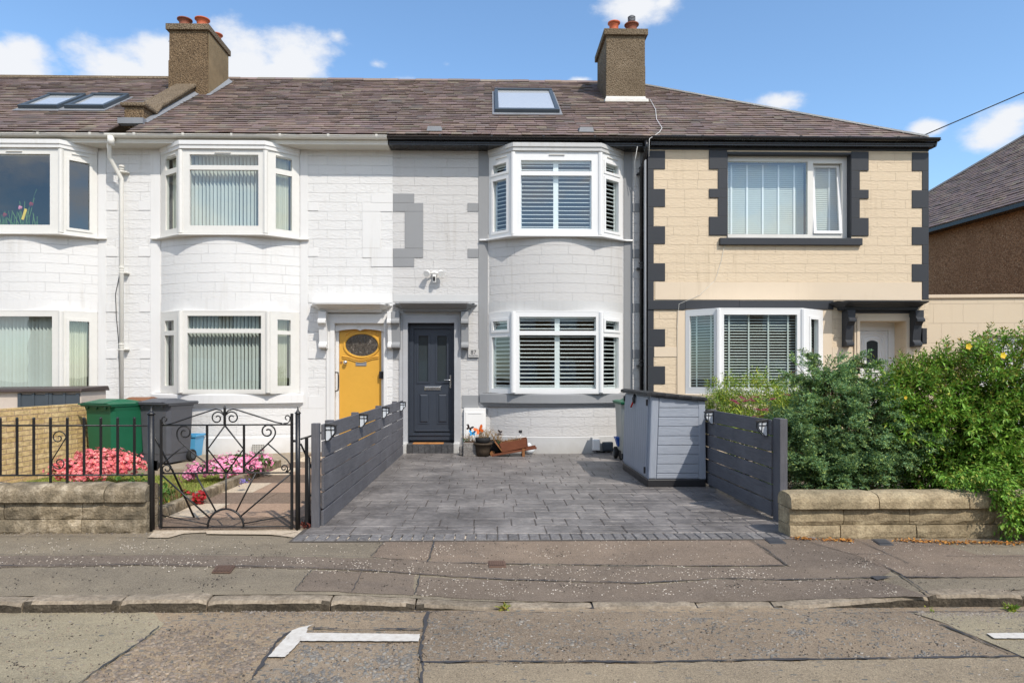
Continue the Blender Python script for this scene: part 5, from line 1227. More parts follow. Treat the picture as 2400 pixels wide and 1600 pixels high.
for pts, w in [([(-300, 1302), (300, 1300), (700, 1303), (960, 1313), (1003, 1319)], .006), ([(-300, 1330), (350, 1324), (700, 1331), (960, 1345), (1200, 1360), (1500, 1368), (1700, 1357), (2070, 1355), (2400, 1357), (2700, 1354)], .010),
               ([(1022, 1262), (1012, 1290), (1003, 1318)], .012), ([(1003, 1319), (1200, 1323), (1450, 1327), (1845, 1326)], .011), ([(1745, 1258), (1800, 1292), (1845, 1326)], .010),
               ([(905, 1266), (888, 1285), (870, 1306)], .005), ([(985, 1350), (978, 1375), (972, 1396)], .007), ([(2060, 1322), (2110, 1348), (2180, 1396)], .012),
               ([(1880, 1268), (2000, 1300), (2080, 1302)], .005), ([(1995, 1262), (2060, 1290), (2130, 1322)], .007), ([(2140, 1280), (2300, 1282), (2600, 1280)], .005), ([(2220, 1305), (2400, 1306), (2700, 1304)], .006),
               ([(730, 1337), (690, 1385)], .004), ([(850, 1340), (825, 1388)], .004), ([(-200, 1262), (100, 1258), (360, 1262)], .006), ([(2020, 1260), (2230, 1266), (2500, 1270)], .006)]:
    seam(pav, GP, pts, w)
sheet('tar_blob', M['tar'], [(2040, 1353), (2090, 1354), (2075, 1359), (2058, 1363), (2048, 1359)], GP, .014, pav, .008, .02)
sheet('pavement_patch', M['concrete'], [(362, 1246), (450, 1244), (600, 1243), (735, 1246), (706, 1263), (660, 1258), (600, 1252), (520, 1247), (430, 1252), (395, 1262), (345, 1262)], GP, .010, pav, .004, .04)
sheet('pavement_patch', M['concrete'], [(706, 1263), (900, 1268), (1100, 1265), (1140, 1262), (1100, 1258), (900, 1263), (715, 1258)], GP, .011, pav, .004, .04)
sheet('pavement_patch', M['slab_pale'], [(482, 1246), (700, 1248), (660, 1256), (600, 1255), (484, 1254)], GP, .014, pav, .003, .04)
def cover(name, label, mat, u0, u1, v0, v1, sk, n, frame='kerb'):
    a, b, c, d = [Vector(GP(*p)) for p in ((u0, v1), (u1, v1), (u1 + sk, v0), (u0 + sk, v0))]; c0 = (a + b + c + d) / 4
    t = thing(name, label, 'utility cover', c0); up = Vector((0, 0, 1))
    m = MB(); m.add([p + up * .004 for p in (a, b, c, d)] + [p + up * .013 for p in (a, b, c, d)], [(4, 5, 6, 7), (0, 1, 5, 4), (1, 2, 6, 5), (2, 3, 7, 6), (3, 0, 4, 7)]); m.build('frame', M['iron'] if mat == 'iron' else M[mat], t)
    m = MB()
    for i in range(n):
        q0, q1 = (i + .18) / n * .9 + .05, (i + .78) / n * .9 + .05
        m.add([a.lerp(b, q0).lerp(d.lerp(c, q0), .08) + up * .02, a.lerp(b, q1).lerp(d.lerp(c, q1), .08) + up * .02, a.lerp(b, q1).lerp(d.lerp(c, q1), .92) + up * .02, a.lerp(b, q0).lerp(d.lerp(c, q0), .92) + up * .02], [(0, 1, 2, 3)])
    m.build('grid', M[mat], t, fix=False)
rust = plain('rusty_iron', (.14, .085, .06), .8, .35, .4, .4); M['rust'] = rust
ironc = plain('worn_iron', (.075, .080, .090), .6, .3, .4, .4); M['wiron'] = ironc
cover('stop_cock_cover', 'small rusty square cover in the pavement below the dark driveway', 'rust', 1146, 1186, 1317, 1331, -2, 7)
cover('stop_cock_cover', 'small brown sunken cover in the pavement outside the black gate', 'rust', 496, 540, 1328, 1344, 12, 5)
cover('meter_cover', 'dark ribbed meter cover at the foot of the right slatted fence', 'wiron', 1805, 1843, 1262, 1275, -18, 8)
cover('meter_cover', 'dark ribbed meter cover in front of the right stone garden wall', 'wiron', 2062, 2095, 1266, 1279, -20, 8)

# ============================================================ driveway of imprinted concrete
DX0, DX1, DY0, DY1 = -1.60, 2.86, 5.70, 11.98
m = MB(); m.box(DX0 - .12, DX1 + .02, DY0 - .03, YW, -.2, -.0035); drive = struct(m, 'driveway', M['stamp_joint'])
m = MB(); rd = random.Random(21)
def paver(m, x0, x1, y0, y1, g=.002, z=.0):
    j = lambda: rd.uniform(-.004, .004); e = .006; h = rd.uniform(-.0015, .0015)
    o = [(x0 + g + j(), y0 + g + j()), (x1 - g + j(), y0 + g + j()), (x1 - g + j(), y1 - g + j()), (x0 + g + j(), y1 - g + j())]
    i = [(o[0][0] + e, o[0][1] + e), (o[1][0] - e, o[1][1] + e), (o[2][0] - e, o[2][1] - e), (o[3][0] + e, o[3][1] - e)]
    m.add([(x, y, z - .006) for x, y in o] + [(x, y, z + .002 + h) for x, y in i], [(4, 5, 6, 7), (0, 1, 5, 4), (1, 2, 6, 5), (2, 3, 7, 6), (3, 0, 4, 7)])
y = DY0 + .205; flip = 0
while y < YW:
    hh = rd.choice((.17, .30, .34, .22, .36)); x = DX0 - rd.uniform(0, .3)
    while x < DX1:
        w = rd.choice((.22, .3, .38, .46)) * rd.uniform(.92, 1.08); a, b = max(x, DX0 - .08), min(x + w, DX1)
        if b - a > .05:
            if hh > .28 and rd.random() < .55:
                k = rd.uniform(.42, .58); paver(m, a, b, y, y + hh * k); c = a + (b - a) * rd.uniform(.4, .6)
                if rd.random() < .4: paver(m, a, c, y + hh * k, y + hh); paver(m, c, b, y + hh * k, y + hh)
                else: paver(m, a, b, y + hh * k, y + hh)
            else: paver(m, a, b, y, y + hh)
        x += w
    y += hh
m.build('imprinted_stones', M['stamp'], drive, fix=False)
m = MB(); x = DX0 - .10
while x < DX1 - .03: paver(m, x, x + .092, DY0 - .02, DY0 + .185, .003, .002); x += .0925
m.build('edge_course', M['stamp_edge'], drive, fix=False)

# ============================================================ slatted fences and their lamps
def fence(label, x, y0, y1, side, posts, zb, zt):
    t = thing('slatted_fence', label, 'fence', (x, (y0 + y1) / 2, 0)); n = 6; p = (zt - zb + .012) / n; rr = random.Random(int(x * 10))
    for i in range(n):
        z = zb + i * p; a = y0
        m = MB()
        cuts = [y0] + ([rr.uniform(y0 + 2.0, y0 + 3.8)] if y1 - y0 > 4 else []) + [y1]
        for c0, c1 in zip(cuts[:-1], cuts[1:]):
            m.box(x - .011 + rr.uniform(-.002, .002), x + .011, c0 + .0015, c1 - .0015, z + rr.uniform(-.002, .002), z + p - .014 + rr.uniform(-.002, .002))
        m.build('fence_board', M['fence'], t, bevel=.003)
    for i, py in enumerate(posts):
        m = MB(); o = -side * .012; xa, xb = sorted((x + o, x + o - side * .075))
        m.box(xa, xb, py - .04, py + .04, -.05, zt + (.012 if i else .005))
        m.build('fence_post', M['fence_post'], t, bevel=.004)
    return t
fl = fence('dark grey slatted fence running from the pavement up to the yellow door side', -1.575, 6.22, 11.86, 1, [6.7, 7.95, 9.6, 11.2], .0, .955)
m = MB(); m.box(-1.665, -1.594, 6.165, 6.235, -.05, .985 - .02); m.build('fence_post', M['fence_post'], fl, bevel=.004)
fr2 = fence('dark grey slatted fence between the grey storage box and the dark green conifer', 2.755, 6.42, 11.8, -1, [8.3, 10, 11.6], .03, .975)
m = MB(); m.box(2.762, 2.835, 6.26, 6.42, -.05, .995); m.build('fence_post', M['fence_post'], fr2, bevel=.004)
M['lampglass'] = plain('frosted_lamp_panel', (.62, .66, .70), .3, .05, .5, 0)
def solar_lamp(x, y, side, z, label):
    t = thing('solar_lamp', label, 'fence lamp', (x, y, z), 'solar lamps along the driveway fences')
    s = side
    m = MB(); X = lambda a: x + s * a
    m.prism([(X(.0), y - .035, z), (X(.10), y - .035, z - .012), (X(.10), y - .035, z - .024), (X(.0), y - .035, z - .020)], (0, .07, 0)); m.build('cap', M['black_plastic'], t)
    m = MB(); w = .006
    for yy in (y - .032, y + .026):
        for a, b in (((.004, -.02), (.004, -.165)), ((.088, -.022), (.092, -.085)), ((.092, -.085), (.03, -.162)), ((.03, -.162), (.004, -.165)), ((.004, -.055), (.09, -.055)), ((.055, -.022), (.06, -.12))):
            m.bar((X(a[0]), yy + .003, z + a[1]), (X(b[0]), yy + .003, z + b[1]), .006, .007, (0, 1, 0))
    for a in ((.092, -.085), (.03, -.162), (.09, -.03)): m.bar((X(a[0]), y - .032, z + a[1]), (X(a[0]), y + .032, z + a[1]), .007, .007, (0, 0, 1))
    m.bar((X(.091), y, z - .03), (X(.093), y, z - .085), .006, .006, (1, 0, 0))
    m.build('cage', M['black_plastic'], t)
    m = MB(); m.prism([(X(.006), y - .024, z - .022), (X(.084), y - .024, z - .022), (X(.087), y - .024, z - .083), (X(.028), y - .024, z - .157), (X(.006), y - .024, z - .16)], (0, .048, 0)); m.build('panel', M['lampglass'], t)
for i, (py, w) in enumerate(((6.30, 'nearest the pavement'), (7.93, 'second from the pavement'), (9.6, 'third from the pavement'), (11.45, 'nearest the charcoal door'))):
    solar_lamp(-1.562, py, 1, .955, 'black solar lamp on the left slatted fence, ' + w)
for i, (py, w) in enumerate(((6.52, 'at the pavement end'), (8.12, 'touching the storage box'))):
    solar_lamp(2.742, py, -1, .972, 'black solar lamp on the right slatted fence, ' + w)

# ============================================================ garden walls
def garden_wall(name, label, x0, x1, y0, y1, rows, mat, cop, seed=1, endx=None):
    """coursed stone blocks with a half round coping; every block slightly out of line"""
    rr = random.Random(seed); t = thing(name, label, 'garden wall', ((x0 + x1) / 2, y0, 0)); m = MB()
    def blk(m, a, b, c, d, z0, z1):
        e = .010; j = lambda s=.006: rr.uniform(-s, s); n = max(1, int((b - a) / .09)); 
        rows_ = [(0, e), (.25, 0), (.6, 0), (1, e)]; vs = []
        for i in range(n + 1):
            x = a + (b - a) * i / n; ends = i in (0, n)
            for q, o in rows_: vs.append((x, c + o + (e if ends else 0) + j(), z0 + (z1 - z0) * q + j(.003)))
            vs.append((x, d, z1 + j(.003))); vs.append((x, d, z0))
        k = 6; m.add(vs, [(i * k + jj, (i + 1) * k + jj, (i + 1) * k + (jj + 1) % k, i * k + (jj + 1) % k) for i in range(n) for jj in range(k)] + [tuple(range(k))[::-1], tuple(n * k + jj for jj in range(k))])
    z = -.03
    for (h, inset) in rows:
        x = x0
        first = True
        while x < x1:
            w = rr.uniform(.55, .95) if not first else rr.uniform(.25, .5); first = False; b = min(x + w, x1)
            if x1 - b < .15: b = x1
            blk(m, x + .004, b - .004, y0 + inset + rr.uniform(-.004, .004), y1, z + .003, z + h - .003); x = b
    
        z += h
    m.build('wall_stones', mat, t, fix=True)
    m = MB(); x = x0 - .0
    while x < x1:
        w = rr.uniform(.7, 1.1); b = min(x + w, x1)
        if x1 - b < .2: b = x1
        n = max(2, int((b - x) / .07)); vs = []; K = 12
        for i in range(n + 1):
            xx = x + .004 + (b - x - .008) * i / n; sh = .93 if i in (0, n) else 1
            for j in range(K + 1):
                a = math.pi * j / K; r = (1 + rr.uniform(-.02, .02)) * sh
                yy = (y0 + y1) / 2 - math.copysign(abs(math.cos(a)) ** .6, math.cos(a)) * (y1 - y0 + .05) / 2 * r; vs.append((xx, yy, z + .004 + (abs(math.sin(a)) ** .62) * cop * r))
        k = K + 1; m.add(vs, [(i * k + j, (i + 1) * k + j, (i + 1) * k + (j + 1) % k, i * k + (j + 1) % k) for i in range(n) for j in range(k)] + [tuple(range(k))[::-1], tuple(n * k + jj for jj in range(k))]); x = b
    m.build('coping', mat, t, fix=True, bevel=0)
    return t
XLW = G(345, 1245)[0]
garden_wall('stone_garden_wall', 'low weathered grey stone wall under the black railings', -8.6, XLW, 6.02, 6.27, [(.145, 0), (.155, .008)], M['stone_left'], .155, 3)
XRW = G(1853, 1260)[0]
garden_wall('stone_garden_wall', 'low buff stone wall in front of the two green bushes', XRW, 9.5, 5.70, 5.95, [(.135, 0), (.145, .012)], M['stone_right'], .135, 6)
# yellow split block wall between the two left gardens
t = thing('block_wall', 'yellow split faced block wall between the two left gardens', 'garden wall', (-6.45, 8.5, 0))
m = MB(); a, b = (-6.62, 6.3), (-6.37, 10.68); n = 24; vs = []
for i in range(n + 1):
    x = a[0] + (b[0] - a[0]) * i / n; y = a[1] + (b[1] - a[1]) * i / n
    vs += [(x, y, -.15), (x, y, .962), (x - .1, y, .962), (x - .1, y, -.15)]
uv = []; fs = []
for i in range(n):
    for j in range(4):
        fs.append((i * 4 + j, (i + 1) * 4 + j, (i + 1) * 4 + (j + 1) % 4, i * 4 + (j + 1) % 4)); y0_, y1_ = vs[i * 4][1], vs[(i + 1) * 4][1]
        za, zb = (-.15, .962) if j == 0 else ((.905, 1.0) if j == 1 else (.962, -.15)); uv.append([(y0_, za), (y1_, za), (y1_, zb), (y0_, zb)])
m.add(vs, fs, uv); m.box(-6.471, -6.369, 10.681, 10.69, -.15, .962); m.build('blockwork', M['ybrick'], t, fix=False)

# ============================================================ left garden
m = MB(); m.box(-15, -6.5, 6.2, YW, -.2, -.02); struct(m, 'garden_ground', M['concrete_path'])
GX0, GX1, GY0, GY1 = -6.45, -3.33, 6.26, 9.95
def lawnz(y): return .035 - .11 * max(0, min(1, (y - 7.2) / 2.6))
nx, ny = 24, 30; xs = np.linspace(GX0 - .1, GX1, nx); ys = np.linspace(GY0, GY1, ny)
m = MB(); m.add([(x, y, lawnz(y) - .01 + .012 * math.sin(3 * x + 2 * y) - .02 * (x > -3.5)) for y in ys for x in xs], [(j * nx + i, j * nx + i + 1, (j + 1) * nx + i + 1, (j + 1) * nx + i) for j in range(ny - 1) for i in range(nx - 1)])
struct(m, 'garden_soil', M['soil'], fix=False)
def np_mesh(name, V, Fc, mat, parent=None, org=(0, 0, 0)):
    me = bpy.data.meshes.new(name); V = np.asarray(V, dtype=np.float32) - np.array(org, dtype=np.float32); n = len(V); k = Fc.shape[1]
    me.vertices.add(n); me.vertices.foreach_set('co', V.ravel()); me.loops.add(Fc.size); me.loops.foreach_set('vertex_index', Fc.astype(np.int32).ravel())
    me.polygons.add(len(Fc)); me.polygons.foreach_set('loop_start', np.arange(0, Fc.size, k, dtype=np.int32)); me.polygons.foreach_set('loop_total', np.full(len(Fc), k, dtype=np.int32))
    me.update(calc_edges=True); me.validate(); me.materials.append(mat)
    o = bpy.data.objects.new(name, me); COL.objects.link(o); o.parent = parent; return o
def frames(dirs, rolls=None):
    d = dirs / np.linalg.norm(dirs, axis=1, keepdims=True); ref = np.tile([0., 0, 1.], (len(d), 1)); ref[np.abs(d[:, 2]) > .95] = [1., 0, 0]
    x = np.cross(d, ref); x /= np.linalg.norm(x, axis=1, keepdims=True); z = np.cross(x, d)
    if rolls is not None: c, s = np.cos(rolls)[:, None], np.sin(rolls)[:, None]; x, z = x * c + z * s, z * c - x * s
    return np.stack([x, d, z], axis=2)      # columns: width, length, normal
def leaves(pos, dirs, L, Wd, rolls, fold=.25, droop=.15):
    """small folded leaves: base, left, tip, right -> 2 triangles each"""
    n = len(pos); T = np.array([[0, 0, 0], [-.5, .45, fold], [0, 1, -droop], [.5, .45, fold]]); Fm = frames(dirs, rolls)
    S = np.stack([Wd, L, Wd], axis=1); P = T[None] * S[:, None, :]
    V = np.einsum('nij,nkj->nki', Fm, P) + pos[:, None, :]
    idx = np.arange(n)[:, None] * 4; Fc = np.concatenate([idx + np.array([0, 1, 2]), idx + np.array([0, 2, 3])], axis=1).reshape(-1, 3)
    return V.reshape(-1, 3), Fc
def blades(n, x0, x1, y0, y1, zf, h=(.02, .05), w=.004, seed=0, keep=None):
    g = np.random.default_rng(seed); x = g.uniform(x0, x1, n); y = g.uniform(y0, y1, n)
    if keep is not None: k = keep(x, y); x, y = x[k], y[k]; n = len(x)
    z = np.array([zf(a) for a in y]); a = g.uniform(0, 6.28, n); H_ = g.uniform(h[0], h[1], n); ln = g.uniform(.1, .8, n) * H_
    dx, dy = np.cos(a), np.sin(a); b = np.stack([x, y, z], 1); o = np.stack([-dy, dx, dx * 0], 1) * w
    tip = b + np.stack([dx * ln, dy * ln, H_], 1); V = np.stack([b - o, b + o, tip], 1).reshape(-1, 3); Fc = np.arange(n * 3).reshape(-1, 3); return V, Fc
V, Fc = blades(80000, GX0, GX1 + .02, GY0 + .02, GY1, lambda y: lawnz(y) - .012, (.02, .06), .004, 5, keep=lambda x, y: (x > -6.3) & (y < 9.8) & ~((x < -4.75) & (y < 7.1)))
o = np_mesh('lawn', V, Fc, M['grass']); tag(o, 'patchy green and yellowed lawn behind the gate and railings', 'lawn', kind='stuff')
# raised edging along the path and at the back
m = MB(); rr = random.Random(3); y = 6.28
while y < 10.3:
    b = min(y + rr.uniform(.75, .95), 10.3); m.box(-3.33 + rr.uniform(-.004, .004), -3.235, y + .003, b - .003, -.05, .105 + rr.uniform(-.004, .004)); y = b
tag(m.build('path_edging', M['stone_left'], None, bevel=.012), 'weathered concrete edging between the lawn and the slab path', 'edging')
m = MB(); m.box(GX0, -3.34, GY1, YW, -.2, .0); m.box(GX0, -3.34, GY1 - .02, GY1 + .1, -.2, .012); struct(m, 'rear_path', M['concrete_path'])
m = MB(); m.box(-3.6, DX0 - .08, 6.1, YW, -.2, -.004); gp = struct(m, 'path', M['concrete_path'])
y = 6.12; i = 0
bands = [6.12, 6.62, 7.32, 8.0, 8.7, 9.4, 10.1, 10.8, 11.5, 12.15]
pk, dk, pl_ = MB(), MB(), MB()
for i in range(len(bands) - 1):
    a, b = bands[i] + .003, bands[i + 1] - .003
    if i % 2 == 1: pl_.box(-3.22, -2.86, a, b, -.05, .004); pk.box(-2.854, -1.70, a, b, -.05, .003)
    else: dk.box(-3.22, -2.55 + .3 * (i % 4 == 0), a, b, -.05, .003); dk.box(-2.544 + .3 * (i % 4 == 0), -1.70, a, b, -.05, .002)
pk.build('pink_paving', M['slab_pink'], gp); dk.build('dark_paving', M['slab_dark'], gp); pl_.build('pale_paving', M['slab_pale'], gp)
g = np.random.default_rng(8); n = 900; pos = np.stack([g.uniform(-1.74, -1.67, n), g.uniform(6.12, 7.1, n), g.uniform(0, .05, n)], 1)
V, Fc = leaves(pos, g.normal(size=(n, 3)), g.uniform(.015, .035, n), g.uniform(.012, .025, n), g.uniform(0, 6, n), .4)
M['bark'] = leaf('red_bark_chips', [(.14, .03, .02), (.22, .055, .035), (.09, .02, .015)], .9, 0)
tag(np_mesh('bark_chips', V, Fc, M['bark']), 'red bark chips between the gate post and the slatted fence', 'bark', kind='stuff')

# ============================================================ railings
IR = M['iron']
YG = 6.12
XG = lambda u: WX(u, YG)
ZG_ = lambda v: WZ(v, YG)
rl = thing('iron_railings', 'black iron railings with a scroll, standing on the left stone wall', 'railings', (XG(170), YG, .44))
m = MB(); m.tube([(XG(-260), YG, ZG_(994)), (XG(352), YG, ZG_(996))], .008, 8); m.build('top_rail', IR, rl)
m = MB(); m.tube([(XG(-260), YG, ZG_(1110)), (XG(352), YG, ZG_(1110))], .008, 8); m.build('bottom_rail', IR, rl)
for i in range(-6, 9):
    u = 39.3 * i + 0.6; long = (i % 7) in (3, 4); m = MB(); m.box(XG(u) - .0085, XG(u) + .0085, YG - .0085, YG + .0085, ZG_(1133 if long else 1109), ZG_(979)); m.lathe((XG(u), YG, ZG_(979)), [(.012, -.0), (.011, .006), (.006, .012), (0, .013)], 10); m.build('baluster', IR, rl)
def spiral(c, r0, r1, a0, a1, Y, n=28):
    return [(c[0] + (r0 + (r1 - r0) * i / n) * math.cos(R(a0 + (a1 - a0) * i / n)), Y, c[1] + (r0 + (r1 - r0) * i / n) * math.sin(R(a0 + (a1 - a0) * i / n))) for i in range(n + 1)]
def P4z(x, y): return (XG(0 + x * .15306), ZG_(940 + y * .15306))
c1, c2_ = P4z(895, 545), P4z(905, 925); u_ = .15306 / 253.3
m = MB(); pth = spiral(c1, 20 * u_, 112 * u_, 260 - 360, 360 - 0 + 0, YG, 44)
a = spiral(c1, 25 * u_, 112 * u_, -120, -360 * 1 - 0, YG, 36)
top = [(c1[0] + r * math.cos(t), YG, c1[1] + r * math.sin(t)) for t, r in [(R(455 * (1 - k / 44)), (22 + 90 * k / 44) * u_) for k in range(45)]]
# unwinds clockwise from the eye and leaves on the right side, crosses down to the lower left and winds in again
e = Vector(top[-1]); lo = [(c2_[0] + r * math.cos(t), YG, c2_[1] + r * math.sin(t)) for t, r in [(R(150 + 470 * k / 44), (112 - 92 * k / 44) * u_) for k in range(45)]]
m.tube(top + [tuple(e.lerp(Vector(lo[0]), q)) for q in (.3, .7)] + lo, .0055, 6); m.build('scroll', IR, rl)
def gate_post(label, u, vt, vb, r, flute=False):
    t = thing('gate_post', label, 'gate post', (XG(u), YG, 0)); m = MB(); zt, zb = ZG_(vt), ZG_(vb)
    m.tube([(XG(u), YG, -.06), (XG(u), YG, zt)], r, 16); m.build('shaft', IR, t)
    m = MB(); m.lathe((XG(u), YG, zt), [(r * 1.1, -.004), (r * 1.3, .0), (r * 1.3, .006), (r * .75, .018), (r * .45, .032), (r * .2, .05), (r * .18, .06), (0, .064)], 16); m.build('finial', IR, t)
    return t
gp1 = gate_post('black round iron gate post at the end of the railings', 354.5, 969, 1252, .030)
m = MB(); x = XG(363); m.box(x - .02, x + .024, YG - .01, YG + .01, ZG_(1100), ZG_(1076)); m.tube([(x, YG - .01, ZG_(1088)), (x, YG + .01, ZG_(1088))], .045, 20, smooth=False); m.build('latch_plate', IR, gp1)
m = MB(); m.tube([(XG(357), YG + .03, ZG_(1020)), (XG(374), YG + .25, ZG_(1110)), (XG(398), YG + .5, -.0)], .010, 8); m.build('stay', IR, gp1)
gp2 = gate_post('black round iron gate post beside the left slatted fence', 698, 968, 1247, .022)
m = MB(); m.tube([(XG(698), YG, ZG_(1032)), (XG(682), YG, ZG_(1032))], .012, 8); m.build('hinge', IR, gp2)
# stub of railing between post and slatted fence
sr_ = thing('iron_railing_stub', 'short sloping piece of black railing between gate post and slatted fence', 'railings', (XG(715), YG + .05, 0))
for (a, b) in (((704, 1028), (742, 1017)), ((716, 1095), (742, 1085)), ((716, 1166), (742, 1152))):
    m = MB(); m.tube([(XG(a[0]), YG + .02, ZG_(a[1])), (XG(b[0]), YG + .3, ZG_(b[1]))], .009, 8); m.build('rail', IR, sr_)
m = MB(); m.box(XG(713), XG(720), YG + .02, YG + .04, 0, ZG_(1024)); m.build('upright', IR, sr_)
m = MB(); m.tube([(XG(718), YG + .06, 0), (XG(718), YG + .06, ZG_(1073))], .022, 10); m.lathe((XG(718), YG + .06, ZG_(1073)), [(.022, 0), (.012, .012), (0, .02)], 10); m.build('drop_bolt', IR, sr_)
m = MB(); m.tube([(XG(703), YG + .03, ZG_(1040)), (XG(712), YG + .3, ZG_(1110)), (XG(722), YG + .5, 0)], .009, 8); m.build('stay', IR, sr_)
# ------------------------------------------------------------ gate
gt = thing('garden_gate', 'black wrought iron gate with scrolls, a diamond and a rising sun', 'gate', (XG(530), YG, .05))
K6 = .2551
def q6(x, y): return Vector((XG(330 + x * K6), YG, ZG_(900 + y * K6)))
def tb(name, pts, r=.0065, k=6):
    m = MB(); m.tube([q6(*p) for p in pts], r, k); return m.build(name, IR, gt)
def bar6(name, x, y0, y1, w): m = MB(); a, b = q6(x, y0), q6(x, y1); m.box(a.x - w, a.x + w, YG - w, YG + w, b.z, a.z); return m.build(name, IR, gt)
bar6('stile', 187, 316, 1302, .009); bar6('stile', 1388, 265, 1360, .011)
for y in (372, 810, 1300): tb('rail', [(187, y), (1390, y - 4)], .0075)
bar6('upright', 609, 372, 810, .0085); bar6('upright', 948, 370, 808, .0085)
bar6('spike', 771, 215, 372, .009); m = MB(); s_ = q6(771, 215); m.lathe((s_.x, YG, s_.z), [(.012, 0), (.010, .008), (.004, .02), (0, .024)], 10); m.build('spike_tip', IR, gt)
tb('diamond', [(771, 378), (615, 590), (783, 805)], .008); tb('diamond', [(775, 378), (944, 590), (790, 805)], .008)
def scr(name, ctr, rx, turns, a0, sgn, tail, r=.0065, shrink=.22):
    n = 40; pts = []
    for i in range(n + 1):
        q = i / n; rr_ = rx * (shrink + (1 - shrink) * q); an = R(a0 - sgn * 360 * turns * (1 - q)); pts.append((ctr[0] + rr_ * math.cos(an), ctr[1] - rr_ * math.sin(an)))
    tb(name, pts + tail, r)
scr('scroll', (703, 308), 62, 1.35, 20, -1, [(760, 265), (735, 238), (690, 226), (640, 240), (500, 285), (300, 352), (245, 366)], .0065)
scr('scroll', (840, 306), 62, 1.35, 160, 1, [(780, 265), (805, 238), (850, 226), (900, 238), (1050, 285), (1240, 346), (1300, 358)], .0065)
scr('scroll', (220, 320), 30, .85, 225, 1, [(192, 340), (210, 362), (245, 368)], .0055, .5)
scr('scroll', (1345, 308), 28, .85, -40, -1, [(1372, 330), (1350, 354), (1310, 358)], .0055, .5)
scr('scroll', (402, 440), 71, 1.4, 190, 1, [(333, 470), (350, 510), (395, 550), (500, 640), (600, 715), (612, 735)], .0075)
scr('scroll', (1166, 432), 71, 1.4, -10, -1, [(1232, 465), (1210, 500), (1165, 545), (1050, 650), (975, 720), (955, 745)], .0075)
tb('stem', [(395, 562), (300, 635), (200, 722), (187, 750), (195, 785), (215, 805)], .0065)
tb('stem', [(1172, 545), (1270, 630), (1340, 685), (1372, 730), (1372, 775), (1345, 800)], .0065)
scr('scroll', (240, 768), 46, 1.2, 100 + 150, 1, [(225, 808)], .006, .3)
scr('scroll', (1316, 765), 36, 1.2, -70, -1, [(1340, 800)], .006, .3)
scr('scroll', (553, 770), 36, 1.1, 250, 1, [(560, 806), (600, 800), (612, 760)], .006, .3)
scr('scroll', (1018, 762), 36, 1.1, -70, -1, [(1000, 800), (965, 790), (952, 750)], .006, .3)
arc_ = [(780 + 165 * math.cos(R(a)), 1298 - 163 * math.sin(R(a))) for a in range(0, 181, 9)]
tb('sun_arch', arc_, .010)
for p in ([(190, 822), (632, 1215)], [(500, 815), (692, 1158)], [(783, 812), (783, 1135)], [(1055, 812), (876, 1160)], [(1378, 815), (915, 1205)], [(190, 1190), (620, 1275)], [(1388, 1190), (950, 1268)]): tb('sun_ray', p, .0078 if p[0][1] < 900 else .006)

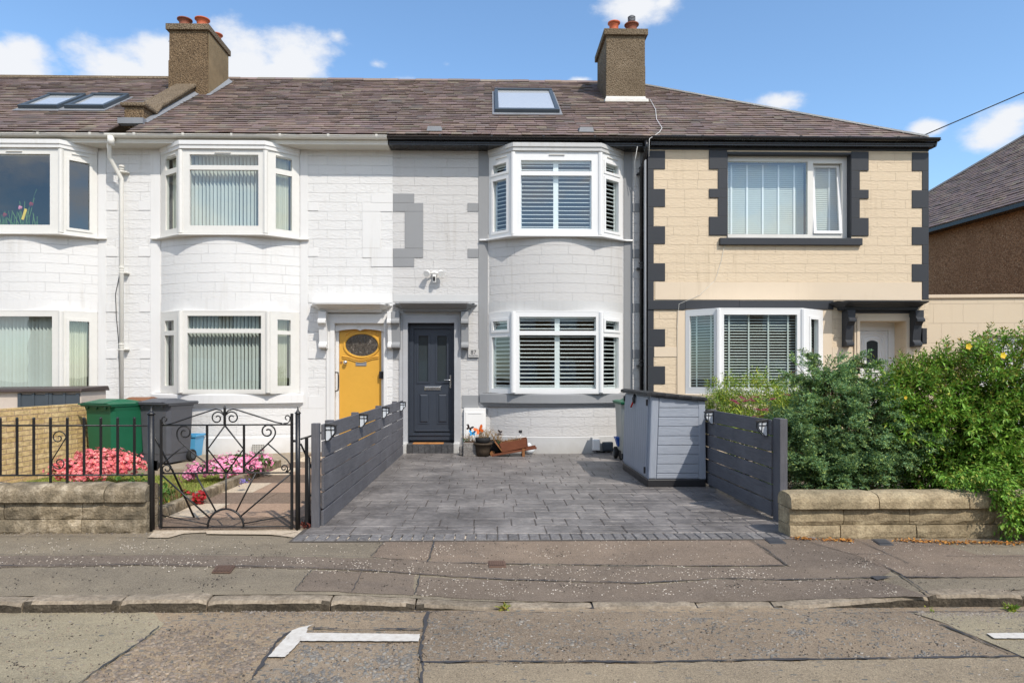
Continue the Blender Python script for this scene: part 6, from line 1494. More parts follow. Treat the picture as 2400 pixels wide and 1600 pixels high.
# ============================================================ wheelie bins
def wheelie(label, mat, x, y, rot, z=0, lidrot=0, number=None, sx=1.0):
    t = thing('wheelie_bin', label, 'wheelie bin', (0, 0, 0))
    W_, D_ = .29 * sx, .33; w_, d_ = .24 * sx, .25
    m = MB(); vs = []
    for (zz, a, b) in ((.03, w_, d_), (.16, w_ * 1.03, d_ * 1.06), (.17, w_ * 1.07, d_ * 1.1), (.86, W_ * .96, D_ * .93), (.93, W_, D_)):
        c = .05
        for (px, py) in ((-a + c, -b), (a - c, -b), (a, -b + c), (a, b - c), (a - c, b), (-a + c, b), (-a, b - c), (-a, -b + c)): vs.append((px, py, zz))
    m.add(vs, [(i * 8 + j, i * 8 + (j + 1) % 8, (i + 1) * 8 + (j + 1) % 8, (i + 1) * 8 + j) for i in range(4) for j in range(8)] + [tuple(range(8))[::-1], tuple(32 + j for j in range(8))])
    m.build('body', M[mat], t, bevel=.008)
    m = MB(); m.add([(-W_ - .012, -D_ - .02, .93), (W_ + .012, -D_ - .02, .93), (W_ + .012, D_ + .02, .93), (-W_ - .012, D_ + .02, .93), (-W_ - .012, -D_ - .02, .965), (W_ + .012, -D_ - .02, .965), (W_ + .012, D_ + .02, .965), (-W_ - .012, D_ + .02, .965)], [(0, 3, 2, 1), (4, 5, 6, 7), (0, 1, 5, 4), (1, 2, 6, 5), (2, 3, 7, 6), (3, 0, 4, 7)])
    for s in (-.6, 0, .6): m.prism([(s * W_ - .025, -D_ - .018, .93), (s * W_ + .025, -D_ - .018, .93), (s * W_, -D_ - .01, .88)], (0, .02, 0))
    m.build('rim', M[mat], t, bevel=.006)
    m = MB(); vs = []
    ny_ = 7
    for j in range(ny_):
        q = j / (ny_ - 1); yy = -D_ - .05 + (2 * D_ + .09) * q; hz = .975 + .055 * math.sin(math.pi * min(1, q * 1.15)) + .01
        for px, dz in ((-W_ - .02, -.012), (-W_ * .8, .002), (-W_ * .6, hz - .985), (W_ * .6, hz - .985), (W_ * .8, .002), (W_ + .02, -.012)): vs.append((px, yy, .985 + dz))
    m.add(vs, [(j * 6 + i, j * 6 + i + 1, (j + 1) * 6 + i + 1, (j + 1) * 6 + i) for j in range(ny_ - 1) for i in range(5)], smooth=False)
    b = len(m.v); m.add([(x_, y_, .958) for x_, y_ in ((-W_ - .02, -D_ - .05), (W_ + .02, -D_ - .05), (W_ + .02, D_ + .04), (-W_ - .02, D_ + .04))], [(0, 1, 2, 3)])
    m.quad((-W_ - .02, -D_ - .05, .958), (W_ + .02, -D_ - .05, .958), (W_ + .02, -D_ - .05, .975), (-W_ - .02, -D_ - .05, .975)); m.quad((-W_ - .02, -D_ - .05, .958), (-W_ - .02, D_ + .04, .958), (-W_ - .02, D_ + .04, .975), (-W_ - .02, -D_ - .05, .975)); m.quad((W_ + .02, -D_ - .05, .958), (W_ + .02, D_ + .04, .958), (W_ + .02, D_ + .04, .975), (W_ + .02, -D_ - .05, .975))
    lid = m.build('lid', M[mat], t, fix=False)
    m = MB(); m.tube([(-W_ + .02, D_ + .07, .945), (W_ - .02, D_ + .07, .945)], .017, 8)
    for s in (-.85, -.3, .3, .85): m.box(s * W_ - .02, s * W_ + .02, D_ - .0, D_ + .085, .93, .985)
    m.build('handle', M[mat], t, bevel=.004)
    m = MB(); m.tube([(-w_ - .07, d_ - .02, .1), (w_ + .07, d_ - .02, .1)], .012, 8); m.build('axle', M['iron'], t)
    for s in (-1, 1):
        m = MB(); m.tube([(s * (w_ + .01), d_ - .02, .1), (s * (w_ + .065), d_ - .02, .1)], .1, 22, smooth=False); wh = m.build('wheel', M['rubber'], t, bevel=.01)
        m = MB(); m.tube([(s * (w_ + .064), d_ - .02, .1), (s * (w_ + .072), d_ - .02, .1)], .055, 16, smooth=False); m.build('hub', M['grey_metal'], wh)
    if number:
        k = text_mesh(number, .15, (0, 0, 0), M['letter_dark'], 'painted_number', t); k.location = number_loc; k.rotation_euler = number_rot
    t.location = (x, y, z); t.rotation_euler = (0, 0, R(rot))
    return t
number_loc = (W_n := .262, 0.02, .62); number_rot = (R(86), 0, R(90))
wheelie('green wheelie bin with 25 on its side beside the yellow block wall', 'plastic_green', WX(273, 10.45), 10.45, -22, -.0, number='25', sx=1.1)
wheelie('brown wheelie bin squeezed behind the green and dark grey bins', 'plastic_brown', WX(335, 11.35), 11.35, 8, 0)
wheelie('dark grey wheelie bin left of the pale blue box', 'plastic_grey', WX(391, 10.75), 10.75, -12, 0)
wb = wheelie('pale wheelie bin with a green lid almost hidden behind the grey storage box', 'plastic_green', WX(1488, 10.95), 10.95, 0, 0)
M['bin_pale'] = plain('pale_grey_plastic', (.33, .34, .31), .5, .15, .4, .1)
for q in wb.children:
    if q.name.startswith('body'): q.data.materials[0] = M['bin_pale']
t = thing('recycling_box', 'pale blue plastic recycling box against the white house', 'box', (WX(442, 11.6), 11.6, 0))
x0, x1, y0, y1 = WX(424, 11.45), WX(458, 11.45), 11.45, 11.8
m = MB(); o = .03; m.add([(x0 + o, y0 + o, 0), (x1 - o, y0 + o, 0), (x1 - o, y1 - o, 0), (x0 + o, y1 - o, 0), (x0, y0, .36), (x1, y0, .36), (x1, y1, .36), (x0, y1, .36)], [(0, 3, 2, 1), (0, 1, 5, 4), (1, 2, 6, 5), (2, 3, 7, 6), (3, 0, 4, 7)]); m.build('tub', M['plastic_blue'], t, fix=False)
m = MB(); m.holes(((x0 - .02, y0 - .02), (1, 0), (0, -1)), 0, x1 - x0 + .04, .345, .38, [], 0, -.02); m.box(x0 - .02, x0, y0, y1 + .02, .345, .38); m.box(x1, x1 + .02, y0, y1 + .02, .345, .38); m.box(x0 - .02, x1 + .02, y1, y1 + .02, .345, .38); m.build('rim', M['plastic_blue'], t, bevel=.005)
# air brick in the white house
t = thing('air_vent', 'perforated metal air vent low on the white wall behind the pink flowers', 'vent', (WX(603, YB), YB, .2))
a, b, c, d = rp(590, 618, 1040, 1059, YB - .0); m = MB(); yv = arc(b2l, b2r, YW, SAG - .03)
yy = YW - .36
m.box(a, b, yy - .02, yy - .0, c, d); m.build('plate', M['mortar'], t)
m = MB()
for i in range(7):
    for j in range(4): m.box(a + (b - a) * (i + .25) / 7, a + (b - a) * (i + .75) / 7, yy - .024, yy - .018, c + (d - c) * (j + .3) / 4, c + (d - c) * (j + .7) / 4)
m.build('holes', M['iron'], t)

# ============================================================ neighbour's storage box, far left
t = thing('garden_storage_box', 'beige plastic storage box with dark doors behind the yellow block wall', 'storage box', (-7.6, 11.0, 0))
ya = 10.85; xa, xb = WX(-60, ya), WX(190, ya); zt = WZ(912, ya)
m = MB(); m.box(xa, xb, ya, ya + .7, -.02, zt - .03); m.build('body', plain('beige_plastic', (.58, .50, .43), .6, .1, .3, .1), t, bevel=.01)
for k, (u0, u1) in enumerate(((44, 116), (117, 188))):
    m = MB(); a, b = WX(u0, ya), WX(u1, ya); hs = [(a + .05 + (b - a - .06) * i / 2, a + .05 + (b - a - .06) * (i + .82) / 2, WZ(948, ya) - .2, WZ(921, ya)) for i in range(2)]
    m.holes(((0, ya - .03), (1, 0), (0, -1)), a, b, .1, zt - .06, hs, 0, -.02); m.box(a + .01, b - .01, ya - .018, ya - .005, .12, zt - .08)
    m.build('door', M['grey_metal'], t, bevel=.003)
m = MB(); m.add([(xa - .05, ya - .07, zt - .045), (xb + .04, ya - .07, zt - .03), (xb + .04, ya + .75, zt - .03), (xa - .05, ya + .75, zt - .045), (xa - .05, ya - .05, zt - .0), (xb + .04, ya - .05, zt + .02), (xb + .04, ya + .7, zt + .05), (xa - .05, ya + .7, zt + .03)], [(0, 3, 2, 1), (4, 5, 6, 7), (0, 1, 5, 4), (1, 2, 6, 5), (2, 3, 7, 6), (3, 0, 4, 7)])
m.build('lid', plain('brown_plastic_lid', (.06, .042, .038), .5, .15, .4, .1), t, bevel=.01)

# ============================================================ grey storage box on the driveway
t = thing('garden_storage_box', 'grey plastic bin store with wood grained boards on the dark driveway', 'storage box', (2.35, 9.05, 0))
sp = NT('grey_wood_grain_plastic', .5, .35); gv = sp.ob((1.6, 1, 15)); g1_ = sp.noise(gv, 2.6, 4, .6, 2.2)
M['store'] = sp.out(sp.ramp(g1_, [(.35, (.275, .305, .355)), (.6, (.32, .35, .40))]), sp.bump(g1_, .5, .012), .5)
sp = NT('grey_vertical_grain_plastic', .5, .35); g1_ = sp.noise(sp.ob((10, 10, 1.2)), 2.6, 4, .6, 1.6)
M['store_v'] = sp.out(sp.ramp(g1_, [(.35, (.275, .305, .355)), (.6, (.31, .34, .39))]), sp.bump(g1_, .3, .008), .5)
sx0, sx1, sy0, sy1 = 1.985, 2.715, 8.30, 9.86; zl, zr2 = 1.175, 1.105
m = MB(); m.box(sx0 - .012, sx1 + .0, sy0 - .012, sy1 + .01, -.004, .10); m.build('base', M['black_plastic'], t, bevel=.012)
lean = .035
def SX(z): return sx0 + lean * z
def topz(x): return zl + (zr2 - zl) * (x - sx0) / (sx1 - sx0)
m = MB(); m.add([(SX(.1), sy0 + .012, .1), (sx1 - .01, sy0 + .012, .1), (sx1 - .01, sy1 - .01, .1), (SX(.1), sy1 - .01, .1), (SX(1.15), sy0 + .012, zl - .02), (sx1 - .02, sy0 + .012, zr2 - .02), (sx1 - .02, sy1 - .01, zr2 - .02), (SX(1.15), sy1 - .01, zl - .02)], [(0, 3, 2, 1), (4, 5, 6, 7), (0, 1, 5, 4), (1, 2, 6, 5), (2, 3, 7, 6), (3, 0, 4, 7)]); m.build('body', M['store_v'], t)
zz = .105; k = 0
edges = [.105, .172, .290, .408, .526, .644, .762, .880, .998, 1.075]
for z0_, z1_ in zip(edges[:-1], edges[1:]):
    m = MB(); a = SX(z0_) + .105; b = sx1 - .085
    m.add([(a, sy0 - .000, z0_ + .005), (b, sy0 - .0, z0_ + .005), (b, sy0 - .0, min(z1_ - .005, topz(b) - .03)), (SX(z1_) + .105, sy0 - .0, min(z1_ - .005, topz(a) - .03) if z1_ < 1.07 else topz(a) - .03), (a, sy0 + .02, z0_ - .001), (b, sy0 + .02, z0_ - .001), (b, sy0 + .02, min(z1_, topz(b) - .03)), (SX(z1_) + .105, sy0 + .02, z1_ if z1_ < 1.07 else topz(a) - .03)], [(0, 1, 2, 3), (0, 4, 5, 1), (3, 2, 6, 7), (0, 3, 7, 4), (1, 5, 6, 2)])
    m.build('side_board', M['store'], t, bevel=.003)
for (a0, a1, b0, b1) in ((SX(.1), SX(.1) + .10, SX(1.15), SX(1.15) + .10), (sx1 - .082, sx1 + .002, sx1 - .092, sx1 - .008)):
    m = MB(); m.add([(a0, sy0 - .006, .1), (a1, sy0 - .006, .1), (b1, sy0 - .006, topz(b1) - .02), (b0, sy0 - .006, topz(b0) - .02), (a0, sy0 + .03, .1), (a1, sy0 + .03, .1), (b1, sy0 + .03, topz(b1) - .02), (b0, sy0 + .03, topz(b0) - .02)], [(0, 1, 2, 3), (0, 4, 5, 1), (3, 2, 6, 7), (0, 3, 7, 4), (1, 5, 6, 2)]); m.build('corner_post', M['store_v'], t, bevel=.02 if a0 < 2.3 else .006)
for (y0_, y1_) in ((sy0 + .09, (sy0 + sy1) / 2 + .03), ((sy0 + sy1) / 2 + .036, sy1 - .02)):
    m = MB(); o = -.02
    def dd(y, z, dx): return (SX(z) + dx, y, z)
    m.add([dd(y0_, .13, o), dd(y1_, .13, o), dd(y1_, 1.13, o), dd(y0_, 1.13, o), dd(y0_, .13, .0), dd(y1_, .13, 0), dd(y1_, 1.13, 0), dd(y0_, 1.13, 0)], [(3, 2, 1, 0), (0, 1, 5, 4), (1, 2, 6, 5), (2, 3, 7, 6), (3, 0, 4, 7)])
    dr = m.build('door', M['store_v'], t, bevel=.006)
    m = MB(); n = 6
    for i in range(n):
        y_ = y0_ + (y1_ - y0_) * (i + .6) / n; h1_ = 1.0 - .02 * abs(i - 2)
        m.add([dd(y_ - .0035, .26, o - .001), dd(y_ + .0035, .26, o - .001), dd(y_ + .0035, h1_, o - .001), dd(y_ - .0035, h1_, o - .001)], [(0, 1, 2, 3)])
    m.build('groove', M['grey_metal'], dr, fix=False)
    m = MB(); yh = y0_ + .012 if y0_ < 9 else y1_ - .012
    for z_ in (.2, 1.06): a = dd(yh, z_, o - .012); m.box(a[0] - .008, a[0] + .012, yh - .012, yh + .012, z_ - .04, z_ + .04)
    m.build('hinge', M['black_plastic'], dr)
m = MB(); L0 = (sx0 + .03 - .05, zl + .0); 
pr = [(sx0 - .035, zl - .022), (sx0 - .03, zl + .018), (sx0 + .02, zl + .034), (sx1 - .02, zr2 + .028), (sx1 + .012, zr2 + .012), (sx1 + .012, zr2 - .022)]
m.prism([(x, sy0 - .045, z) for x, z in pr], (0, sy1 - sy0 + .09, 0)); lid = m.build('lid', plain('charcoal_lid', (.028, .029, .031), .6, .15, .3, .3), t, bevel=.008)
m = MB()
for i in range(5):
    x_ = sx0 + .03 + i * (sx1 - sx0 - .06) / 4; z_ = topz(x_) - .0; 
    if i < 4: m.box(x_ + .006, x_ + (sx1 - sx0 - .06) / 4 - .006, sy0 - .053, sy0 - .044, topz(x_ + .1) - .014, topz(x_ + .1) + .022)
m.build('lid_edge', M['black_plastic'], lid, bevel=.003)
m = MB()
for i in range(4): x_ = sx0 + .10 + i * .172; m.tube([(x_, sy0 - .056, topz(x_) + .006), (x_, sy0 - .050, topz(x_) + .006)], .011, 10)
m.build('lid_stud', M['rubber'], lid)
ym = (sy0 + sy1) / 2 + .033
m = MB(); m.box(sx0 - .0, sx0 + .01, ym - .012, ym + .012, .13, .2); m.build('bolt', M['black_plastic'], t)
pk2 = thing('spring_clamp', 'black spring clamp with red tips gripping the storage box doors', 'clamp', (2.0, ym, 1.1))
m = MB(); X_ = SX(1.08) - .03
m.tube([(X_, ym, 1.15), (X_ - .02, ym - .01, 1.09), (X_ - .015, ym + .02, 1.03)], [.012, .02, .012], 8); m.tube([(X_, ym - .04, 1.13), (X_ - .02, ym - .03, 1.07), (X_ - .01, ym + .0, 1.02)], [.01, .016, .01], 8); m.build('jaw', M['black_plastic'], pk2)
m = MB(); m.tube([(X_ - .012, ym + .03, 1.05), (X_ - .03, ym + .10, .965)], .013, 8); m.build('handle_tip', M['red'], pk2)
# blue wheeled caddy next to the bin
t = thing('wheeled_caddy', 'small blue wheeled caddy between the hidden bin and the grey wall', 'caddy', (WX(1452, 11.0), 11.0, 0))
X_ = WX(1456, 11.0); m = MB(); m.add([(X_ - .06, 10.95, .22), (X_ + .06, 10.95, .22), (X_ + .06, 11.1, .22), (X_ - .06, 11.1, .22), (X_ - .09, 10.93, .34), (X_ + .1, 10.93, .34), (X_ + .1, 11.12, .34), (X_ - .09, 11.12, .34)], [(0, 3, 2, 1), (4, 5, 6, 7), (0, 1, 5, 4), (1, 2, 6, 5), (2, 3, 7, 6), (3, 0, 4, 7)]); m.box(X_ - .1, X_ + .11, 10.92, 11.13, .34, .38); m.build('tub', M['blue'], t, bevel=.006)
m = MB(); m.tube([(X_ - .03, 10.98, .13), (X_ + .015, 10.98, .13)], .13, 24, smooth=False); m.build('wheel', M['rubber'], t, bevel=.01)
m = MB(); m.tube([(X_ + .05, 10.98, .27), (X_ + .16, 10.98, .25), (X_ + .1, 10.95, .1)], .01, 8); m.build('handle', M['white_metal'], t)
# things on the plinth
t = thing('socket_box', 'white weatherproof box low on the pale plinth of the grey house', 'electrical box', (WX(1397, YB), YB, .15))
yy = YW - .27; a, b, c, d = rp(1388, 1406, 1029, 1056, yy - .06); m = MB(); m.box(a, b, yy - .1, yy + .05, c, d); m.build('case', M['white_metal'], t, bevel=.02); m = MB(); m.tube([((a + b) / 2, yy - .05, c), ((a + b) / 2 + .02, yy - .04, .03), (b + .1, yy - .02, .02)], .012, 6); m.build('cable', M['rubber'], t)
t = thing('socket_box', 'slate grey outdoor socket box on the plinth, right of the white one', 'electrical box', (WX(1424, YB), YB, .12))
yy = YW - .2; a, b, c, d = rp(1412, 1437, 1036, 1057, yy - .08); m = MB(); m.box(a, b, yy - .1, yy + .05, c, d); m.build('case', M['grey_metal'], t, bevel=.015); m = MB(); m.box(a + .03, b - .005, yy - .11, yy - .09, c + .02, d - .02); m.build('cover', M['grey_metal'], t, bevel=.01); m = MB(); m.tube([((a + b) / 2, yy, c), ((a + b) / 2 + .05, yy - .03, .03), (b + .4, yy - .06, .03)], .010, 6); m.build('cable', M['rubber'], t)
# doormat
t_ = MB(); a, b = WX(967, 11.98), WX(1039, 11.98); t_.box(a, b, 11.97, 12.16, zst + .005, zst + .02)
M['mat'] = plain('coir_mat', (.48, .22, .075), .95, .35, .1, .6, 25, bd=.008); tag(t_.build('doormat', M['mat'], None, bevel=.004), 'orange brown coir doormat on the step of the charcoal door', 'doormat')

# ============================================================ planters in front of the meter box
YP = 11.62
PX = lambda u: WX(u, YP)
PZ = lambda v: WZ(v, YP)
g = np.random.default_rng(31)
def twigs(parent, name, mat, u0, u1, zb, zt, n, spread=.08, r=.003, Y=YP, dy=.06):
    m = MB()
    for i in range(n):
        x = PX(random.uniform(u0, u1)); y = Y + random.uniform(-dy, dy); h = random.uniform(.5, 1) * (zt - zb); dx = random.uniform(-spread, spread)
        p = [(x, y, zb), (x + dx * .3, y + random.uniform(-.02, .02), zb + h * .5), (x + dx, y + random.uniform(-.04, .04), zb + h)]
        m.tube(p, [r, r * .8, r * .4], 4, caps=False)
        if random.random() < .6: m.tube([p[1], (p[1][0] + random.uniform(-.05, .05), p[1][1], p[1][2] + random.uniform(.02, .08))], [r * .7, r * .3], 4, caps=False)
    return m.build(name, mat, parent, fix=False)
def small_leaves(parent, name, mat, u0, u1, z0, z1, n, L=.03, Y=YP, dy=.07):
    pos = np.stack([g.uniform(PX(u0), PX(u1), n), g.uniform(Y - dy, Y + dy, n), g.uniform(z0, z1, n)], 1); V, Fc = leaves(pos, g.normal(size=(n, 3)) + [0, 0, .6], g.uniform(L * .6, L * 1.3, n), g.uniform(L * .4, L * .9, n), g.uniform(0, 6, n), .35)
    org = parent.get('_org', (0, 0, 0)); return np_mesh(name, V, Fc, mat, parent, org)
M['stone_pot'] = stone('stone_effect_pot', [(.13, .12, .11), (.28, .26, .24), (.45, .43, .40), (.2, .19, .18)], 16, .8)
t = thing('stone_trough', 'grey stone effect trough of dry plants under the meter box', 'planter', (PX(1100), YP, 0))
a, b = PX(1086.5), PX(1116); zt = PZ(1035); m = MB(); m.box(a, b, YP - .16, YP + .14, -.002, zt); m.build('pot', M['stone_pot'], t, bevel=.012)
m = MB(); m.box(a + .02, b - .02, YP - .14, YP + .12, zt + .001, zt + .008); m.build('soil', M['soil'], t)
twigs(t, 'dry_stems', M['dead'], 1090, 1113, zt, zt + .17, 42); small_leaves(t, 'leaves', M['leaf_low'], 1086, 1100, zt, zt + .05, 40)
M['tub'] = wood('mossy_barrel_wood', (.06, .043, .028), (14, 14, 2), .6)
t = thing('wooden_tub', 'dark mossy wooden tub between the stone trough and the wheelbarrow', 'planter', (PX(1132), YP - .12, 0)); xc = PX(1132)
m = MB(); m.lathe((xc, YP - .14, 0), [(.0, .0), (.105, 0), (.12, .1), (.14, .2), (.165, .205), (.165, .235), (.14, .238), (.13, .20), (0, .2)], 18); m.build('pot', M['tub'], t, fix=False)
m = MB(); m.lathe((xc, YP - .14, .235), [(.10, 0), (.13, .02), (.135, .09), (.10, .095), (.09, .06), (0, .06)], 18); m.build('inner_pot', M['rubber'], t, fix=False)
twigs(t, 'dry_stems', M['dead'], 1122, 1146, .30, .52, 60, .12, Y=YP - .12); small_leaves(t, 'dry_leaves', M['dead'], 1116, 1150, .33, .47, 90, .022, Y=YP - .12)
t = thing('black_pot', 'black glazed pot behind the tub and the wheelbarrow planter', 'planter', (PX(1157), YP + .08, 0)); xc = PX(1158)
m = MB(); m.lathe((xc, YP + .08, 0), [(0, 0), (.10, 0), (.15, .08), (.16, .16), (.13, .22), (.14, .25), (.12, .26), (.11, .22), (0, .21)], 20); m.build('pot', M['rubber'], t, fix=False)
twigs(t, 'dry_stems', M['dead'], 1150, 1172, .22, .46, 46, .12, Y=YP + .08); small_leaves(t, 'dry_leaves', M['dead'], 1144, 1178, .28, .43, 70, .02, Y=YP + .08)
# wheelbarrow planter
t = thing('wheelbarrow_planter', 'small brown wooden wheelbarrow planter tipping to the left', 'planter', (PX(1200), YP - .1, 0)); yw0, yw1 = YP - .22, YP + .05
def PQ(x, y): return (PX(1060 + x * .08503), PZ(960 + y * .08503))
def pl3(pts, y): return [(PQ(*p)[0], y, PQ(*p)[1]) for p in pts]
side_ = [(1290, 890), (2030, 760), (2055, 990), (1380, 1130)]
for yy_ in (yw0, yw1): m = MB(); m.prism(pl3(side_, yy_), (0, .018, 0)); m.build('side_board', M['barrow'], t, bevel=.002)
m = MB(); A_ = pl3([(1160, 850)], yw0)[0]; B_ = pl3([(1370, 1125)], yw0)[0]; m.add([A_, B_, (B_[0], yw1, B_[2]), (A_[0], yw1 + .0, A_[2] + .0), (A_[0] + .012, yw0, A_[2] + .012), (B_[0] + .014, yw0, B_[2] + .008), (B_[0] + .014, yw1, B_[2] + .008), (A_[0] + .012, yw1, A_[2] + .012)], [(0, 1, 2, 3), (4, 5, 6, 7), (0, 1, 5, 4), (1, 2, 6, 5), (2, 3, 7, 6), (3, 0, 4, 7)]); m.build('end_board', M['barrow_pale'], t)
m = MB(); A_ = pl3([(2030, 760)], yw0)[0]; B_ = pl3([(2055, 990)], yw0)[0]; m.bar((A_[0], (yw0 + yw1) / 2, A_[2]), (B_[0], (yw0 + yw1) / 2, B_[2]), yw1 - yw0, .016, (1, 0, 0)); m.build('end_board', M['barrow'], t)
m = MB(); A_, B_ = pl3([(1380, 1120), (2050, 985)], yw0); m.add([(A_[0], yw0, A_[2]), (B_[0], yw0, B_[2]), (B_[0], yw1, B_[2]), (A_[0], yw1, A_[2])], [(0, 1, 2, 3)]); m.build('bottom_board', M['barrow'], t, fix=False)
for yy_ in (yw0 + .0, yw1): m = MB(); m.bar(*[Vector(q) for q in pl3([(1090, 1215), (2300, 1010)], yy_)], .035, .03, (0, 1, 0)); m.build('shaft', M['barrow'], t, bevel=.003)
for yy_ in (yw0 + .0, yw1): m = MB(); m.bar(*[Vector(q) for q in pl3([(1945, 1030), (1945, 1262)], yy_ - .005)], .045, .03, (0, 1, 0)); m.build('leg', M['barrow_pale'], t, bevel=.003)
m = MB(); wq = pl3([(1140, 1205)], (yw0 + yw1) / 2)[0]; m.tube([(wq[0] - .02, wq[1] - .03, .045), (wq[0] - .02, wq[1] + .03, .045)], .045, 20, smooth=False); m.build('wheel', M['barrow_pale'], t)
m = MB(); s_ = pl3([(1330, 930), (2000, 820), (2020, 850), (1350, 960)], yw0 + .02); m.prism([s_[0], s_[1], (s_[1][0], yw1, s_[1][2]), (s_[0][0], yw1, s_[0][2])], (0, 0, -.03)); m.build('soil', M['soil'], t)
Yq = (yw0 + yw1) / 2
twigs(t, 'dry_stems', M['dead'], 1172, 1226, PZ(1040), PZ(1022) + .02, 40, .08, Y=Yq); small_leaves(t, 'dry_leaves', M['dead'], 1166, 1230, PZ(1036), PZ(1026), 90, .02, Y=Yq); small_leaves(t, 'leaves', M['leaf_low'], 1160, 1172, PZ(1038), PZ(1030), 24, .02, Y=Yq)
# butterflies on sticks
def butterfly(label, u, v, mats, size, rot, stick=None, Y=YP - .15):
    t = thing('butterfly_ornament', label, 'ornament', (PX(u), Y, PZ(v)), 'butterflies on sticks in the planters'); c = Vector((PX(u), Y, PZ(v)))
    for s, lift in ((-1, .55), (1, .2)):
        m = MB(); W1 = [(0, 0), (.25, .55), (.7, .95), (1.0, .9), (.95, .45), (.55, .1), (.75, -.15), (.7, -.55), (.35, -.6), (.1, -.3)]
        a = R(rot); P = [c + Vector(((s * x * math.cos(a) - z * math.sin(a)) * size, -.03 - abs(x) * lift * size, (s * x * math.sin(a) + z * math.cos(a)) * size)) for x, z in W1]
        m.prism(P, (0, .003, 0)); m.build('wing', mats[0 if s < 0 else -1], t)
    m = MB(); m.tube([c + Vector((0, -.03, -.4 * size)), c + Vector((0, -.035, .5 * size))], .005, 6); m.tube([c, (c.x + .01, Y + .02, .18)], .002, 4); m.build('body', M['black_plastic'], t)
org_ = plain('orange_wing', (.72, .14, .02), .5, .3, .4, 0, 60); blw = plain('blue_wing', (.03, .30, .62), .5, .4, .4, 0, 60); blk = plain('brown_black_wing', (.035, .022, .018), .6, .3, .3, 0)
butterfly('dark brown butterfly ornament in front of the white meter box', 1101, 1001, [blk], .062, -25)
butterfly('blue butterfly ornament above the stone trough', 1108, 1013, [blw], .062, 0)
butterfly('orange butterfly ornament between the trough and the tub', 1124, 1006, [org_], .085, 25)
butterfly('black butterfly ornament at the left end of the wheelbarrow planter', 1172, 1012, [blk], .05, 80)
t = thing('solar_stake_light', 'small black solar stake light in the wheelbarrow planter', 'stake light', (PX(1219), Yq, PZ(1010)))
m = MB(); m.box(PX(1219) - .03, PX(1219) + .03, Yq - .03, Yq + .03, PZ(1013), PZ(1007)); m.build('lamp', M['black_plastic'], t, bevel=.006); m = MB(); m.tube([(PX(1219), Yq, PZ(1013)), (PX(1220), Yq, PZ(1032))], .006, 6); m.build('stake', M['white_metal'], t)
t = thing('stone_ornament', 'small striped black and white stone ornament left of the trough', 'ornament', (PX(1082), YP, 0))
m = MB(); xc = PX(1083); m.lathe((xc, YP - .05, 0), [(0, 0), (.05, .0), (.06, .04), (.045, .075), (.055, .10), (.05, .15), (.03, .18), (0, .19)], 14); m.build('body', M['stone_pot'], t, fix=False)
t = thing('glass_dish', 'shallow patterned glass dish leaning by the plinth behind the wheelbarrow', 'dish', (PX(1240), YP + .12, 0))
m = MB(); m.lathe((PX(1241), YP + .1, .02), [(0, 0), (.05, 0), (.11, .09), (.115, .09), (.055, -.01), (0, -.01)], 20); m.lathe((PX(1240), YP + .12, .12), [(.05, 0), (.06, .04), (.03, .08), (0, .09)], 14); m.build('bowl', M['lampglass'], t, fix=False)

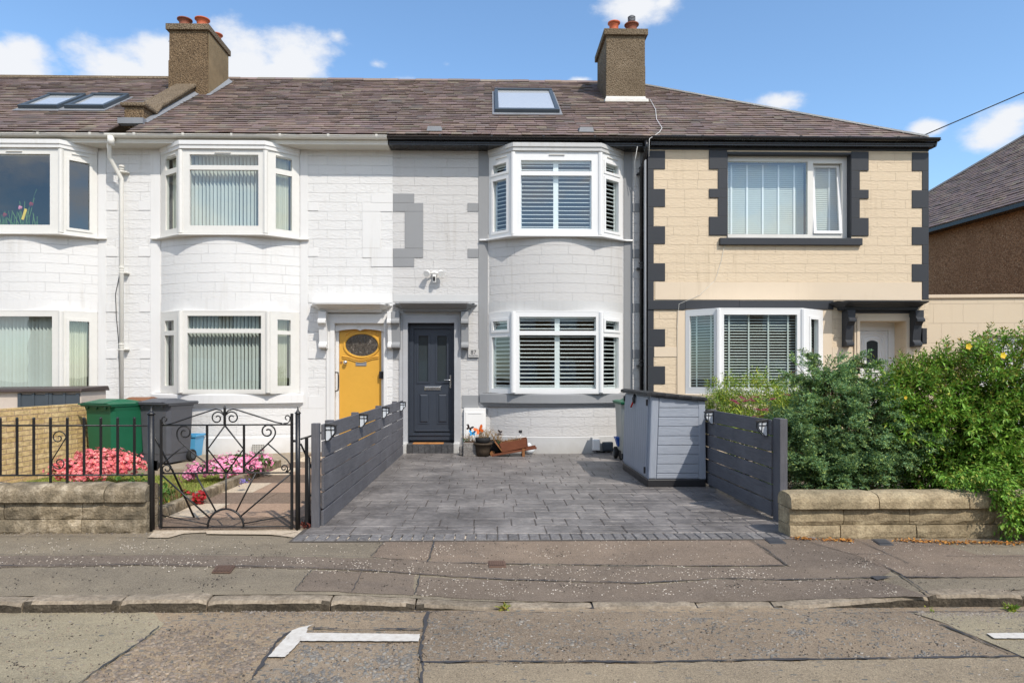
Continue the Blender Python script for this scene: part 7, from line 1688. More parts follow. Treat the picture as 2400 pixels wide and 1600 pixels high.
# ============================================================ flowers in the left garden
def flower_clump(name, label, ell, petal, nfl, seed, lf=M['leaf_low'], fr=.022, nleaf=500, leafL=.05, cat='flowers', floret=7, head=.035):
    """ell: list of (x, y, z, rx, ry, rz) dome shapes covered with heads of small flowers"""
    g = np.random.default_rng(seed); c0 = ell[0]; t = thing(name, label, cat, (c0[0], c0[1], 0)); org = (c0[0], c0[1], 0)
    pos, nr = [], []
    wts = np.array([e[3] * e[4] for e in ell]); wts = wts / wts.sum()
    for i in range(nfl):
        e = ell[g.choice(len(ell), p=wts)]; a = g.uniform(0, 2 * math.pi); b = math.acos(g.uniform(-.1, 1)); d = np.array([math.sin(b) * math.cos(a), math.sin(b) * math.sin(a), math.cos(b)])
        if d[1] > .5: d[1] *= -1
        pos.append(np.array(e[:3]) + d * np.array(e[3:6]) * g.uniform(.88, 1.05)); nr.append(d)
    pos, nr = np.array(pos), np.array(nr); P_, D_, R_ = [], [], []
    hd = g.normal(size=(nfl, floret, 3)) * head + pos[:, None, :]; hn = (hd - pos[:, None, :]) / head * .8 + nr[:, None, :]
    hd = hd.reshape(-1, 3); hn = hn.reshape(-1, 3); hn /= np.linalg.norm(hn, axis=1, keepdims=True); Fr = frames(hn); n = len(hd); npet = 5
    ang = g.uniform(0, 6.28, n)[:, None] + np.arange(npet)[None] * 2 * math.pi / npet
    dirs = (Fr[:, None, :, 0] * np.cos(ang)[..., None] + Fr[:, None, :, 2] * np.sin(ang)[..., None] + .35 * hn[:, None, :]).reshape(-1, 3)
    pp = np.repeat(hd, npet, axis=0); L = g.uniform(.8, 1.15, len(pp)) * fr; x = dirs / np.linalg.norm(dirs, axis=1, keepdims=True); nrm = np.repeat(hn, npet, axis=0); sd = np.cross(x, nrm); sd /= np.linalg.norm(sd, axis=1, keepdims=True) + 1e-9
    V = np.stack([pp, pp + x * L[:, None] * .6 - sd * L[:, None] * .42, pp + x * L[:, None], pp + x * L[:, None] * .6 + sd * L[:, None] * .42], 1).reshape(-1, 3); idx = np.arange(len(pp))[:, None] * 4
    np_mesh('blossom', V, np.concatenate([idx + np.array([0, 1, 2]), idx + np.array([0, 2, 3])], 1).reshape(-1, 3), petal, t, org)
    pos = []
    for i in range(nleaf):
        e = ell[g.choice(len(ell), p=wts)]; a = g.uniform(0, 2 * math.pi); b = math.acos(g.uniform(-.15, 1)); d = np.array([math.sin(b) * math.cos(a), math.sin(b) * math.sin(a), math.cos(b)]); pos.append(np.array(e[:3]) + d * np.array(e[3:6]) * g.uniform(.5, .97))
    pos = np.array(pos); V, Fc = leaves(pos, g.normal(size=(nleaf, 3)) + [0, -.3, .5], g.uniform(.6, 1.2, nleaf) * leafL, g.uniform(.6, 1.1, nleaf) * leafL * .9, g.uniform(0, 6, nleaf)); np_mesh('leaves', V, Fc, lf, t, org)
    return t
def E(u, v, Y, ru, rv, ry): s = F / (Y * 1.0); return (WX(u, Y), Y, WZ(v, Y), ru / s, ry, rv / s)
flower_clump('coral_flower_bush', 'coral pink flowering plant behind the railings', [E(255, 1090, 8.9, 62, 30, .32), E(170, 1098, 8.7, 38, 20, .25), E(305, 1095, 8.8, 28, 24, .25), E(225, 1070, 9.1, 34, 14, .2), E(205, 1110, 8.4, 40, 10, .2)], M['petal_coral'], 240, 4, head=.036, fr=.030, nleaf=900)
flower_clump('pink_geranium', 'bright pink geraniums at the back of the lawn behind the gate', [E(520, 1092, 9.2, 30, 20, .22), E(560, 1080, 9.3, 34, 16, .22), E(610, 1088, 9.2, 32, 20, .2), E(470, 1100, 9.0, 30, 12, .2), E(545, 1100, 9.0, 60, 12, .2)], M['petal_pink'], 105, 5, head=.034, fr=.029, nleaf=1100, leafL=.055)
flower_clump('pink_geranium', 'small separate pink flower head left of the pink geraniums', [E(443, 1112, 8.9, 12, 5, .06)], M['petal_pink'], 12, 15, head=.028, fr=.026, nleaf=60)
flower_clump('dark_red_pansies', 'dark red pansies on the lawn edge behind the gate', [E(442, 1160, 7.35, 12, 6, .06), E(464, 1166, 7.3, 16, 7, .07), E(470, 1158, 7.4, 8, 5, .05)], M['petal_red'], 22, 6, head=.02, fr=.026, floret=3, nleaf=260, leafL=.03)
flower_clump('yellow_pansy', 'yellow pansy behind the left bar of the gate', [E(385, 1172, 7.0, 6, 7, .05)], M['petal_yellow'], 4, 7, head=.02, fr=.03, floret=3, nleaf=40, leafL=.03)
flower_clump('violet_flowers', 'tiny violet flowers on the lawn by the path edging', [E(573, 1126, 8.1, 8, 3, .06)], M['petal_violet'], 14, 8, head=.015, fr=.012, floret=4, nleaf=60, leafL=.02)
t = thing('leafy_plant', 'low green leafy plant at the corner behind the gate post', 'plant', (-3.6, 6.6, 0)); g2 = np.random.default_rng(12)
n = 420; pos = np.stack([g2.uniform(-3.78, -3.36, n), g2.uniform(6.65, 7.15, n), g2.uniform(.02, 1, n) ** 1.0], 1); xx_ = (pos[:, 0] + 3.78) / .42; pos[:, 2] = .04 + pos[:, 2] * (.34 - .14 * xx_)
V, Fc = leaves(pos, g2.normal(size=(n, 3)) * .7 + [0, -.5, .4], g2.uniform(.03, .06, n), g2.uniform(.025, .05, n), g2.uniform(0, 6, n), .1); np_mesh('leaves', V, Fc, M['leaf_low'], t, (-3.6, 6.6, 0))
t = thing('dry_seedling_stems', 'dry brown stalks of a faded plant on the lawn behind the gate', 'plant', (-3.7, 7.3, 0)); m = MB()
for i in range(90):
    x = random.gauss(WX(392, 7.1), .10); y = random.uniform(6.9, 7.4); h = random.uniform(.1, .36); m.tube([(x, y, 0), (x + random.uniform(-.03, .03), y, h * .5), (x + random.uniform(-.1, .1), y, h)], [.0025, .002, .001], 3, caps=False)
m.build('stems', M['dead'], t, fix=False)
V, Fc = blades(14000, -5.0, -3.34, 6.35, 7.9, lambda y: lawnz(y) - .01, (.03, .085), .004, 15, keep=lambda x, y: (x > -3.9 - (y - 6.4) * .1) & (x < -3.34)); o = np_mesh('lawn', V, Fc, M['leaf_low']); tag(o, 'longer green growth along the path edging behind the gate', 'lawn', kind='stuff')

# ============================================================ right garden
m = MB(); m.box(2.84, 9.6, 5.93, Y4, -.2, -.006); struct(m, 'gravel', M['gravel'])
g = np.random.default_rng(77)
def shell_points(ell, n, lo=.55, hi=1.03, g=g, front=True, zmin=.03, power=.5):
    w = np.array([e[3] * e[5] for e in ell]); w = w / w.sum(); k = g.choice(len(ell), size=n * 3, p=w); E_ = np.array(ell)[k]; d = g.normal(size=(n * 3, 3)); d /= np.linalg.norm(d, axis=1, keepdims=True)
    if front: f = (d[:, 1] > .2) & (g.random(n * 3) < .75); d[f, 1] *= -1
    r = lo + (hi - lo) * g.random(n * 3) ** power; p = E_[:, :3] + d * E_[:, 3:6] * r[:, None]
    ok = p[:, 2] > zmin; return p[ok][:n], d[ok][:n], r[ok][:n]
def limbs(t, name, base, targets, r, mat, org):
    m = MB()
    for b, q in zip(base, targets):
        b, q = Vector(b), Vector(q); mid = b.lerp(q, .5) + Vector((random.uniform(-.06, .06), random.uniform(-.06, .06), -.02)); m.tube([b, mid, q], [r, r * .65, r * .25], 6)
    m.build(name, mat, t, fix=False)
# (a) rose of sharon bush, opposite leaves in sprays
org = (5.05, 6.7, 0); t = thing('leafy_bush', 'large bright green leafy bush with yellow flowers spilling over the right wall', 'bush', org)
EL = [(5.05, 7.0, 1.32, .65, .45, .34), (4.85, 6.9, .55, .62, .6, .7), (5.6, 6.9, .5, .9, .6, .7), (4.95, 6.75, .95, .78, .62, .78), (5.55, 6.75, 1.05, .85, .65, .80), (6.3, 6.8, 1.0, .9, .6, .8), (4.45, 6.8, .88, .50, .5, .60), (4.68, 6.65, .42, .46, .45, .38), (5.35, 6.35, .55, .75, .48, .48), (6.0, 6.25, .5, .75, .45, .52), (4.75, 7.0, 1.25, .6, .45, .35), (5.75, 6.05, .55, .4, .35, .36)]
def sprigs(ell, n, seed, slen=(.10, .22), pairs=6, L=.062, Wf=.30, up=.45, lo=.55, zmin=.02, hi=1.03):
    g = np.random.default_rng(seed); p, d, r = shell_points(ell, n, lo, hi, g, zmin=zmin); n = len(p)
    if n > 2500:      # growth comes in clumps with darker gaps between them
        kc = max(1, n // 16); ci = g.integers(0, kc, n); near = ci % n; jit = g.normal(size=(n, 3)) * [.085, .07, .06]; keepf = g.random(n) < .72; p = np.where(keepf[:, None], p[near] + jit, p); d = np.where(keepf[:, None], d[near] + jit * 4, d); r = np.ones(n); ok = p[:, 2] > zmin; p, d = p[ok], d[ok]; n = len(p)
    dirs = d * [1, 1, .8] + g.normal(size=(n, 3)) * .35 + [0, -.15, up]; dirs /= np.linalg.norm(dirs, axis=1, keepdims=True); Fr = frames(dirs); ln = g.uniform(slen[0], slen[1], n)
    P_, D_, L_, T_ = [], [], [], []
    for k in range(pairs):
        q = (k + .5) / pairs; a0 = g.uniform(0, 3.14, n) if k == 0 else a0 + math.pi / 2 * .9
        for s in (0, math.pi):
            a = a0 + s; side = Fr[:, :, 0] * np.cos(a)[:, None] + Fr[:, :, 2] * np.sin(a)[:, None]
            P_.append(p + dirs * (ln * (q - .3))[:, None]); D_.append(side * (1.0 - .35 * q) + dirs * (.25 + .8 * q) + [0, 0, -.12]); L_.append(L * (1.15 - .55 * q) * g.uniform(.8, 1.15, n)); T_.append(np.full(n, q))
    return np.concatenate(P_), np.concatenate(D_), np.concatenate(L_), np.concatenate(T_), p, dirs, ln
P_, D_, L_, T_, sp_, sd_, sl_ = sprigs(EL, 7000, 41, L=.068)
tip = (T_ > .75) & (P_[:, 2] > 1.0) & (np.random.default_rng(1).random(len(P_)) < .35 + .5 * (P_[:, 2] > 1.35))
for sel, nm, mt in ((~tip, 'leaves', 'leaf_big'), (tip, 'young_leaves', 'leaf_tip')):
    V, Fc = leaves(P_[sel], D_[sel], L_[sel], L_[sel] * .36, np.random.default_rng(2).uniform(-.5, .5, sel.sum()), .22, .12); np_mesh(nm, V, Fc, M[mt], t, org)
m = MB()
for i in range(0, len(sp_), 3): a = Vector(sp_[i]); b = a + Vector(sd_[i]) * sl_[i] * .7; m.tube([a - Vector(sd_[i]) * .12, b], [.003, .0015], 3, caps=False)
m.build('twigs', M['twig'], t, fix=False)
limbs(t, 'limb', [(5.1 + .05 * i, 6.8, 0) for i in range(-6, 18, 2)], [(4.2 + .2 * i, 6.7, .9) for i in range(12)], .018, M['twig'], org)
# tall shoots breaking the outline
gs = np.random.default_rng(5); n = 130; px = gs.uniform(4.1, 6.6, n); top_ = np.interp(px, [3.9, 4.2, 4.6, 5.0, 5.5, 6.0, 6.6], [1.05, 1.25, 1.48, 1.70, 1.78, 1.76, 1.8]); P0 = np.stack([px, gs.uniform(6.5, 7.1, n), top_ - .18], 1); dd_ = np.stack([gs.normal(size=n) * .35, gs.normal(size=n) * .2 - .1, np.ones(n)], 1); hh_ = gs.uniform(.10, .30, n)
PP, DD, LL = [], [], []; m = MB(); Fr = frames(dd_)
for i in range(n):
    dn = dd_[i] / np.linalg.norm(dd_[i]); m.tube([tuple(P0[i]), tuple(P0[i] + dn * hh_[i])], [.003, .0015], 4, caps=False); k = int(hh_[i] / .035) + 1
    for j in range(k + 1):
        a = gs.uniform(0, 3.14)
        for s in (0, math.pi): side = Fr[i][:, 0] * math.cos(a + s) + Fr[i][:, 2] * math.sin(a + s); PP.append(P0[i] + dn * hh_[i] * j / k); DD.append(side + dn * (.45 + .5 * (j == k))); LL.append(.05 * (1 - .35 * j / k))
PP, DD, LL = np.array(PP), np.array(DD), np.array(LL); V, Fc = leaves(PP, DD, LL, LL * .32, gs.uniform(-.5, .5, len(PP)), .2); np_mesh('shoot_leaves', V, Fc, M['leaf_tip'], t, org); m.build('shoots', M['twig'], t, fix=False)
for (u, v, Y) in ((2269, 811, 6.25), (2350, 832, 6.3), (2122, 932, 6.15)):
    m = MB(); c = Vector((WX(u, Y), Y, WZ(v, Y)))
    for k in range(5): a = k * 1.257; d = Vector((math.cos(a), -.35, math.sin(a))); s = Vector((-math.sin(a), 0, math.cos(a))); r_ = .030 if u != 2122 else .016; m.add([c, c + d * r_ * .7 - s * r_ * .5, c + d * r_ * 1.15, c + d * r_ * .7 + s * r_ * .5], [(0, 1, 2), (0, 2, 3)])
    m.build('flower', M['petal_yellow'], t, fix=False)
# trailing growth over the wall at the right edge
P_, D_, L_, T_, sp_, sd_, sl_ = sprigs([(4.42, 5.70, .42, .20, .14, .15), (4.5, 5.60, .20, .14, .07, .18), (4.95, 5.6, .3, .35, .12, .3), (4.25, 5.84, .50, .22, .16, .08)], 430, 43, pairs=5, zmin=.03, lo=.2)
V, Fc = leaves(P_, D_ + [0, -.3, -.5], L_, L_ * .36, np.random.default_rng(3).uniform(-.5, .5, len(P_)), .2); np_mesh('trailing_leaves', V, Fc, M['leaf_big'], t, org)
# (b) blue green conifer
org = (3.6, 7.0, 0); t = thing('conifer_bush', 'dark blue green spreading conifer between the slatted fence and the leafy bush', 'conifer', org)
EC = [(3.7, 7.0, .85, .42, .42, .52), (3.42, 6.95, .50, .40, .40, .38), (3.95, 6.85, .78, .40, .38, .38), (3.62, 6.75, .38, .38, .35, .28), (3.35, 6.8, .28, .33, .33, .25), (3.55, 7.05, 1.22, .26, .26, .28), (4.25, 6.75, .72, .28, .28, .22), (3.25, 7.0, .72, .22, .3, .30), (3.85, 7.15, 1.1, .3, .3, .22), (3.4, 7.2, 1.0, .22, .25, .18)]
def sprays(ell, n, seed, extra=()):
    g = np.random.default_rng(seed); p, d, r = shell_points(ell, n, .5, 1.08, g, zmin=.03); n = len(p)
    kc = n // 11; near = g.integers(0, kc, n); jit = g.normal(size=(n, 3)) * .035 + d[near] * g.uniform(-.12, .12, n)[:, None]; kf = g.random(n) < .75; p = np.where(kf[:, None], p[near] + jit, p); d = np.where(kf[:, None], d[near], d); p[:, 2] = np.maximum(p[:, 2], .04)
    dirs = d + g.normal(size=(n, 3)) * .35 + [0, -.1, .25]
    ln = g.uniform(.09, .20, n)
    if extra: p = np.concatenate([p, np.array([e[0] for e in extra])]); dirs = np.concatenate([dirs, np.array([e[1] for e in extra])]); ln = np.concatenate([ln, np.array([e[2] for e in extra])]); n = len(p)
    dirs /= np.linalg.norm(dirs, axis=1, keepdims=True)
    Fr = frames(dirs, g.uniform(-.8, .8, n)); PP, DD, LL = [], [], []
    for k in range(9):
        q = (k + .4) / 9
        for s in (-1, 1):
            base = p + dirs * (ln * q)[:, None] + np.array([0, 0, -.18]) * (ln * q ** 2)[:, None] + g.normal(size=(n, 3)) * .004; sd = Fr[:, :, 0] * s + dirs * .9 + Fr[:, :, 2] * g.normal(size=n)[:, None] * .4; bl_ = ln * (.42 - .3 * q)
            for j in range(3): PP.append(base + sd * (bl_ * j * .3)[:, None]); DD.append(sd + g.normal(size=(n, 3)) * .45); LL.append(g.uniform(.016, .030, n))
    return np.concatenate(PP), np.concatenate(DD), np.concatenate(LL), p, dirs, ln
ge = np.random.default_rng(9); ext = []
def arm(a, b, k, droop=.1):
    a, b = np.array(a), np.array(b)
    for i in range(k):
        q = i / k; p = a + (b - a) * q; p[2] += droop * math.sin(math.pi * q) ; dr = (b - a) / np.linalg.norm(b - a); ext.append((p + ge.normal(size=3) * .02, dr + ge.normal(size=3) * .35 + [0, 0, .3 - .8 * q], ge.uniform(.08, .15)))
arm((3.5, 7.0, 1.2), (3.12, 6.9, 1.40), 26, .05); arm((3.6, 7.0, 1.3), (3.38, 6.95, 1.62), 26, .03); arm((3.7, 7.0, 1.3), (4.05, 6.9, 1.52), 30, .06); arm((3.65, 7, 1.3), (3.9, 6.9, 1.60), 22, .02)
arm((4.1, 6.8, .8), (4.62, 6.6, 1.02), 30, .06); arm((4.0, 6.8, .55), (4.45, 6.6, .66), 24, .05); arm((3.6, 6.7, .7), (3.95, 6.4, .78), 20, .06); arm((3.9, 6.9, 1.0), (4.4, 6.8, 1.18), 26, .05); arm((3.2, 6.8, .5), (2.98, 6.5, .62), 18, .05)
PP, DD, LL, p_, d_, l_ = sprays(EC, 2700, 51, ext); V, Fc = leaves(PP, DD, LL, LL * .55, np.random.default_rng(4).uniform(-1, 1, len(PP)), .3); np_mesh('foliage', V, Fc, M['leaf_juniper'], t, org)
m = MB()
for i in range(0, len(p_), 3): a = Vector(p_[i]); m.tube([a - Vector(d_[i]) * .15, a + Vector(d_[i]) * l_[i] * .8], [.004, .0015], 3, caps=False)
m.build('twigs', M['twig'], t, fix=False)
limbs(t, 'trunk', [(3.6, 7.05, 0)] * 9, [(3.65, 7, 1.3), (3.3, 6.95, .9), (3.95, 6.9, .95), (4.3, 6.8, .75), (3.1, 7, .7), (3.5, 6.8, .5), (3.8, 6.75, .45), (3.4, 7.1, 1.1), (3.9, 7.1, 1.2)], .03, M['twig'], org)
# (c) mixed shrub with magenta flower spikes
org = (3.55, 9.2, 0); t = thing('flowering_shrub', 'yellow green shrub with magenta flower spikes above the right slatted fence', 'shrub', org)
ES = [(3.3, 8.9, 1.0, .40, .4, .32), (3.55, 8.4, .85, .42, .45, .38), (3.2, 9.3, .85, .42, .4, .42), (3.65, 9.3, .98, .5, .45, .42), (4.15, 9.2, .95, .5, .45, .42), (3.3, 8.6, .7, .35, .35, .32), (3.75, 8.2, .6, .4, .4, .42), (3.1, 8.0, .45, .25, .4, .35), (3.3, 7.6, .5, .3, .3, .35), (4.6, 9.3, .8, .5, .4, .4)]
P_, D_, L_, T_, sp_, sd_, sl_ = sprigs(ES, 2900, 61, (.10, .18), 6, .066, .2, .5, zmin=.05); kk = P_[:, 0] > 2.9; P_, D_, L_ = P_[kk], D_[kk], L_[kk]; V, Fc = leaves(P_, D_, L_, L_ * .24, np.random.default_rng(6).uniform(-.5, .5, len(P_)), .2, .1); np_mesh('leaves', V, Fc, M['leaf_hebe'], t, org)
limbs(t, 'limb', [(3.6, 9.2, 0)] * 8, [(3.2, 9.2, .9), (3.6, 9.2, 1), (4.1, 9.2, 1), (3.3, 8.7, .7), (3.7, 8.3, .6), (4.5, 9.2, .8), (3.1, 9.1, .7), (3.9, 8.9, .8)], .016, M['twig'], org)
m = MB()
for (u, v, Y) in ((1749, 938, 8.3), (1762, 941, 8.3), (1771, 931, 8.4), (1728, 947, 8.3), (1793, 958, 7.9), (1803, 961, 7.9), (1778, 962, 7.9), (1794, 938, 8.5), (1838, 963, 7.6), (1850, 1005, 7.3), (1845, 927, 8.6), (1812, 934, 8.6), (1770, 975, 7.8), (1786, 976, 7.8), (1740, 936, 8.4), (1720, 941, 8.5)):
    Y = min(Y, 7.9); c = Vector((WX(u, Y), Y - .03, WZ(v, Y))); rr_ = random.uniform(-.5, .8)
    for k in range(110): q = random.random(); a = random.uniform(0, 6.28); r_ = .017 * (1 - q * .6); b = c + Vector((-q * .055 * math.cos(rr_) + r_ * math.cos(a), r_ * math.sin(a), q * .055 * math.sin(rr_) + .0)); d = Vector((math.cos(a), math.sin(a), .3)) * .010; m.add([b, b + d + Vector((.004, 0, 0)), b + d * 1.2 + Vector((0, 0, .006))], [(0, 1, 2)])
m.build('flower_spikes', M['petal_magenta'], t, fix=False)
# weeds and fallen leaves
def litter(label, pts, n, mat, seed, cat='fallen leaves', name='fallen_leaves', z=.012):
    g = np.random.default_rng(seed); P = []
    for i in range(n): a, b = pts[g.integers(len(pts))]; q = g.random(); x, y, zz = GP(a[0] + (b[0] - a[0]) * q + g.normal() * 6, a[1] + (b[1] - a[1]) * q + abs(g.normal()) * 2.0); P.append((x, y, zz + z + g.random() * .008))
    P = np.array(P); d = g.normal(size=(n, 3)) * [1, 1, .25]; V, Fc = leaves(P, d, g.uniform(.015, .04, n), g.uniform(.008, .02, n), g.uniform(-.6, .6, n)); tag(np_mesh(name, V, Fc, mat), label, cat, kind='stuff')
litter('orange fallen leaves along the foot of the right stone wall', [((1860, 1262), (1905, 1265)), ((1930, 1266), (1995, 1268)), ((2110, 1267), (2260, 1275)), ((2230, 1272), (2420, 1274)), ((2100, 1268), (2400, 1274))], 620, M['leaf_fallen'], 3)
def weed(u, v, proj, label, n=26, L=.035, mat='leaf_hebe'):
    x, y, z = proj(u, v); g = np.random.default_rng(int(u)); P = np.stack([x + g.normal(size=n) * .015, y + g.normal(size=n) * .01, z + np.abs(g.normal(size=n)) * .01 + .004], 1); V, Fc = leaves(P, g.normal(size=(n, 3)) + [0, -.1, .9], g.uniform(.5, 1.2, n) * L, g.uniform(.2, .35, n) * L, g.uniform(0, 6, n)); tag(np_mesh('weed', V, Fc, M[mat]), label, 'weed')
weed(494, 1424, GR, 'yellowish weed in the kerb joint below the gate', 40, .05); weed(1182, 1430, GR, 'thin yellow green weed in the kerb joint right of the driveway middle', 26, .05, 'leaf_tip')
weed(420, 1431, GR, 'tiny weed in the gutter left of the yellowish weed', 10, .02); weed(2370, 1431, GR, 'green weed in the gutter at the right edge', 46, .05); weed(2185, 1436, GR, 'tiny green weed in the gutter left of the edge weed', 14, .025)
weed(1846, 1225, GP, 'green weed between the right fence post and the stone wall', 60, .06, 'leaf_low'); weed(1848, 1180, GP, 'taller green weed behind the right fence post', 40, .07, 'leaf_low')

# ============================================================ further right: low wall with garage door, neighbouring house, wire
t = thing('garage', 'beige rendered garage with a white door beyond the end house', 'garage', (9.5, 15, 0))
ga_ = Vector((WX(2172, 14.2), 14.2, 0)); gb_ = Vector((14.5, 13.7, 0)); fr_, gl_ = plane_frame((ga_.x - .8, ga_.y), (gb_.x, gb_.y)); gz = WZ(699, 14.1, 2300)
gd0, gd1, gdz = 1.8, 6.0, WZ(786, 14.1)
m = MB(); m.holes(fr_, 0, gl_, -.1, gz, [(gd0, gd1, -.05, gdz)], 0, -.25); m.build('wall', M['beige_block'] if False else block_paint('beige_smooth_block', (.64, .54, .40), bw=.75, rh=.42, mort=.7, rockz=.15), t, fix=False)
m = MB(); m.fbox(fr_, -.05, gl_, -.3, .04, gz, gz + .075); m.build('coping', M['beige_flat'], t, bevel=.01)
m = MB(); m.fbox(fr_, gd0 + .01, gd1 - .01, -.16, -.12, -.05, gdz - .01); gdr = m.build('garage_door', M['upvc'], t)
m = MB()
for i in range(6): m.fbox(fr_, gd0 + .02, gd1 - .02, -.118, -.112, .12 + i * .33, .125 + i * .33 + .02)
m.build('door_rib', M['soffit'], gdr)
t = thing('neighbouring_house', 'brown harled house with a grey slate roof at the right edge', 'house', (16, 20, 0))
A0, A1 = Vector((13.35, 15.0)), Vector((12.35, 24.0)); ez = 5.62
dv = (A1 - A0).normalized(); nv = Vector((dv.y, -dv.x))  # along the wall, away from it (+x side)
B0 = A0 - dv * 3
m = MB(); pts_ = [B0, A1, A1 + nv * 9, B0 + nv * 9]; m.prism([(p.x, p.y, -.3) for p in pts_], (0, 0, ez + .3)); m.build('wall', M['harl_brown'], t)
ev = .35; E0 = B0 - nv * ev; E1 = A1 - nv * ev + dv * ev
pit = .75; sl = math.sqrt(1 + pit * pit); Lr = (E1 - E0).length
m = MB(); m.prism([(E0.x, E0.y, ez - .12), (E1.x, E1.y, ez - .12), (E1.x + nv.x * .3, E1.y + nv.y * .3, ez - .12), (E0.x + nv.x * .3, E0.y + nv.y * .3, ez - .12)], (0, 0, .10)); m.build('gutter', M['gutter_black'], t)
slates('roof', t, lambda tt: tt / sl, lambda tt: Lr, rows=36, gauge=.16, up=Vector((nv.x, nv.y, pit)).normalized(), along=(-dv.x, -dv.y, 0), org=(E1.x, E1.y, ez), seed=31)
hipe = Vector((E1.x, E1.y, ez)); hipt = hipe + Vector((nv.x - dv.x, nv.y - dv.y, pit)) * 4.6
m = MB(); m.bar(hipe + Vector((0, 0, .03)), hipt + Vector((0, 0, .03)), .16, .05, (0, 0, 1)); m.build('hip_ridge', M['lead'], t)
m = MB(); m.add([tuple(hipe), tuple(hipt), (hipe.x + nv.x * 9.4, hipe.y + nv.y * 9.4, ez)], [(0, 1, 2)]); m.build('side_roof', M['slate'], t, fix=False)
def nr(s, l, n=0): u_ = Vector((nv.x, nv.y, pit)).normalized(); k = Vector((-nv.x * pit, -nv.y * pit, 1)).normalized(); return Vector((E0.x, E0.y, ez)) + Vector((dv.x, dv.y, 0)) * s + u_ * l + k * n
m = MB()
for n0, n1 in ((.02, .12),):
    c = [nr(s, l, n) for n in (n0, n1) for s, l in ((4.2, 2.5), (5.0, 2.5), (5.0, 3.5), (4.2, 3.5))]; m.add(c, [(3, 2, 1, 0), (4, 5, 6, 7), (0, 1, 5, 4), (1, 2, 6, 5), (2, 3, 7, 6), (3, 0, 4, 7)])
sk = m.build('skylight', M['grey_metal'], t); m = MB(); m.quad(nr(4.28, 2.6, .125), nr(4.92, 2.6, .125), nr(4.92, 3.42, .125), nr(4.28, 3.42, .125)); m.build('pane', M['skyglass'], sk)
a = Vector((WX(2143, 12.6), 12.6, WZ(320, 12.6))); b = Vector((WX(2400, 12.6), 12.6, WZ(203, 12.6))); m = MB(); m.tube([a + (b - a) * (i / 20 * 5) + Vector((0, 0, -.05 * math.sin(math.pi * i / 20))) for i in range(21)], .011, 5)
tag(m.build('overhead_wire', M['rubber'], None), 'thin black overhead wire rising to the right from the end of the roof', 'wire')
# houses across the road, seen only as reflections
t = thing('opposite_terrace', 'row of rendered houses on the other side of the road', 'houses', (0, -14, 0))
m = MB(); ws = [(x + o, x + o + 1.6, z, z + 1.3) for x in range(-24, 24, 6) for o in (1, 3.4) for z in (1.0, 3.9)]; m.holes(((-26, -14), (1, 0), (0, 1)), 0, 52, -.2, 5.6, [(a + 26, b + 26, c, d) for a, b, c, d in ws], 0, -.25); m.build('wall', M['harl_brown'], t, fix=False)
m = MB(); m.quad((-26, -13.6, 5.5), (26, -13.6, 5.5), (26, -18, 8.4), (-26, -18, 8.4)); m.build('roof', M['slate'], t, fix=False)
for (a, b, c, d) in ws: m = MB(); m.box(a, b, -14.2, -14.15, c, d); m.box(a, b, -14.14, -14.1, c + .6, c + .66); m.build('window', M['upvc'] if False else M['skyglass'], t)

# loose grit in the gutter and on the pavement
def grit(label, n, pts, proj, seed, zz=.004):
    g = np.random.default_rng(seed); P = []
    for i in range(n):
        a, b, w = pts[g.integers(len(pts))]; q = g.random(); x, y, z = proj(a[0] + (b[0] - a[0]) * q, a[1] + (b[1] - a[1]) * q + abs(g.normal()) * w); P.append((x, y, z + zz))
    P = np.array(P); r = g.uniform(.002, .0065, n) * (1 + (g.random(n) > .97) * 1.2); T = np.array([[1, 0, 0], [0, 1, 0], [-1, 0, 0], [0, -1, 0], [.1, .1, .8]]); V = (P[:, None, :] + (T[None] * r[:, None, None]) * g.uniform(.6, 1.3, (n, 5, 1))).reshape(-1, 3)
    idx = np.arange(n)[:, None] * 5; Fc = np.concatenate([idx + np.array(f) for f in ((0, 1, 4), (1, 2, 4), (2, 3, 4), (3, 0, 4))], 1).reshape(-1, 3); tag(np_mesh('grit', V, Fc, M['gritc']), label, 'grit', kind='stuff')
M['gritc'] = leaf('grit_stone', [(.26, .22, .18), (.12, .10, .085), (.34, .3, .25), (.2, .16, .12), (.3, .26, .22)], .9, 0)
grit('loose grit and crumbs of tarmac along the road gutter', 2600, [((-50, 1432), (2450, 1436), 5), ((560, 1432), (900, 1436), 9), ((2150, 1434), (2400, 1438), 8), ((0, 1450), (2400, 1450), 60)], GR, 3, .006)
grit('loose grit on the pavement by the walls', 1300, [((0, 1248), (360, 1250), 6), ((1860, 1264), (2400, 1270), 6), ((0, 1270), (2400, 1280), 50)], GP, 5, .007)

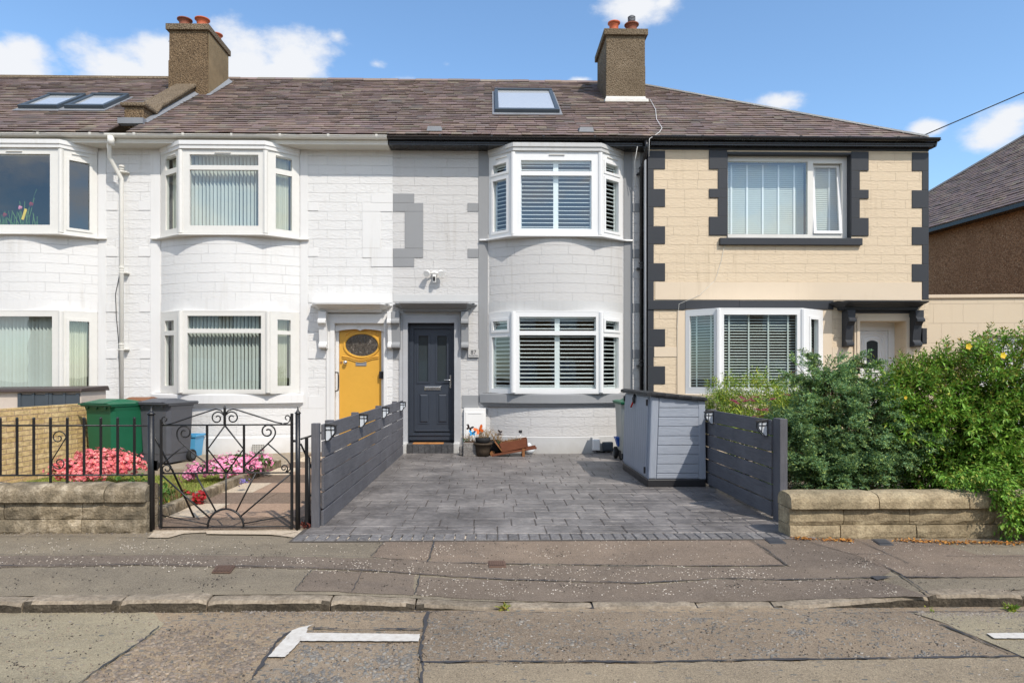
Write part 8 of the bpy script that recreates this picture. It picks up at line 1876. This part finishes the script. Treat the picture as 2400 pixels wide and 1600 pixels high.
# stone chippings showing in the worn surfaces
def chippings(parent, name, mat, proj, quads, n, size, seed, flat=.35, dz=.004, stretch=1.0, clump=.55):
    g = np.random.default_rng(seed); P = []; ar = [abs((q[1][0] - q[0][0]) * (q[2][1] - q[0][1])) for q in quads]; ar = np.array(ar) / sum(ar); cl = []
    for i in range(n):
        if cl and g.random() < clump: b = cl[g.integers(len(cl))]; u, v, qi = b[0] + g.normal() * 16, b[1] + g.normal() * 5, b[2]
        else:
            qi = g.choice(len(quads), p=ar); q = quads[qi]; s, w = g.random(), g.random(); u = (q[0][0] * (1 - s) + q[1][0] * s) * (1 - w) + (q[3][0] * (1 - s) + q[2][0] * s) * w; v = (q[0][1] * (1 - s) + q[1][1] * s) * (1 - w) + (q[3][1] * (1 - s) + q[2][1] * s) * w
            if g.random() < .12: cl.append((u, v, qi))
        q = quads[qi]; v = min(max(v, min(p_[1] for p_ in q) + 1), max(p_[1] for p_ in q) - 1); u = min(max(u, min(p_[0] for p_ in q)), max(p_[0] for p_ in q)); P.append((*proj(u, v)[:2], proj(u, v)[2] + dz))
    P = np.array(P); k = 6; a = np.arange(k) * 2 * math.pi / k + g.uniform(-.35, .35, (n, k)); r = g.uniform(size[0], size[1], n)[:, None] * g.uniform(.6, 1.25, (n, k)); ro = g.uniform(0, 3.14, n)[:, None]
    x = np.cos(a) * r * stretch; y = np.sin(a) * r * .8; X = x * np.cos(ro) - y * np.sin(ro); Y = x * np.sin(ro) + y * np.cos(ro); tx, ty = g.normal(size=(n, 1)) * .10, g.normal(size=(n, 1)) * .10; Z = X * tx + Y * ty + flat * r.mean(1)[:, None] * .5
    top = np.stack([X, Y, Z], 2); bot = np.stack([X * 1.15, Y * 1.15, np.full_like(Z, -.004)], 2); V = (np.concatenate([top, bot], 1) + P[:, None, :]).reshape(-1, 3); b = np.arange(n)[:, None] * 12
    F4 = np.concatenate([b + np.array([i, i + 6, (i + 1) % 6 + 6, (i + 1) % 6]) for i in range(6)] + [b + np.array([0, 1, 2, 3]), b + np.array([0, 3, 4, 5])], 1).reshape(-1, 4)
    o = np_mesh(name, V, F4, mat, parent); o['kind'] = 'stuff'; return o
M['chip_pale'] = leaf('pale_chip', [(.50, .44, .36), (.60, .54, .46), (.36, .31, .25), (.52, .44, .35)], .8, 0)
M['chip_brown'] = leaf('brown_flake', [(.26, .20, .145), (.20, .155, .115), (.33, .265, .195), (.16, .13, .10), (.24, .19, .15)], .85, 0)
M['chip_blue'] = leaf('blue_grey_flake', [(.17, .158, .14), (.215, .20, .175), (.125, .118, .108), (.24, .20, .16), (.28, .26, .225)], .85, 0)
M['pit'] = leaf('dark_pit', [(.045, .038, .032), (.07, .058, .048)], .9, 0)
chippings(road, 'exposed_stones', M['chip_brown'], GR, [((380, 1470), (700, 1452), (560, 1590), (200, 1610)), ((330, 1500), (620, 1500), (560, 1612), (200, 1612))], 1500, (.004, .013), 1, stretch=1.5)
chippings(road, 'exposed_stones', M['chip_blue'], GR, [((720, 1512), (985, 1512), (975, 1612), (590, 1612))], 620, (.004, .012), 2, stretch=1.3, dz=.008)
chippings(road, 'exposed_stones', M['chip_blue'], GR, [((1010, 1450), (2180, 1450), (2300, 1540), (1005, 1548))], 1300, (.003, .008), 3, stretch=1.5, dz=.007)
chippings(road, 'exposed_stones', M['chip_brown'], GR, [((0, 1440), (2400, 1440), (2400, 1612), (0, 1612))], 1500, (.002, .005), 4, stretch=1.4, dz=.008, clump=.2)
chippings(road, 'surface_pits', M['pit'], GR, [((0, 1436), (2400, 1436), (2400, 1612), (0, 1612))], 650, (.0012, .004), 5, flat=.05, dz=.0088, stretch=1.8, clump=.3)
chippings(pav, 'white_chippings', M['chip_pale'], GP, [((0, 1304), (960, 1314), (960, 1344), (0, 1328)), ((960, 1316), (1840, 1330), (1840, 1356), (960, 1345)), ((975, 1352), (2080, 1358), (2100, 1398), (975, 1398))], 1150, (.002, .0065), 6, flat=.2, dz=.0065, clump=.35)
chippings(pav, 'white_chippings', M['chip_pale'], GP, [((900, 1266), (1780, 1262), (1830, 1320), (880, 1306)), ((1850, 1270), (2400, 1276), (2400, 1350), (1850, 1340)), ((0, 1262), (860, 1262), (860, 1300), (0, 1300))], 620, (.002, .005), 7, flat=.2, dz=.0075, clump=.3)
chippings(pav, 'surface_pits', M['pit'], GP, [((0, 1256), (2400, 1266), (2400, 1388), (0, 1386))], 900, (.0015, .004), 8, flat=.05, dz=.0085, stretch=1.7, clump=.3)
